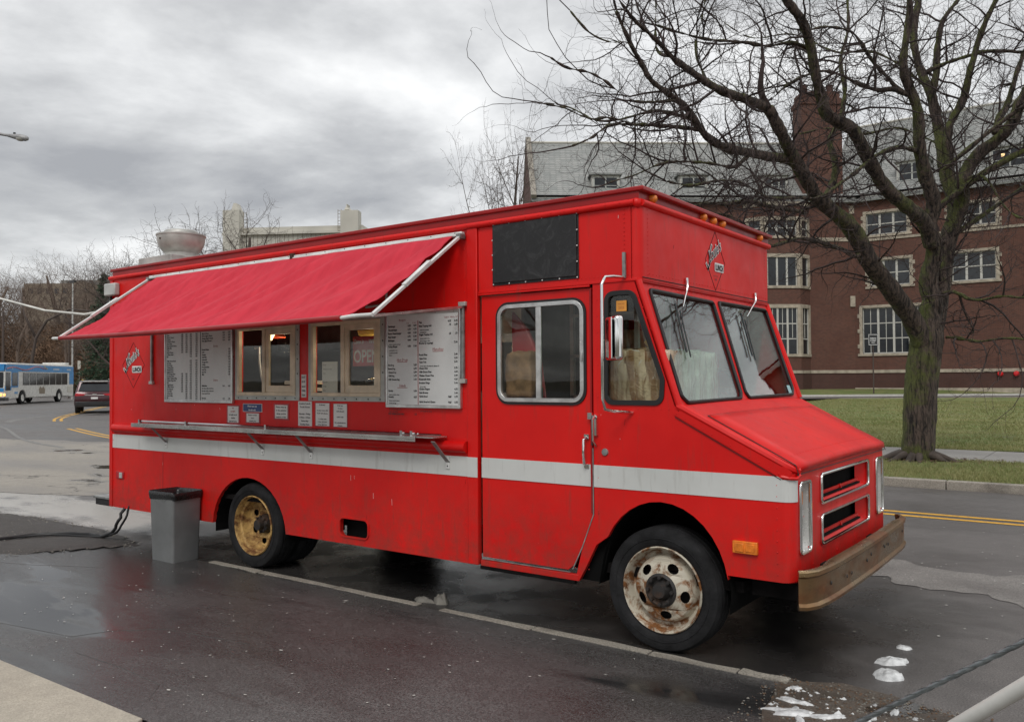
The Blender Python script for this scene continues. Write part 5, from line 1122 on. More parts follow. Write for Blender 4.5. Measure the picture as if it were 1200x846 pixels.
# verge, path and lawn beyond
def sstep(t): t = max(0, min(1, t)); return t*t*(3-2*t)
def dep(x, y): return (x-OX)*-.5931+(y-OY)*.8051
def lz(x, y): return .13+.20*sstep((dep(x, y)-22)/30)
def gsheet(name, x0, x1, ya, yb, nx, ny, zf, mat, jit=0.):
    b = MB(); V = []
    for i in range(nx+1):
        for j in range(ny+1):
            x = x0+(x1-x0)*i/nx; y = ya(x)+(yb(x)-ya(x))*j/ny; V.append((x, y, zf(x, y)+jit*noise.noise(Vector((x*.9, y*.9, 0)))))
    k = ny+1; b.add(V, [(i*k+j, (i+1)*k+j, (i+1)*k+j+1, i*k+j+1) for i in range(nx) for j in range(ny)]); return b.build(name, mat, smooth=180, fix=False)
struct(gsheet('verge', -12, 40, lambda x: 9.02, lambda x: 12.32, 140, 14, lambda x, y: .105+.02*sstep((y-9.0)/.5), 'grass_soil', .035))
b = MB(); x = -12
sw_ = None
while x < 40:
    b = MB(); b.poly([(x+.006, 12.33), (x+1.494, 12.33), (x+1.494, 14.60), (x+.006, 14.60)], [], lambda a, c: (a, c, .128+.004*math.sin(a*3)), (0, 0, -.06)); x += 1.5
    o = b.build('footpath' if sw_ is None else 'paving_slab', 'sidewalk_mat', sw_)
    if sw_ is None: sw_ = struct(o)
yl = lambda d: (lambda x: OY+(d+.5931*(x-OX))/.8051)
struct(gsheet('lawn', -12, 34, lambda x: 14.61, yl(51), 90, 70, lz, 'grass_soil', .03))
def dline(x, y): return dep(x, y)
struct(gsheet('back_drive', -30, 34, yl(51.0), yl(56), 30, 4, lambda x, y: .325, 'asphalt_drive'))
b = MB()
for (d0, d1, z0, z1) in ((56, 56.25, .2, .46),):
    P = [(x, yl(d0)(x)) for x in (-36, 34)]; Q = [(x, yl(d1)(x)) for x in (34, -36)]; b.poly(P+Q, [], lambda a, c: (a, c, z1), (0, 0, z0-z1))
o = struct(b.build('back_kerb', 'white_trim'))
b = MB(); P = [(x, yl(50.8)(x)) for x in (-12, 34)]; Q = [(x, yl(51.02)(x)) for x in (34, -12)]; b.poly(P+Q, [], lambda a, c: (a, c, .36), (0, 0, -.2)); struct(b.build('back_kerb', 'kerb_mat'))
struct(gsheet('building_verge', -40, 36, yl(56.25), yl(90), 40, 12, lambda x, y: .44+.30*sstep((dep(x, y)-56.2)/4.5), 'grass_soil', .02))
# grass blades: thin tufts nearest the kerb, coarser on the lawn
def tufts(name, n, fx, h, label, seed, wd):
    b = MB(); rn = random.Random(seed); V = []; F_ = []
    for i in range(n):
        x, y, z = fx(rn); hh = h*rn.uniform(.5, 1.3); a = rn.uniform(0, 6.3); w_ = wd*rn.uniform(.6, 1.3); dx, dy = math.cos(a)*w_, math.sin(a)*w_; lx, ly = rn.uniform(-.6, .6)*hh, rn.uniform(-.6, .6)*hh
        o = len(V); V += [(x-dx, y-dy, z-.01), (x+dx, y+dy, z-.01), (x+lx, y+ly, z+hh)]; F_.append((o, o+1, o+2))
    b.add(V, F_); return tag(b.build(name, 'blade', fix=False), label, 'grass', kind='stuff')
def f1(rn):
    while 1:
        x = rn.uniform(-6, 5); y = rn.uniform(9.02, 12.35)
        if (x+.93)**2+(y-12.0)**2 < 1.1*rn.random(): continue
        return x, y, .12
def f2(rn):
    x = rn.uniform(-9, 6); y = 14.62+12*rn.random()**1.6; return x, y, lz(x, y)
def f3(rn):
    x = rn.uniform(-12, 8); y = rn.uniform(22, 46); return (x, y, lz(x, y)) if dep(x, y) < 50.5 else (x, 30, lz(x, 30))
tufts('short_grass', 60000, f1, .045, 'thin winter grass on the strip between the road kerb and the footpath', 41, .006)
tufts('lawn_grass', 70000, f2, .05, 'mown yellow-green lawn behind the footpath', 42, .009)
tufts('lawn_grass', 50000, f3, .06, 'far part of the lawn in front of the back drive', 43, .018)
b = MB(); rn = random.Random(44)
for i in range(420):
    x = -.93+rn.gauss(0, .75); y = 12.0+rn.gauss(0, .35)
    if y > 12.6: continue
    s = rn.uniform(.012, .035); a = rn.uniform(0, 6); b.add([(x+s*math.cos(a+t)*1.3, y+s*math.sin(a+t)*.8, .135+rn.uniform(0, .02)) for t in (0, 1.4, 3.1, 4.5)], [(0, 1, 2, 3)])
for i in range(700):
    x = rn.uniform(-8, 5); y = 14.7+25*rn.random(); 
    if dep(x, y) > 50: continue
    s = rn.uniform(.015, .04); a = rn.uniform(0, 6); z = lz(x, y)+.035; b.add([(x+s*math.cos(a+t)*1.3, y+s*math.sin(a+t)*.8, z) for t in (0, 1.4, 3.1, 4.5)], [(0, 1, 2, 3)])
tag(b.build('fallen_leaves', 'leaf_brown', fix=False), 'dead brown leaves round the tree foot and over the lawn', 'leaves', kind='stuff')

# ================================================================== TREES
def bare(name, mat_trunk, mat_twig, limbs, seed, lv, root=None, loc=(0, 0, 0), up=.12, zig=.35, sides=(7, 4, 3, 3), avoid=None, sc_=1.):
    """limbs: [r0, r1, points...]; lv: per level (spacing, length range, radius, segments)"""
    rn = random.Random(seed); tm = MB(); tw = MB()
    def grow(p, d, L, r, level):
        n = lv[level][3]; pts = [p]; rad = [r]; d = d.normalized(); q = p
        for i in range(n):
            z_ = zig*(1+.4*level)
            d = (d+Vector((rn.uniform(-z_, z_), rn.uniform(-z_, z_), rn.uniform(-z_, z_)))+Vector((0, 0, up*(1 if level else .5)))).normalized()
            q = q+d*(L/n); pts.append(q); rad.append(max(r*(1-.80*(i+1)/n), lv[level][2]*.25))
        tw.tube(pts, rad, sides[min(level+1, 3)], cap=False)
        if level+1 < len(lv): kids(pts, rad, level+1, L)
    def kids(pts, rad, level, Lp, skip=0.):
        sp, (l0, l1), r_, _ = lv[level]; acc = rn.uniform(0, sp); tot = sum((pts[i+1]-pts[i]).length for i in range(len(pts)-1)); run = 0
        for i in range(len(pts)-1):
            a, c = pts[i], pts[i+1]; sl = (c-a).length; t_ = (c-a).normalized() if sl > 1e-6 else Vector((0, 0, 1))
            while acc < sl:
                p = a.lerp(c, acc/sl); s_ = (run+acc)/max(tot, .01)
                if s_ >= skip:
                    x = t_.orthogonal().normalized(); x.rotate(Matrix.Rotation(rn.uniform(0, 2*PI), 3, t_)); d = t_*rn.uniform(.25, .9)+x
                    rr = min(rad[i]*.62, r_*rn.uniform(.7, 1.3)); Lk_ = rn.uniform(l0, l1)*(1.1-.5*s_ if level else 1)
                    if avoid is None or not avoid(p+d.normalized()*Lk_*.6): grow(p, d, Lk_, rr, level)
                acc += sp*rn.uniform(.6, 1.5)
            acc -= sl; run += sl
        grow_tip = level
        if level < len(lv): grow(pts[-1], pts[-1]-pts[-2], rn.uniform(l0, l1)*.8, rad[-1], level)
    for li, L in enumerate(limbs):
        r0, r1 = L[0]*sc_, L[1]*sc_; raw = [Vector(p) for p in L[2:]]
        P = []
        for i in range(len(raw)-1):
            p0, p1, p2, p3 = raw[max(i-1, 0)], raw[i], raw[i+1], raw[min(i+2, len(raw)-1)]
            st = 4
            for j in range(st):
                t = j/st; P.append(.5*((2*p1)+(p2-p0)*t+(2*p0-5*p1+4*p2-p3)*t*t+(-p0+3*p1-3*p2+p3)*t**3))
        P.append(raw[-1]); k = len(P)
        rr = [(r0+(r1-r0)*i/(k-1))*(1+.12*noise.noise(P[i]*2.3+Vector((li, 0, 0)))) for i in range(k)]
        if li == 0: rr = [(r0*.98 if i < 20 else r0*(1-.085*(i-20)))*(1+.45*math.exp(-i*1.1))*(1+.05*noise.noise(P[i]*3)) for i, q in enumerate(rr)]
        big = r0 > .055
        tm.tube(P, rr, 18 if r0 > .15 else (12 if big else 6), cap=True)
        if li > 0 or len(limbs) == 1: kids(P, rr, 0, 1, .22 if r0 > .1 else .05)
    return tm, tw
HERO = [[0.33,0.1,[-0.93,12.01,0.01],[-0.93,12.01,0.19],[-0.9,12.01,0.71],[-0.87,12.02,1.33],[-0.82,12.04,1.86],[-0.76,12.07,2.32],[-0.72,12.09,2.78],[-0.68,12.11,3.17],[-0.63,12.13,3.55]],[0.25,0.17,[-0.8,12.06,1.86],[-0.67,12.13,2.86],[-0.73,12.06,3.32],[-0.62,12.01,3.77],[-0.62,11.88,4.18]],[0.19,0.05,[-0.62,11.88,3.98],[-0.65,11.85,4.33],[-0.56,11.79,4.64],[-0.65,11.45,5.19],[-0.69,11.29,5.61],[-0.67,11.17,6.02],[-0.71,11.0,6.36],[-0.8,10.81,6.65],[-0.8,10.68,6.93],[-0.71,10.6,7.39],[-0.65,10.5,7.99],[-0.69,10.34,8.64]],[0.18,0.08,[-0.62,11.88,3.9],[-0.67,11.58,4.29],[-0.87,11.06,4.53],[-1.08,10.65,4.78],[-1.23,10.28,5.12],[-1.38,9.78,5.61],[-1.52,9.55,5.72],[-1.69,9.3,5.84],[-1.72,9.15,6.11],[-1.74,9.0,6.29],[-1.75,8.74,6.77],[-1.79,8.45,7.08],[-1.91,8.11,7.32],[-2.01,7.77,7.74]],[0.24,0.1,[-0.77,12.07,1.94],[-0.89,11.72,2.54],[-1.11,11.18,3.05],[-1.36,10.6,3.56],[-1.5,10.24,4.0],[-1.64,9.88,4.25],[-1.86,9.46,4.5],[-1.94,9.15,4.73],[-2.03,8.7,5.08],[-2.11,8.26,5.44],[-2.17,7.96,5.7]],[0.1,0.025,[-2.17,7.96,5.7],[-2.35,7.58,5.75],[-2.5,7.09,5.76],[-2.63,6.87,5.84],[-2.79,6.5,5.98],[-2.89,6.17,6.08],[-2.96,5.87,6.23],[-3.08,5.41,6.4],[-3.16,5.09,6.63]],[0.12,0.025,[-1.9,9.43,4.59],[-2.0,9.1,4.87],[-2.11,8.76,5.05],[-2.28,8.27,5.03],[-2.49,7.74,5.03],[-2.61,7.28,5.02],[-2.73,6.94,5.13],[-2.85,6.72,5.39],[-2.96,6.51,5.58],[-3.12,6.02,5.74],[-3.17,5.72,5.98],[-3.2,5.45,6.22],[-3.26,5.27,6.52]],[0.045,0.015,[-2.8,6.89,5.21],[-2.96,6.52,5.2],[-3.12,6.16,5.16],[-3.31,5.77,5.12],[-3.47,5.4,5.04],[-3.61,5.18,4.85],[-3.77,4.94,4.71]],[0.045,0.012,[-2.84,6.73,5.34],[-3.14,6.76,5.48],[-3.48,6.75,5.59],[-3.88,6.7,5.55],[-4.35,6.61,5.57],[-4.75,6.55,5.82],[-5.04,6.46,5.93]],[0.06,0.02,[-1.75,9.06,6.09],[-1.76,8.99,6.37],[-1.83,8.92,6.78],[-2.02,8.54,6.83],[-2.22,8.15,6.7],[-2.42,7.62,6.64],[-2.72,7.04,6.57],[-2.93,6.63,6.57],[-3.14,6.23,6.61]],[0.055,0.02,[-0.79,10.94,6.43],[-0.92,10.79,6.5],[-1.04,10.63,6.66],[-1.2,10.26,6.87],[-1.3,9.93,7.11],[-1.41,9.72,7.25],[-1.64,9.3,7.24],[-1.83,8.92,7.11]],[0.07,0.025,[-0.78,10.95,6.4],[-0.97,10.69,6.47],[-1.2,10.52,6.46],[-1.43,10.22,6.54],[-1.63,9.95,6.65],[-1.88,9.63,6.67],[-2.13,9.09,6.41],[-2.35,8.69,6.07]],[0.23,0.09,[-0.8,12.06,1.79],[-0.61,12.29,2.87],[-0.53,12.45,3.65],[-0.42,12.52,4.24],[-0.24,12.51,4.72],[-0.2,12.41,5.08],[-0.09,12.48,5.4],[0.13,12.51,5.65],[0.36,12.56,5.82],[0.57,12.58,6.06],[0.72,12.56,6.43],[0.96,12.59,6.89],[1.21,12.64,7.51]],[0.17,0.07,[-0.47,12.49,3.96],[-0.41,12.89,4.72],[-0.56,13.0,5.4],[-0.63,13.06,5.99],[-0.72,13.1,6.59],[-0.8,13.03,7.0],[-0.95,13.04,7.44],[-1.08,13.05,8.06],[-1.01,13.2,8.92],[-0.96,13.33,9.8]],[0.12,0.05,[-0.41,12.88,4.88],[-0.49,12.93,5.7],[-0.48,12.92,6.26],[-0.26,13.06,6.77],[-0.11,13.04,7.33],[0.0,13.11,7.81],[0.18,13.1,8.27],[0.41,13.14,8.74]],[0.1,0.04,[0.31,12.52,5.89],[0.38,12.68,6.23],[0.49,12.88,6.53],[0.59,13.07,7.03],[0.69,13.25,7.41],[0.89,13.51,8.04]],[0.1,0.04,[-0.78,13.05,6.97],[-0.7,13.09,7.4],[-0.68,13.1,7.86],[-0.57,13.17,8.43],[-0.34,13.44,8.86],[-0.19,13.54,9.48]],[0.07,0.03,[-0.95,13.04,7.39],[-0.59,13.05,7.51],[-0.26,13.04,7.56],[0.2,13.14,7.61],[0.72,13.27,7.51],[1.23,13.4,7.52]],[0.06,0.02,[-0.52,12.23,3.09],[-0.3,12.01,3.1],[-0.05,11.83,2.95],[0.17,11.62,2.9],[0.49,11.49,2.94],[0.81,11.35,2.88],[1.17,11.24,2.97]],[0.05,0.015,[-0.49,12.27,2.32],[-0.23,12.09,2.28],[0.1,11.84,2.21],[0.47,11.61,2.24],[0.79,11.47,2.21],[1.14,11.37,2.09]],[0.07,0.02,[-1.42,10.43,3.77],[-1.5,10.25,3.64],[-1.65,9.89,3.73],[-1.79,9.54,3.78],[-1.93,9.18,3.82],[-2.03,8.86,3.81],[-2.15,8.4,3.68],[-2.24,8.09,3.63],[-2.34,7.64,3.8],[-2.42,7.2,3.94],[-2.55,6.73,3.94]],[0.06,0.02,[-0.68,11.3,5.49],[-0.76,11.12,5.5],[-0.91,10.75,5.49],[-1.08,10.39,5.36],[-1.2,10.05,5.18],[-1.32,9.72,4.95],[-1.5,9.35,4.7],[-1.71,8.95,4.44],[-1.94,8.41,4.37],[-2.16,7.88,4.31],[-2.35,7.36,4.46],[-2.53,6.86,4.43],[-2.71,6.36,4.29],[-2.9,5.97,4.31]],[0.09,0.03,[-1.8,9.51,4.48],[-1.77,9.77,4.72],[-1.74,10.03,5.15],[-1.88,10.16,5.64],[-1.78,10.48,6.06],[-1.76,10.72,6.64],[-1.87,10.87,7.24],[-1.79,11.16,7.93],[-1.86,11.21,8.75]],[0.06,0.015,[-2.04,9.34,4.29],[-2.13,8.77,4.27],[-2.26,8.18,4.24],[-2.38,7.6,4.25],[-2.48,7.03,4.11],[-2.61,6.56,4.07],[-2.72,6.11,3.89]],[0.05,0.015,[-2.42,7.92,5.03],[-2.56,7.57,4.77],[-2.7,7.1,4.75],[-2.87,6.6,4.7],[-3.03,6.11,4.6],[-3.23,5.72,4.4],[-3.42,5.34,4.25]],[0.035,0.012,[-2.65,6.86,5.84],[-2.83,6.83,6.36],[-2.79,6.97,6.84],[-2.76,7.11,7.32]],[0.035,0.012,[-2.89,6.17,6.08],[-3.19,6.32,6.29],[-3.24,6.39,6.82],[-3.26,6.49,7.36]],[0.03,0.012,[-2.96,6.51,5.58],[-3.07,6.06,5.46],[-3.26,5.67,5.42],[-3.42,5.3,5.59],[-3.52,4.98,5.66],[-3.69,4.73,5.68],[-3.81,4.51,5.78]],[0.03,0.012,[-3.17,5.72,5.98],[-3.1,5.28,6.05],[-3.18,4.97,5.97],[-3.3,4.63,6.02],[-3.44,4.4,6.26]],[0.03,0.012,[-3.31,5.77,5.12],[-3.35,5.24,5.09],[-3.43,4.82,4.98],[-3.59,4.57,5.08],[-3.76,4.32,5.11]],[0.04,0.015,[-0.63,13.06,5.99],[-1.07,13.6,6.36],[-1.58,13.83,6.68],[-2.24,13.84,6.66],[-2.93,13.83,6.92],[-3.61,13.7,6.87],[-4.31,13.55,7.11]],[0.04,0.015,[-0.8,13.03,7.0],[-1.34,13.49,7.75],[-2.0,13.61,8.28],[-2.7,13.71,8.45],[-3.54,13.57,9.01],[-4.43,13.41,9.09],[-5.18,13.34,9.73]],[0.035,0.012,[-0.21,12.4,5.08],[0.06,12.23,5.16],[0.28,12.02,4.94],[0.49,11.81,4.51],[0.74,11.64,4.23],[0.99,11.57,4.26]]]
LV = [(.265, (.6, 1.8), .020, 8), (.15, (.30, .95), .0085, 6), (.125, (.12, .40), .0046, 4)]
HERO += [[.09, .02, (-.62, 12.15, 4.6), (.3, 12.4, 5.3), (1.5, 12.8, 5.9), (3.0, 13.3, 6.6), (4.6, 13.8, 6.9), (6.0, 14.3, 7.4)], [.07, .02, (-.5, 12.2, 5.3), (1.0, 12.2, 6.4), (2.6, 12.0, 7.2), (4.4, 11.8, 8.0), (6.0, 11.4, 8.5)], [.07, .02, (-.55, 12.3, 4.0), (.8, 13.6, 5.2), (2.2, 15.0, 6.3), (3.4, 16.2, 7.0)]]
ht = tag(empty('bare_tree', (-.93, 12.01, .1)), 'large bare tree with mossy twisted trunk and forked limbs on the grass verge', 'tree')
tm, tw = bare('x', 'bark', 'twig_bark', [[q[0]*(.86 if i == 0 else .76), q[1]*.76]+q[2:] for i, q in enumerate(HERO)], 77, LV, zig=.30, up=.05, avoid=lambda p: math.hypot(p.x+.93, p.y-12) > (7.5 if p.y < 12 else 8.3) or (p.z < 3.6 and p.x < -2.5 and p.y < 9))
def localise(b, o): b.v = [(p[0]-o[0], p[1]-o[1], p[2]-o[2]) for p in b.v]; return b
o_ = (-.93, 12.01, .1)
tk = localise(tm, o_).build('trunk', 'bark', ht, smooth=180, fix=False)
dm = tk.modifiers.new('sub', 'SUBSURF'); dm.levels = 1; dm.render_levels = 1
tx = bpy.data.textures.new('bark_lumps', 'CLOUDS'); tx.noise_scale = .16; tx.noise_depth = 3
dd = tk.modifiers.new('lumps', 'DISPLACE'); dd.texture = tx; dd.strength = .055; dd.mid_level = .5
print('hero twigs', len(tw.f)); localise(tw, o_).build('crown', 'twig_bark', ht, fix=False)
b = MB(); rn = random.Random(6)
for i in range(9):
    a = -PI/2+rn.uniform(-2.2, 2.2); L = rn.uniform(.35, .8); P = [(math.cos(a)*(.28+L*t), math.sin(a)*(.28+L*t)*.7, .12*(1-t)**2-.0+.02*math.sin(t*7)) for t in (0, .25, .5, .75, 1)]; b.tube(P, [.09, .06, .045, .03, .015], 7)
b.build('root', 'limb_bark', ht, smooth=60)['kind'] = 'stuff'
# generic bare trees -------------------------------------------------------
def limbset(rn, H, lean=0., spread=.45, n=7, r=.22, fork=.35):
    L = []; P = [Vector((0, 0, -.1))]; d = Vector((lean, 0, 1))
    for i in range(7): d = (d+Vector((rn.uniform(-.16, .16), rn.uniform(-.16, .16), 0))).normalized(); P.append(P[-1]+d*H/8)
    L.append([r, r*.18]+[tuple(p) for p in P])
    for i in range(n):
        t = fork+(.95-fork)*i/n; k = t*7; a = P[int(k)].lerp(P[min(int(k)+1, 7)], k-int(k)); an = rn.uniform(0, 6.3); Lg = H*(1-t)*rn.uniform(.55, .85)+H*.08
        d = Vector((math.cos(an)*spread*2, math.sin(an)*spread*2, 1)).normalized(); q = a; pp = [a]
        for j in range(5): d = (d+Vector((rn.uniform(-.2, .2), rn.uniform(-.2, .2), .12))).normalized(); q = q+d*Lg/5; pp.append(q)
        L.append([r*(1-t)*.55+.02, .02]+[tuple(p) for p in pp])
    return L
def proto(seed, H, n, lvs, r, tmat, wmat, name='bare_tree', **k):
    rn = random.Random(seed); e_ = empty(name, (0, 0, 0)); tm, tw = bare('p', 0, 0, limbset(rn, H, rn.uniform(-.1, .1), n=n, r=r, **k), seed, lvs, up=.04, zig=.30, sides=(6, 3, 3, 3))
    tm.build('trunk', tmat, e_, smooth=180, fix=False); tw.build('crown', wmat, e_, fix=False); return e_
LF = [(.85, (1.6, 3.6), .05, 5), (.42, (.7, 1.8), .026, 4), (.36, (.3, .9), .015, 3)]
pr = [proto(s, 15, 9, LF, .26, 'far_twig', 'far_twig') for s in (101, 102, 103, 104)]
WG = 'bare trees in the wood beyond the street'
rn = random.Random(55); first = True; used = set(); k = 0
spots = [(-66, 112, 1.05), (-62, 108, .95), (-57.5, 110, 1.1), (-53, 104, .92), (-49, 108, .85), (-61, 124, 1.15), (-55, 122, 1.05), (-68, 128, 1.2), (-50, 120, .95), (-46, 112, .75), (-72, 118, 1.1), (-64, 118, 1.1), (-58.5, 100, .72), (-66, 100, .8), (-52, 98, .6), (-48, 99, .55), (-44, 104, .6), (-70, 105, .95), (-47, 125, 1.0), (-42, 118, .7), (-60, 132, 1.2), (-66, 136, 1.2), (-54, 134, 1.1), (-40, 108, .6), (-76, 124, 1.1)]
HT = lambda d: max(0, (d-104)*.10)
labs = {0: 'tall bare tree at the far left edge of the wood above the bus', 2: 'tallest spreading bare tree in the wood, above the middle of the bus roof', 14: 'low dense bare tree just behind the rear of the bus'}
for i, (r, d, s) in enumerate(spots):
    p = pr[i % 4]; o = p if i < 4 else copy_tree(p); o.location = G(r, d, HT(d)); o.rotation_euler = (0, 0, rn.uniform(0, 6.3)); o.scale = (s*rn.uniform(.9, 1.15), s*rn.uniform(.9, 1.15), s)
    tag(o, labs.get(i, 'leafless grey-brown tree standing among others in the wood left of the truck'), 'tree', WG)
# oak with a long low arching limb, centre of the wood
pb = MB(); pb.tube([G(-53, 92, 0), G(-52.6, 92, 4.2), G(-52.2, 92, 6.5), G(-51, 92, 8.4), G(-48.5, 92, 9.6), G(-45.5, 91.5, 9.3), G(-43, 91, 8.6)], [.22, .18, .16, .14, .11, .08, .03], 8)
pb.tube([G(-52.2, 92, 6.5), G(-53.5, 92, 9), G(-54, 92, 12)], [.14, .1, .03], 6); pb.tube([G(-49.6, 92, 9.3), G(-47, 92, 7.2), G(-45.6, 92, 5.4)], [.09, .06, .02], 6)
oa = empty('bare_tree', G(-53, 92, 0)); tag(oa, 'dark bare tree with a long arching limb in the middle of the wood', 'tree'); localise(pb, oa.location).build('trunk', 'mid_twig', oa, smooth=180, fix=False)
# trees behind the truck and left of the hall
LM = [(.5, (1.0, 2.4), .045, 6), (.26, (.5, 1.3), .026, 5), (.22, (.2, .6), .016, 3)]
pm = [proto(s, 12, 13, LM, .18, 'mid_twig', 'mid_twig', fork=.25, spread=.7) for s in (201, 202)]
MG = 'bare trees rising behind the truck roof'
for i, (u, d, s, lab) in enumerate(((150, 46, .72, 'bare tree left of the roof fan, lowest of the trees behind the truck'), (205, 50, .84, 'bare tree directly behind the roof fan'), (272, 50, .98, 'bare tree right of the roof fan, in front of the left concrete tower'), (325, 55, .86, 'bare tree above the truck roof in front of the long concrete block'), (178, 60, .95, 'farther bare tree between the roof fan and the truck tail'))):
    o = pm[i] if i < 2 else copy_tree(pm[i % 2]); o.location = G((u-600)/984*d, d, 0); o.rotation_euler = (0, 0, i*1.3); o.scale = (s*1.1, s*1.1, s); tag(o, lab, 'tree', MG)
o = copy_tree(pm[1]); o.location = G((596-600)/984*44, 44, 0); o.rotation_euler = (0, 0, 2.2); o.scale = (.52, .52, 1.36); tag(o, 'slender bare tree just left of the slate roof gable', 'tree')
# evergreen
def conifer(loc, H, Rb, seed, label):
    e_ = tag(empty('evergreen_tree', loc), label, 'tree'); rn = random.Random(seed); b = MB(); b.tube([(0, 0, 0), (0, 0, H)], [.25, .03], 7); b.build('trunk', 'mid_twig', e_, smooth=60); b = MB(); V = []; F_ = []
    z = H*.10
    while z < H:
        Rr = Rb*(1-z/H)**.8+.15
        for i in range(int(10+Rr*7)):
            a = rn.uniform(0, 6.3); L = Rr*rn.uniform(.6, 1.15)
            for j in range(7):
                t = rn.uniform(.25, 1); c = Vector((math.cos(a)*L*t, math.sin(a)*L*t, z-.35*L*t*t+rn.uniform(-.1, .1))); 
                for k_ in range(3):
                    q = Vector((rn.uniform(-1, 1), rn.uniform(-1, 1), rn.uniform(-.5, .5))).normalized()*.42*rn.uniform(.5, 1); s_ = Vector((rn.uniform(-1, 1), rn.uniform(-1, 1), rn.uniform(-1, 1)))*.10
                    o = len(V); V += [tuple(c), tuple(c+q), tuple(c+q*.5+s_)]; F_.append((o, o+1, o+2))
        z += .33
    b.add(V, F_); b.build('crown', 'needles', e_, fix=False)
conifer(G((122-600)/984*86, 86, 0), 12.6, 3.4, 5, 'dark green conifer at the right end of the wood by the truck tail')
conifer(G((150-600)/984*95, 95, 0), 11.5, 2.6, 6, 'dark conifer farther right, mostly hidden behind the truck tail')
# brushy hillside
b = MB(); V = []; nx, ny = 50, 16
for i in range(nx+1):
    for j in range(ny+1):
        r = -130+110*i/nx; d = 100+70*j/ny; V.append(tuple(G(r, d, -.2+(d-100)*.10+1.2*noise.noise(Vector((r*.06, d*.06, 0)))*min(1, j/4))))
k_ = ny+1; b.add(V, [(i*k_+j, (i+1)*k_+j, (i+1)*k_+j+1, i*k_+j+1) for i in range(nx) for j in range(ny)]); struct(b.build('hillside', 'hill_mat', smooth=180, fix=False))
b = MB(); rn = random.Random(66); V = []; F_ = []
for i in range(42000):
    d = 99+38*rn.random()**1.3; r = rn.uniform(-.66, -.36)*d; z = max(0, (d-100)*.10)+(rn.random()**1.2)*(2.2+5.5*min(1, (d-98)/12)); L = rn.uniform(.4, 1.5); c = G(r, d, z); a = rn.uniform(0, 6.3); q = Vector((math.cos(a)*.6, math.sin(a)*.6, rn.uniform(-.3, 1.))).normalized()*L; w_ = rn.uniform(.02, .055); s_ = G(w_, 0, 0)-G(0, 0, 0)
    o = len(V); V += [tuple(c-s_), tuple(c+s_), tuple(c+q*.5+s_*.7+Vector((0, 0, .12))), tuple(c+q)]; F_.append((o, o+1, o+2, o+3))
b.add(V, F_); tag(b.build('underbrush', 'brush', fix=False), 'tangled brown underbrush filling the wood beyond the street', 'underbrush', kind='stuff')

# ================================================================== BUILDINGS
def brickwall(b, x0, x1, z0, z1, holes, y=0., th=.35, m=0): b.poly(rect(x0, x1, z0, z1), holes, lambda x, z: (x, y, z), (0, th, 0), m)
def hall_window(par, x0, x1, z0, z1, lights, rows, y=0., surround=.22, ratio=None, quoin=True):
    w_ = MB(); s = surround
    w_.box(x0-s, x1+s, y-.05, y+.10, z1, z1+s*.9); w_.box(x0-s-.12, x1+s+.12, y-.09, y+.10, z0-s*.8, z0)
    for xa, xb, sg in ((x0-s, x0, -1), (x1, x1+s, 1)):
        w_.box(xa, xb, y-.048, y+.10, z0, z1)
        if quoin:
            n = 3
            for i in range(n): zc = z0+(i+.5)*(z1-z0)/n; w_.box(min(xa, xa+sg*.14), max(xb, xb+sg*.14), y-.046, y+.05, zc-.14, zc+.14)
    wo = w_.build('window', 'sandstone', par)
    f = MB(); n = lights; wd = (x1-x0)/n; yy = y+.12; fr = .06
    f.box(x0, x1, yy, yy+.10, z0, z0+fr+.02); f.box(x0, x1, yy, yy+.10, z1-fr, z1)
    for i in range(n+1): xc = x0+i*wd; hw = .075 if 0 < i < n else .06; f.box(max(x0, xc-hw), min(x1, xc+hw), yy-.02, yy+.10, z0+fr, z1-fr)
    zs = rows
    for t in zs: zc = z0+(z1-z0)*t; f.box(x0+fr, x1-fr, yy+.01, yy+.08, zc-.035, zc+.035)
    if len(rows) > 1:
        for i in range(n): xc = x0+(i+.5)*wd; f.box(xc-.022, xc+.022, yy+.015, yy+.075, z0+fr+.02, z1-fr)
    f.build('frame', 'white_trim', wo)
    for i in range(n): p = MB(); p.box(x0+i*wd+.07, x0+(i+1)*wd-.07, yy+.05, yy+.056, z0+.06, z1-.05); p.build('pane', 'dark_glass', wo)
    return wo
def dormer(par, x0, x1, z0, z1, y, lights=2, depth=1.6):
    d = MB(); d.box(x0-.16, x1+.16, y-.02, y+depth, z0-.2, z1+.14); dm = d.build('dormer', 'white_trim', par)
    c = MB(); c.box(x0-.34, x1+.34, y-.22, y+depth+.6, z1+.14, z1+.26); c.build('dormer_roof', 'slate', dm)
    f = MB(); n = lights; wd = (x1-x0)/n
    for i in range(n+1): f.box(x0+i*wd-.05, x0+i*wd+.05, y-.06, y-.02, z0, z1)
    f.box(x0, x1, y-.058, y-.02, z0-.06, z0+.03); f.box(x0, x1, y-.058, y-.02, z1-.05, z1+.03); f.box(x0, x1, y-.05, y-.02, (z0+z1)/2-.02, (z0+z1)/2+.02); f.build('frame', 'vinyl_grey', dm)
    for i in range(n): p = MB(); p.box(x0+i*wd+.05, x0+(i+1)*wd-.05, y-.035, y-.03, z0, z1); p.build('pane', 'dark_glass', dm)
    return dm
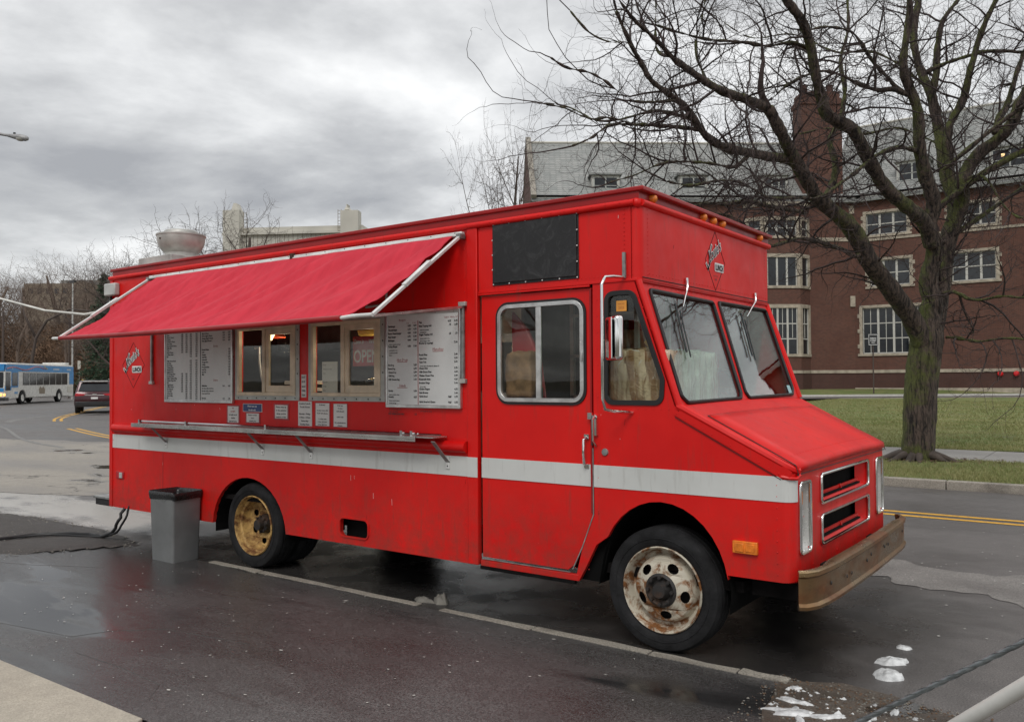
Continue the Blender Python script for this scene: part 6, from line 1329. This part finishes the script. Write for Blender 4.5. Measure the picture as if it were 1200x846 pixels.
def gable_roof(par, x0, x1, y0, ze, zr, setb, back=14, name='roof', coping=()):
    r = MB(); y1 = y0+setb; th = .12
    r.poly([(x0, -.35), (x1, -.35), (x1, setb), (x0, setb)], [], lambda x, t: (x, y0+t, ze+(zr-ze)*t/setb), (0, .02, -th))
    r.poly([(x0, 0), (x1, 0), (x1, 1), (x0, 1)], [], lambda x, t: (x, y1+t*(back-setb), zr+(ze-zr)*t), (0, 0, -th)); ro = r.build(name, 'slate', par)
    g = MB(); g.tube([(x0, y0-.38, ze-.05), (x1, y0-.38, ze-.05)], .09, 6); g.build('gutter', 'dark', ro)
    g = MB(); g.tube([(x0, y1, zr+.03), (x1, y1, zr+.03)], .10, 6); g.build('ridge_cap', 'concrete_far', ro)
    for x in coping:
        c = MB(); c.bar((x, y0-.5, ze-.1), (x, y1, zr+.35), .4, .3); c.bar((x, y1, zr+.35), (x, y0+back, ze-.1), .4, .3); c.build('coping', 'kerb_mat', par)
    return ro
# main range, parallel to the street
hall = tag(empty('brick_hall', (-14.45, 61.54, 0)), 'dark red brick hall with grey slate roof and stone framed windows, right of the wing', 'building')
zb = .7; X = lambda v: v+14.45
win = [(X(-13.55), X(-10.75), 12.15, 13.75, 3, (.5,)), (X(-7.9), X(-5.1), 12.15, 13.70, 3, (.5,)), (X(-13.3), X(-10.6), 8.35, 10.25, 3, (.5,)), (X(-7.85), X(-5.15), 8.30, 10.3, 3, (.5,)), (X(-13.9), X(-9.6), 3.35, 6.75, 4, (.33, .66)), (X(-2.6), X(.2), 12.15, 13.7, 3, (.5,)), (X(-2.2), X(.4), 8.3, 10.3, 3, (.5,)), (X(3.2), X(6), 12.15, 13.7, 3, (.5,)), (X(3.2), X(6), 8.3, 10.3, 3, (.5,)), (X(8), X(12), 3.35, 6.75, 4, (.33, .66))]
b = MB(); brickwall(b, 0, 31.5, 2.15, 15.1, [rect(a, c, z0, z1) for a, c, z0, z1, _, _ in win]); b.box(.0, 31.5, .9, 14, zb-1, 14.9); b.build('wall', 'brick_wall', hall)
b = MB(); b.box(-.02, 31.5, -.06, .4, zb-1.2, 1.92); b.build('plinth', 'brick_dark', hall)
b = MB(); b.box(-.03, 31.5, -.12, .3, 1.92, 2.15); b.box(-.03, 31.5, -.07, .2, 11.72, 11.90); b.build('string_course', 'sandstone', hall)
b = MB(); b.box(-.02, 31.5, -.10, .2, zb-.6, zb+.12); b.build('footing', 'sandstone', hall)
b = MB(); b.box(0, 31.5, -.22, .1, 14.9, 15.12); b.build('eaves', 'white_trim', hall)
for a, c, z0, z1, n, r in win: hall_window(hall, a, c, z0, z1, n, r)
gable_roof(hall, -2, 31.5, -.1, 15.15, 22.3, 7.0)
b = MB(); b.poly([(0, -1), (14, -1), (14, 15.1), (7.0, 22.1), (0, 15.1)], [], lambda y, z: (31.2, y, z), (.3, 0, 0)); b.build('gable_wall', 'brick_wall', hall)
for x0, x1 in ((X(-11.4), X(-9.6)), (X(-5.35), X(-3.2)), (X(1.2), X(3.2)), (X(7), X(9))):
    dormer(hall, x0, x1, 15.85, 17.35, .9)
b = MB(); b.box(X(-5.0)+.2, X(-5.0)+.42, .86, .90, 16.85, 17.05); b.build('lit_lamp', 'warm_room', hall)
b = MB()
for dx in (0, .95): b.lathe([(0, -.22), (.12, -.20), (.19, -.02), (.16, .0)], (X(-5.0)+dx, -.12, 1.78), 'y', 14)
b.build('fire_inlet', 'red_gloss', hall, smooth=50)
# wing facing the camera
wing = empty('brick_wing', (-14.45, 61.54, 0), math.atan2(.623, .782)); tag(wing, 'brick wing with tall slate roof, gable end and chimney behind the truck', 'building')
# local x runs from -24.6 (gable) to 0 (corner with the hall)
wn = [(-24+.8, -21, 3.35, 6.8), (-19, -16, 3.35, 6.8), (-14.2, -11.4, 3.35, 6.8)]
b = MB(); hs = [rect(a, c, 3.35, 6.8) for a, c, _, _ in wn]+[rect(a, c, 8.4, 10.5) for a, c, _, _ in wn]+[rect(a, c, 12.1, 13.4) for a, c, _, _ in wn]
brickwall(b, -24.3, -8.3, 2.15, 15.1, hs); brickwall(b, -3.6, 0, 2.15, 15.1, []); b.box(-8.3, -3.6, .02, .3, 13.6, 15.1); b.box(-24.28, -.02, .9, 13.9, -.3, 14.9); b.build('wall', 'brick_wall', wing)
for a, c, _, _ in wn:
    hall_window(wing, a, c, 3.35, 6.8, 3, (.33, .66)); hall_window(wing, a, c, 8.4, 10.5, 3, (.5,)); hall_window(wing, a, c, 12.1, 13.4, 3, (.5,))
b = MB(); b.box(-24.6, -8.4, -.06, .4, -.5, 1.92); b.box(-3.5, .02, -.06, .4, -.5, 1.92); b.build('plinth', 'brick_dark', wing)
b = MB(); b.box(-24.6, -8.4, -.12, .3, 1.92, 2.15); b.box(-3.5, .04, -.12, .3, 1.92, 2.15); b.box(-3.5, -.3, -.07, .2, 11.82, 12.1); b.box(-.35, .02, -.10, .2, 6.9, 7.7); b.box(-.35, .02, -.10, .2, 13.9, 14.5); b.build('string_course', 'sandstone', wing)
b = MB(); b.box(-24.3, 0, -.22, .1, 14.9, 15.12); b.build('eaves', 'white_trim', wing)
# canted bay
by = bpy.data.objects.new('bay', None); sc.collection.objects.link(by); by.parent = wing
A0, A1, A2, A3 = (-8.3, 0), (-7.2, -1.0), (-4.5, -1.0), (-3.4, .0)
def facet(p, q, z0, z1, n, rows, big):
    t = Vector((q[0]-p[0], q[1]-p[1])); L = t.length; t.normalize(); nm = Vector((t.y, -t.x)); to = lambda s, o, z: (p[0]+t.x*s+nm.x*o, p[1]+t.y*s+nm.y*o, z)
    def bx(b, s0, s1, o0, o1, z0_, z1_): b.add([to(s, o, z) for s in (s0, s1) for o in (o0, o1) for z in (z0_, z1_)], [(0, 1, 3, 2), (4, 6, 7, 5), (0, 4, 5, 1), (2, 3, 7, 6), (0, 2, 6, 4), (1, 5, 7, 3)])
    b = MB(); bx(b, .02, L-.02, -.2, .04, z1-.25, z1+.02); bx(b, 0.0, L, -.2, .08, z0-.20, z0); bx(b, .02, .24, -.2, .05, z0, z1-.25); bx(b, L-.24, L-.02, -.2, .05, z0, z1-.25); wo = b.build('window', 'sandstone', by)
    f = MB(); n_ = n; s0, s1 = .24, L-.24; wd = (s1-s0)/n_
    for i in range(n_+1): bx(f, max(s0, s0+i*wd-.07), min(s1, s0+i*wd+.07), -.14, -.04, z0, z1-.25)
    for r_ in rows: zc = z0+(z1-z0-.25)*r_; bx(f, s0, s1, -.12, -.05, zc-.04, zc+.04)
    if big:
        for i in range(n_): sc2 = s0+(i+.5)*wd; bx(f, sc2-.02, sc2+.02, -.11, -.06, z0+(z1-z0)*.33, z1-.25)
    f.build('frame', 'white_trim', wo)
    for i in range(n_): g = MB(); bx(g, s0+i*wd+.05, s0+(i+1)*wd-.05, -.105, -.10, z0+.02, z1-.27); g.build('pane', 'dark_glass', wo)
for z0, z1, rows, big in ((3.35, 7.0, (.33, .66), True), (8.4, 10.75, (), False), (12.1, 13.5, (.5,), False)):
    facet(A0, A1, z0, z1, 1, rows, big); facet(A1, A2, z0, z1, 3, rows, big); facet(A2, A3, z0, z1, 1, rows, big)
pg = [A0, A1, A2, A3]
for z0, z1 in ((2.15, 3.15), (7.02, 8.2), (10.77, 11.9), (13.52, 14.3)): b = MB(); b.poly(pg, [], lambda x, y: (x, y, z0), (0, 0, z1-z0)); b.build('bay_wall', 'brick_wall', by)
b = MB(); b.poly([(-8.4, 0), (-7.25, -1.08), (-4.45, -1.08), (-3.3, 0)], [], lambda x, y: (x, y, -.3), (0, 0, 2.2)); b.build('bay_plinth', 'brick_dark', by)
b = MB(); b.poly([(-8.4, 0), (-7.25, -1.14), (-4.45, -1.14), (-3.3, 0)], [], lambda x, y: (x, y, 1.92), (0, 0, .22)); b.build('bay_band', 'sandstone', by); b = MB(); b.poly([(-8.4, 0), (-7.25, -1.08), (-4.45, -1.08), (-3.3, 0)], [], lambda x, y: (x, y, 14.3), (0, 0, .3)); b.build('bay_band', 'sandstone', by)
gable_roof(wing, -24.3, 1.0, -.1, 15.15, 20.9, 6.2, coping=(-24.15,))
b = MB(); b.poly([(-.0, -1), (14, -1), (14, 15.1), (6.2, 20.7), (0, 15.1)], [], lambda y, z: (-24.3, y, z), (.3, 0, 0)); b.build('gable_wall', 'brick_wall', wing)
for x0, x1 in ((-19.5, -17.7), (-12.8, -11.0), (-6.4, -4.8)): dormer(wing, x0, x1, 15.55, 16.85, .9, 2 if x0 < -7 else 3)
b = MB(); b.box(-3.75, -.65, .25, 2.1, 13, 22.8); b.box(-3.85, -.55, .15, 2.2, 22.3, 22.6); b.box(-3.65, -.75, .35, 2.0, 22.8, 23.3); ch = b.build('chimney', 'brick_wall', wing)
b = MB(); 
for x in (-3.2, -2.2, -1.2): b.lathe([(.28, 23.3), (.24, 23.9), (.30, 24.0)], (x, 1.1, 0), 'z', 10)
b.build('chimney_pot', 'brick_dark', ch)
# far concrete block with two towers
lab = empty('concrete_block', G(-67, 250, 0)); tag(lab, 'pale concrete block with two roof towers far behind the truck roof', 'building'); lab.rotation_euler = (0, 0, math.atan2(.5931, .8051)-.10)
k_ = 250/984.; ux = lambda u: (u-600)*k_+67; vz = lambda v: 1.61+(447-v)*k_
b = MB(); b.box(ux(262), ux(427), 0, 30, 0, vz(266)); b.box(ux(258), ux(430), -1, 31, vz(275), vz(271)-.3); b.build('wall', 'concrete_far', lab)
for q0, q1, q2 in ((261, 281, 246), (403, 424, 250)): b = MB(); b.box(ux(q0), ux(q1), -2, 1.5, 0, vz(q2)); b.build('tower', 'concrete_far', lab)
b = MB()
for a, c, t in ((265, 276, 235), (404, 410, 240)):
    b.add([(ux(a), 1, vz(247)), (ux(c), 1, vz(247)), (ux(c), 5, vz(247)), (ux(a), 5, vz(247)), (ux(a)+.8, 1.5, vz(t)), (ux(c)-1.2, 1.5, vz(t)), (ux(c)-1.2, 4.5, vz(t)), (ux(a)+.8, 4.5, vz(t))], [(0, 1, 5, 4), (1, 2, 6, 5), (2, 3, 7, 6), (3, 0, 4, 7), (4, 5, 6, 7)])
b.build('flue', 'concrete_far', lab)
b = MB()
for i in range(22): b.box(ux(284)+i*1.38, ux(284)+i*1.38+.12, -.04, 0, vz(272)-6, vz(272)-.8)
for a in (285, 399): 
    for dx in (0, 1.0): b.bar((ux(a)+dx, -1, vz(273)), (ux(a)+dx, -1, vz(248)), .12, .12)
    for j in range(7): b.bar((ux(a), -1, vz(273)+j), (ux(a)+1, -1, vz(273)+j), .1, .1)
b.build('panel_joint', 'tan_far', lab)
b = MB(); b.box(ux(427), ux(436), 0, 20, 0, vz(272)); b.build('annex', 'concrete_far', lab)
# tan building behind the wood
tb = empty('tan_building', G(-90, 170, 0)); tag(tb, 'long tan building half hidden behind the bare wood at left', 'building'); tb.rotation_euler = (0, 0, math.atan2(.5931, .8051))
k_ = 170/984.; ux = lambda u: (u-600)*k_+90; vz = lambda v: 1.61+(448-v)*k_
b = MB(); b.box(ux(27), ux(86), 0, 15, 0, vz(332)); b.box(ux(86), ux(101), -1, 15, 0, vz(331)); b.box(ux(101), ux(110), 1, 15, 0, vz(334)); b.build('wall', 'tan_far', tb)
b = MB()
for i in range(5): b.box(ux(61)+i*1.7, ux(61)+i*1.7+1.2, 3, 6, vz(332), vz(326))
b.build('roof_unit', 'galvanised', tb)
for i in range(7):
    b = MB(); b.box(ux(33)+i*1.45*1.2, ux(33)+i*1.45*1.2+.9, -.05, .02, vz(344), vz(338)); b.build('window', 'dark_glass', tb)
# ================================================================== VEHICLES AND STREET THINGS
def vbox(b, prof, y0, y1, m=0, inset=0.): b.poly(prof, [], lambda x, z: (x, y0, z), (0, y1-y0, 0), m)
# city bus: local x forward, y to its left
bus = empty('city_bus', G(-37.6, 60, 0)); d_ = (G(-37.6, 60)-G(-39.0, 72)); bus.rotation_euler = (0, 0, math.atan2(d_.y, d_.x)); tag(bus, 'white and blue city bus coming up the street at the left edge', 'bus')
L_ = 12.2; Hb = 3.05
b = MB(); fwx, rwx = -2.75, -9.3
def wa(x): return arch(x, .45, .62, .60, 180, 0, 8)
side = [(-L_, .38)]+wa(rwx)+wa(fwx)+[(-.02, .34), (0, 1.0), (-.08, 2.3), (-.35, Hb), (-L_+.15, Hb), (-L_, 2.85)]
b.poly(side, [], lambda x, z: (x, -1.27, z), (0, 2.54, 0)); bb = b.build('body', 'bus_white', bus, bevel=.06)
yS = 1.272            # its left flank faces the camera
b = MB()
for sY in (1,):
    b.box(-L_+.05, -.10, yS, yS+.012, 2.42, 2.92); b.box(-L_+.02, -L_+.9, yS, yS+.010, 1.45, 2.42); b.box(-2.05, -.98, yS, yS+.010, 1.25, 2.42); b.box(-.98, -.02, yS, yS+.009, 1.05, 1.35)
    b.box(.0, .02, -1.2, 1.2, .95, 1.2); b.box(-.3, -.04, -1.2, 1.2, 2.45, 2.95)
b.build('blue_livery', 'bus_blue', bus)
b = MB(); P = [(-L_*.02-.5*i, yS+.014, 2.60+.12*math.sin(i*.8)+.01*i) for i in range(14)]; b.tube(P, .035, 4); b.tube([(-6.3-.12*i, yS+.014, 2.86-.035*i) for i in range(7)], .035, 4, m=1); b.build('livery_swoosh', ['bus_red', 'bus_yellow'], bus)
b = MB()
for x0, n in ((-8.2, 7), (-10.9, 5), (-1.2, 1)):
    for i in range(n): b.box(x0-i*.17, x0-i*.17+.11, yS+.012, yS+.016, 2.60, 2.72)
for i in range(4): b.box(-6.9, -5.2-.15*(i % 2), yS, yS+.004, .95+.13*i, .98+.13*i, 1)
b.box(-1.95, -1.75, yS, yS+.006, .78, .94, 2); b.box(-1.68, -1.48, yS, yS+.006, .78, .94, 2); b.build('livery_marks', ['bus_white', 'concrete_far', 'bus_blue'], bus)
wins = [(-.80, -.12, 1.05, 2.34), (-1.95, -1.08, 1.36, 2.34)]+[(-3.85-1.17*i-.0, -2.85-1.17*i+.05, 1.42, 2.34) for i in range(7)]
for x0, x1, z0, z1 in wins:
    b = MB(); b.box(x0, x1, yS, yS+.02, z0, z1); b.build('window', 'dark_glass', bus)
b = MB(); b.box(-.04, .015, -1.15, 1.15, 1.25, 2.35); b.build('windscreen', 'dark_glass', bus)
b = MB()
for y in (-.95, .95): b.box(.0, .05, y-.13, y+.13, .66, .82)
b.box(-.05, .02, 1.20, yS+.02, .66, .82); b.build('headlight', 'signal', bus)
b = MB(); b.box(-.6, .08, -1.28, 1.285, .30, .55); b.build('front_bumper', 'black_plastic', bus, bevel=.03)
b = MB(); b.box(-L_+.25, -L_+1.3, yS, yS+.015, .75, 1.25); b.build('vent_grille', 'concrete_far', bus)
b = MB(); b.box(-L_-.0, -L_+.9, -.9, .9, Hb, Hb+.22); b.build('roof_unit', 'bus_white', bus, bevel=.04)
b = MB(); b.tube([(-6.4, yS+.008, .85), (-6.0, yS+.008, 1.05), (-5.9, yS+.008, 1.25), (-6.1, yS+.008, 1.35)], .10, 5); b.tube([(-6.5, yS+.008, 1.1), (-6.3, yS+.008, 1.35)], .05, 5); b.build('flank_picture', 'stone_grey', bus) if False else None
b = MB(); b.poly([(-6.55, .72), (-5.6, .72), (-5.5, 1.1), (-5.75, 1.32), (-6.0, 1.15), (-6.3, 1.3), (-6.6, 1.05)], [], lambda x, z: (x, yS, z), (0, .006, 0)); b.build('flank_picture', 'tan_far', bus)
for x in (fwx, rwx):
    for y in (yS-.27, -1.27):
        wh = bpy.data.objects.new('wheel', None); sc.collection.objects.link(wh); wh.parent = bus; wh.location = (x, y, .48)
        b = MB(); b.lathe([(.27, 0), (.44, 0), (.48, .03), (.48, .25), (.44, .28), (.27, .28)], (0, 0, 0), 'y', 20); b.build('tyre', 'rubber', wh, smooth=40)
        b = MB(); b.lathe([(0, .20), (.12, .25), (.25, .24), (.28, .27)], (0, 0, 0), 'y', 14); b.build('rim', 'bus_white', wh, smooth=40)
# sports utility vehicle
def car(name, loc, rz, prof, W_, mat, label, cat, glass_prof, rear_glass, wheels, group=None, details=True, s=1.):
    c = empty(name, loc, rz); c.scale = (s, s, s); tag(c, label, cat, group)
    b = MB(); n = len(prof); lower = prof; V = []; ys = [(-W_/2, .93), (-W_/2+.10, 1.0), (W_/2-.10, 1.0), (W_/2, .93)]
    for y, k2 in ys:
        for (x, z) in prof:
            tum = max(0, z-.95)*.28; yy = y - math.copysign(tum, y) if abs(y) > .1 else y
            V.append((x*(.985 if k2 < 1 else 1), yy, z if k2 == 1 else .42+(z-.42)*.97))
    F_ = [(i*n+j, i*n+(j+1) % n, (i+1)*n+(j+1) % n, (i+1)*n+j) for i in range(3) for j in range(n)]+[tuple(range(n)), tuple(3*n+j for j in range(n))]
    b.add(V, F_); bo = b.build('body', mat, c, bevel=.03, smooth=None)
    for sg in (-1, 1):
        for gp in glass_prof:
            b = MB(); b.poly(gp, [], lambda x, z: (x, sg*(W_/2-max(0, z-.95)*.28+.004-.0), z), (0, -sg*.02, 0)); b.build('side_window', 'dark_glass', c)
    b = MB(); (xa, za), (xb, zb_), w0, w1 = rear_glass; b.add([(xa, -w0, za), (xa, w0, za), (xb, w1, zb_), (xb, -w1, zb_)], [(0, 1, 2, 3)]); b.build('rear_window', 'dark_glass', c)
    for (x, r) in wheels:
        for sg in (-1, 1):
            wh = bpy.data.objects.new('wheel', None); sc.collection.objects.link(wh); wh.parent = c; wh.location = (x, sg*(W_/2-.12), r)
            b = MB(); b.lathe([(r*.6, -.11), (r*.93, -.12), (r, -.09), (r, .09), (r*.93, .12), (r*.6, .11)], (0, 0, 0), 'y', 18); b.build('tyre', 'rubber', wh, smooth=40)
            b = MB(); b.lathe([(0, sg*.07), (r*.3, sg*.10), (r*.62, sg*.10)], (0, 0, 0), 'y', 12); b.build('rim', 'steel_dull', wh, smooth=40)
    return c
def warch(x, r, z=.36): return [(x-r, z)]+[(x-r*math.cos(PI*i/6), z+r*math.sin(PI*i/6)*.9) for i in range(1, 6)]+[(x+r, z)]
sp_ = [(-2.35, .42)]+warch(-1.45, .42, .38)+warch(1.40, .42, .38)+[(2.40, .40), (2.45, .75), (2.25, 1.0), (1.25, 1.10), (.55, 1.62), (.2, 1.70), (-1.6, 1.70), (-2.05, 1.62), (-2.30, 1.12), (-2.42, .95), (-2.42, .55)]
p0 = G((87-600)/984*43, 43+2.3, 0); dd_ = G(-25.5, 72)-G((106-600)/984*43, 43); ang = math.atan2(dd_.y, dd_.x)
ang = math.atan2(.8049, -.593)+.42
suv = car('suv', p0, ang, sp_, 1.86, 'maroon', 'dark maroon SUV seen from behind at the left of the truck', 'car', [[(.95, 1.14), (.50, 1.56), (-.1, 1.60), (-.1, 1.12)], [(-.2, 1.12), (-.2, 1.60), (-1.05, 1.60), (-1.05, 1.14)], [(-1.15, 1.15), (-1.15, 1.58), (-1.8, 1.54), (-2.02, 1.22)]], ((-2.315, 1.14), (-2.09, 1.56), .74, .62), [(-1.45, .36), (1.40, .36)])
b = MB(); b.box(-2.45, -2.36, -.88, .88, .42, .62); b.box(-2.42, -2.2, -.91, .91, .34, .44); b.build('rear_bumper', 'black_plastic', suv, bevel=.02)
for sg in (-1, 1):
    b = MB(); b.poly([(.38, 1.0), (.86, 1.04), (.90, .90), (.50, .92)], [], lambda y, z: (-2.425+.05*abs(y)*0-(.0), sg*y, z), (.12, 0, 0)); b.build('tail_light', 'tail_red', suv, bevel=.01)
b = MB(); b.box(-2.45, -2.42, -.16, .16, .74, .84); b.box(-2.43, -2.425, -.45, .45, .93, .95); b.build('number_plate', 'paper', suv)
b = MB(); b.box(-2.44, -2.425, -.1, .1, .97, 1.01); b.build('badge', 'chrome', suv)
b = MB(); b.tube([(-1.5, .62, 1.76), (.2, .62, 1.76)], .02, 6); b.tube([(-1.5, -.62, 1.76), (.2, -.62, 1.76)], .02, 6); b.box(-2.2, -2.0, -.6, .6, 1.62, 1.67); b.build('roof_rail', 'steel_dull', suv)
cpf = [(-2.2, .40)]+warch(-1.35, .36, .34)+warch(1.35, .36, .34)+[(2.2, .38), (2.2, .70), (1.1, .92), (.4, 1.38), (-.9, 1.42), (-1.6, 1.0), (-2.2, .92)]
gp_ = [[(.8, .98), (.35, 1.32), (-.25, 1.34), (-.25, .96)], [(-.35, .96), (-.35, 1.34), (-.85, 1.33), (-1.3, 1.02)]]
CG = 'cars parked far up the street'
for u, d, a, mt, lab, s in ((112, 118, 1.1, 'car_white', 'white parked car far behind the SUV, left of the other', 1.25), (126, 122, 1.1, 'car_white', 'white parked car far away just left of the truck tail', 1.25), (127, 92, 1.3, 'car_grey', 'grey parked car peeking out beyond the SUV roof', 1.0), (119, 130, 1.0, 'car_grey', 'farthest grey parked car between the two white ones', 1.2)):
    car('parked_car', G((u-600)/984*d, d, .15), math.atan2(.8049, -.593)+a, cpf, 1.78, mt, lab, 'car', gp_, ((-1.58, 1.03), (-1.0, 1.38), .62, .5), [(-1.35, .33), (1.35, .33)], CG, s=s)
# street things at left
def pole(name, u, d, z1, r, mat, label, cat, extra=None):
    e_ = tag(empty(name, G((u-600)/984*d, d, 0)), label, cat); b = MB(); b.tube([(0, 0, 0), (0, 0, z1)], [r, r*.75], 8); b.build('post', mat, e_, smooth=60); return e_
pole('utility_pole', 3, 78, 8.2, .14, 'mid_twig', 'dark wooden pole at the far left edge above the bus', 'pole')
p = pole('lamp_post', 84.5, 80, 11.2, .09, 'steel_dull', 'tall thin grey lamp post rising behind the rear of the bus', 'lamp post'); b = MB(); b.box(-.5, .5, -.1, .1, 11.1, 11.3); b.build('lamp_head', 'black_plastic', p)
p = pole('lamp_post', 80.5, 84, 8, .07, 'mid_twig', 'dark thin post just left of the tall lamp post', 'post')
def sign(name, u, d, z0, z1, w_, mat, label, post=.03, fmat='steel_dull', z=0.):
    e_ = tag(empty(name, G((u-600)/984*d, d, z), math.atan2(.5931, .8051)), label, 'sign'); b = MB(); b.tube([(0, .03, 0), (0, .03, z1)], post, 6); b.build('post', fmat, e_, smooth=60)
    b = MB(); b.box(-w_/2, w_/2, -.02, .01, z0, z1); b.build('sign_plate', mat, e_, bevel=.01); return e_
sign('street_sign', 92.5, 90, 3.0, 3.9, .32, 'concrete_far', 'small pale upright sign beside the lamp post')
e_ = sign('warning_post', 98, 88, .5, 1.9, .42, 'sign_yellow', 'yellow and black striped warning panel beyond the bus'); b = MB(); b.box(-.03, .03, -.03, -.02, .5, 1.9); b.box(.24, .40, -.02, .01, .3, 2.1); b.build('stripe', 'sign_black', e_)
e_ = sign('notice_sign', 1023.5, 57, 3.35, 4.15, .68, 'sign_black', 'black notice sign on a post in front of the hall', .045, 'mid_twig', .4)
b = MB(); bb_ = ((-.31, -.285), (.285, .31)); b.box(-.31, .31, -.026, -.02, 4.08, 4.11); b.box(-.31, .31, -.026, -.02, 3.39, 3.42); b.box(-.31, -.285, -.026, -.02, 3.42, 4.08); b.box(.285, .31, -.026, -.02, 3.42, 4.08)
to_ = lambda x, z: (x, -.027, z); put_text(b, 'PARKING', to_, 0, 3.80, .12, .40, 'c', bold=.04); put_text(b, 'BY PERMIT', to_, 0, 3.66, .10, .40, 'c', bold=.04); put_text(b, 'ONLY', to_, 0, 3.52, .10, .24, 'c', bold=.04); b.build('sign_lettering', 'ink_white', e_, fix=False)
b = MB(); bb = [tuple(G((u-600)/984*98, 98, 0).xy) for u in (70, 150)]; c_ = [tuple(G((u-600)/984*112, 112, 0).xy) for u in (150, 70)]; struct(flat('verge', bb+c_, .02, 'grass_soil'))
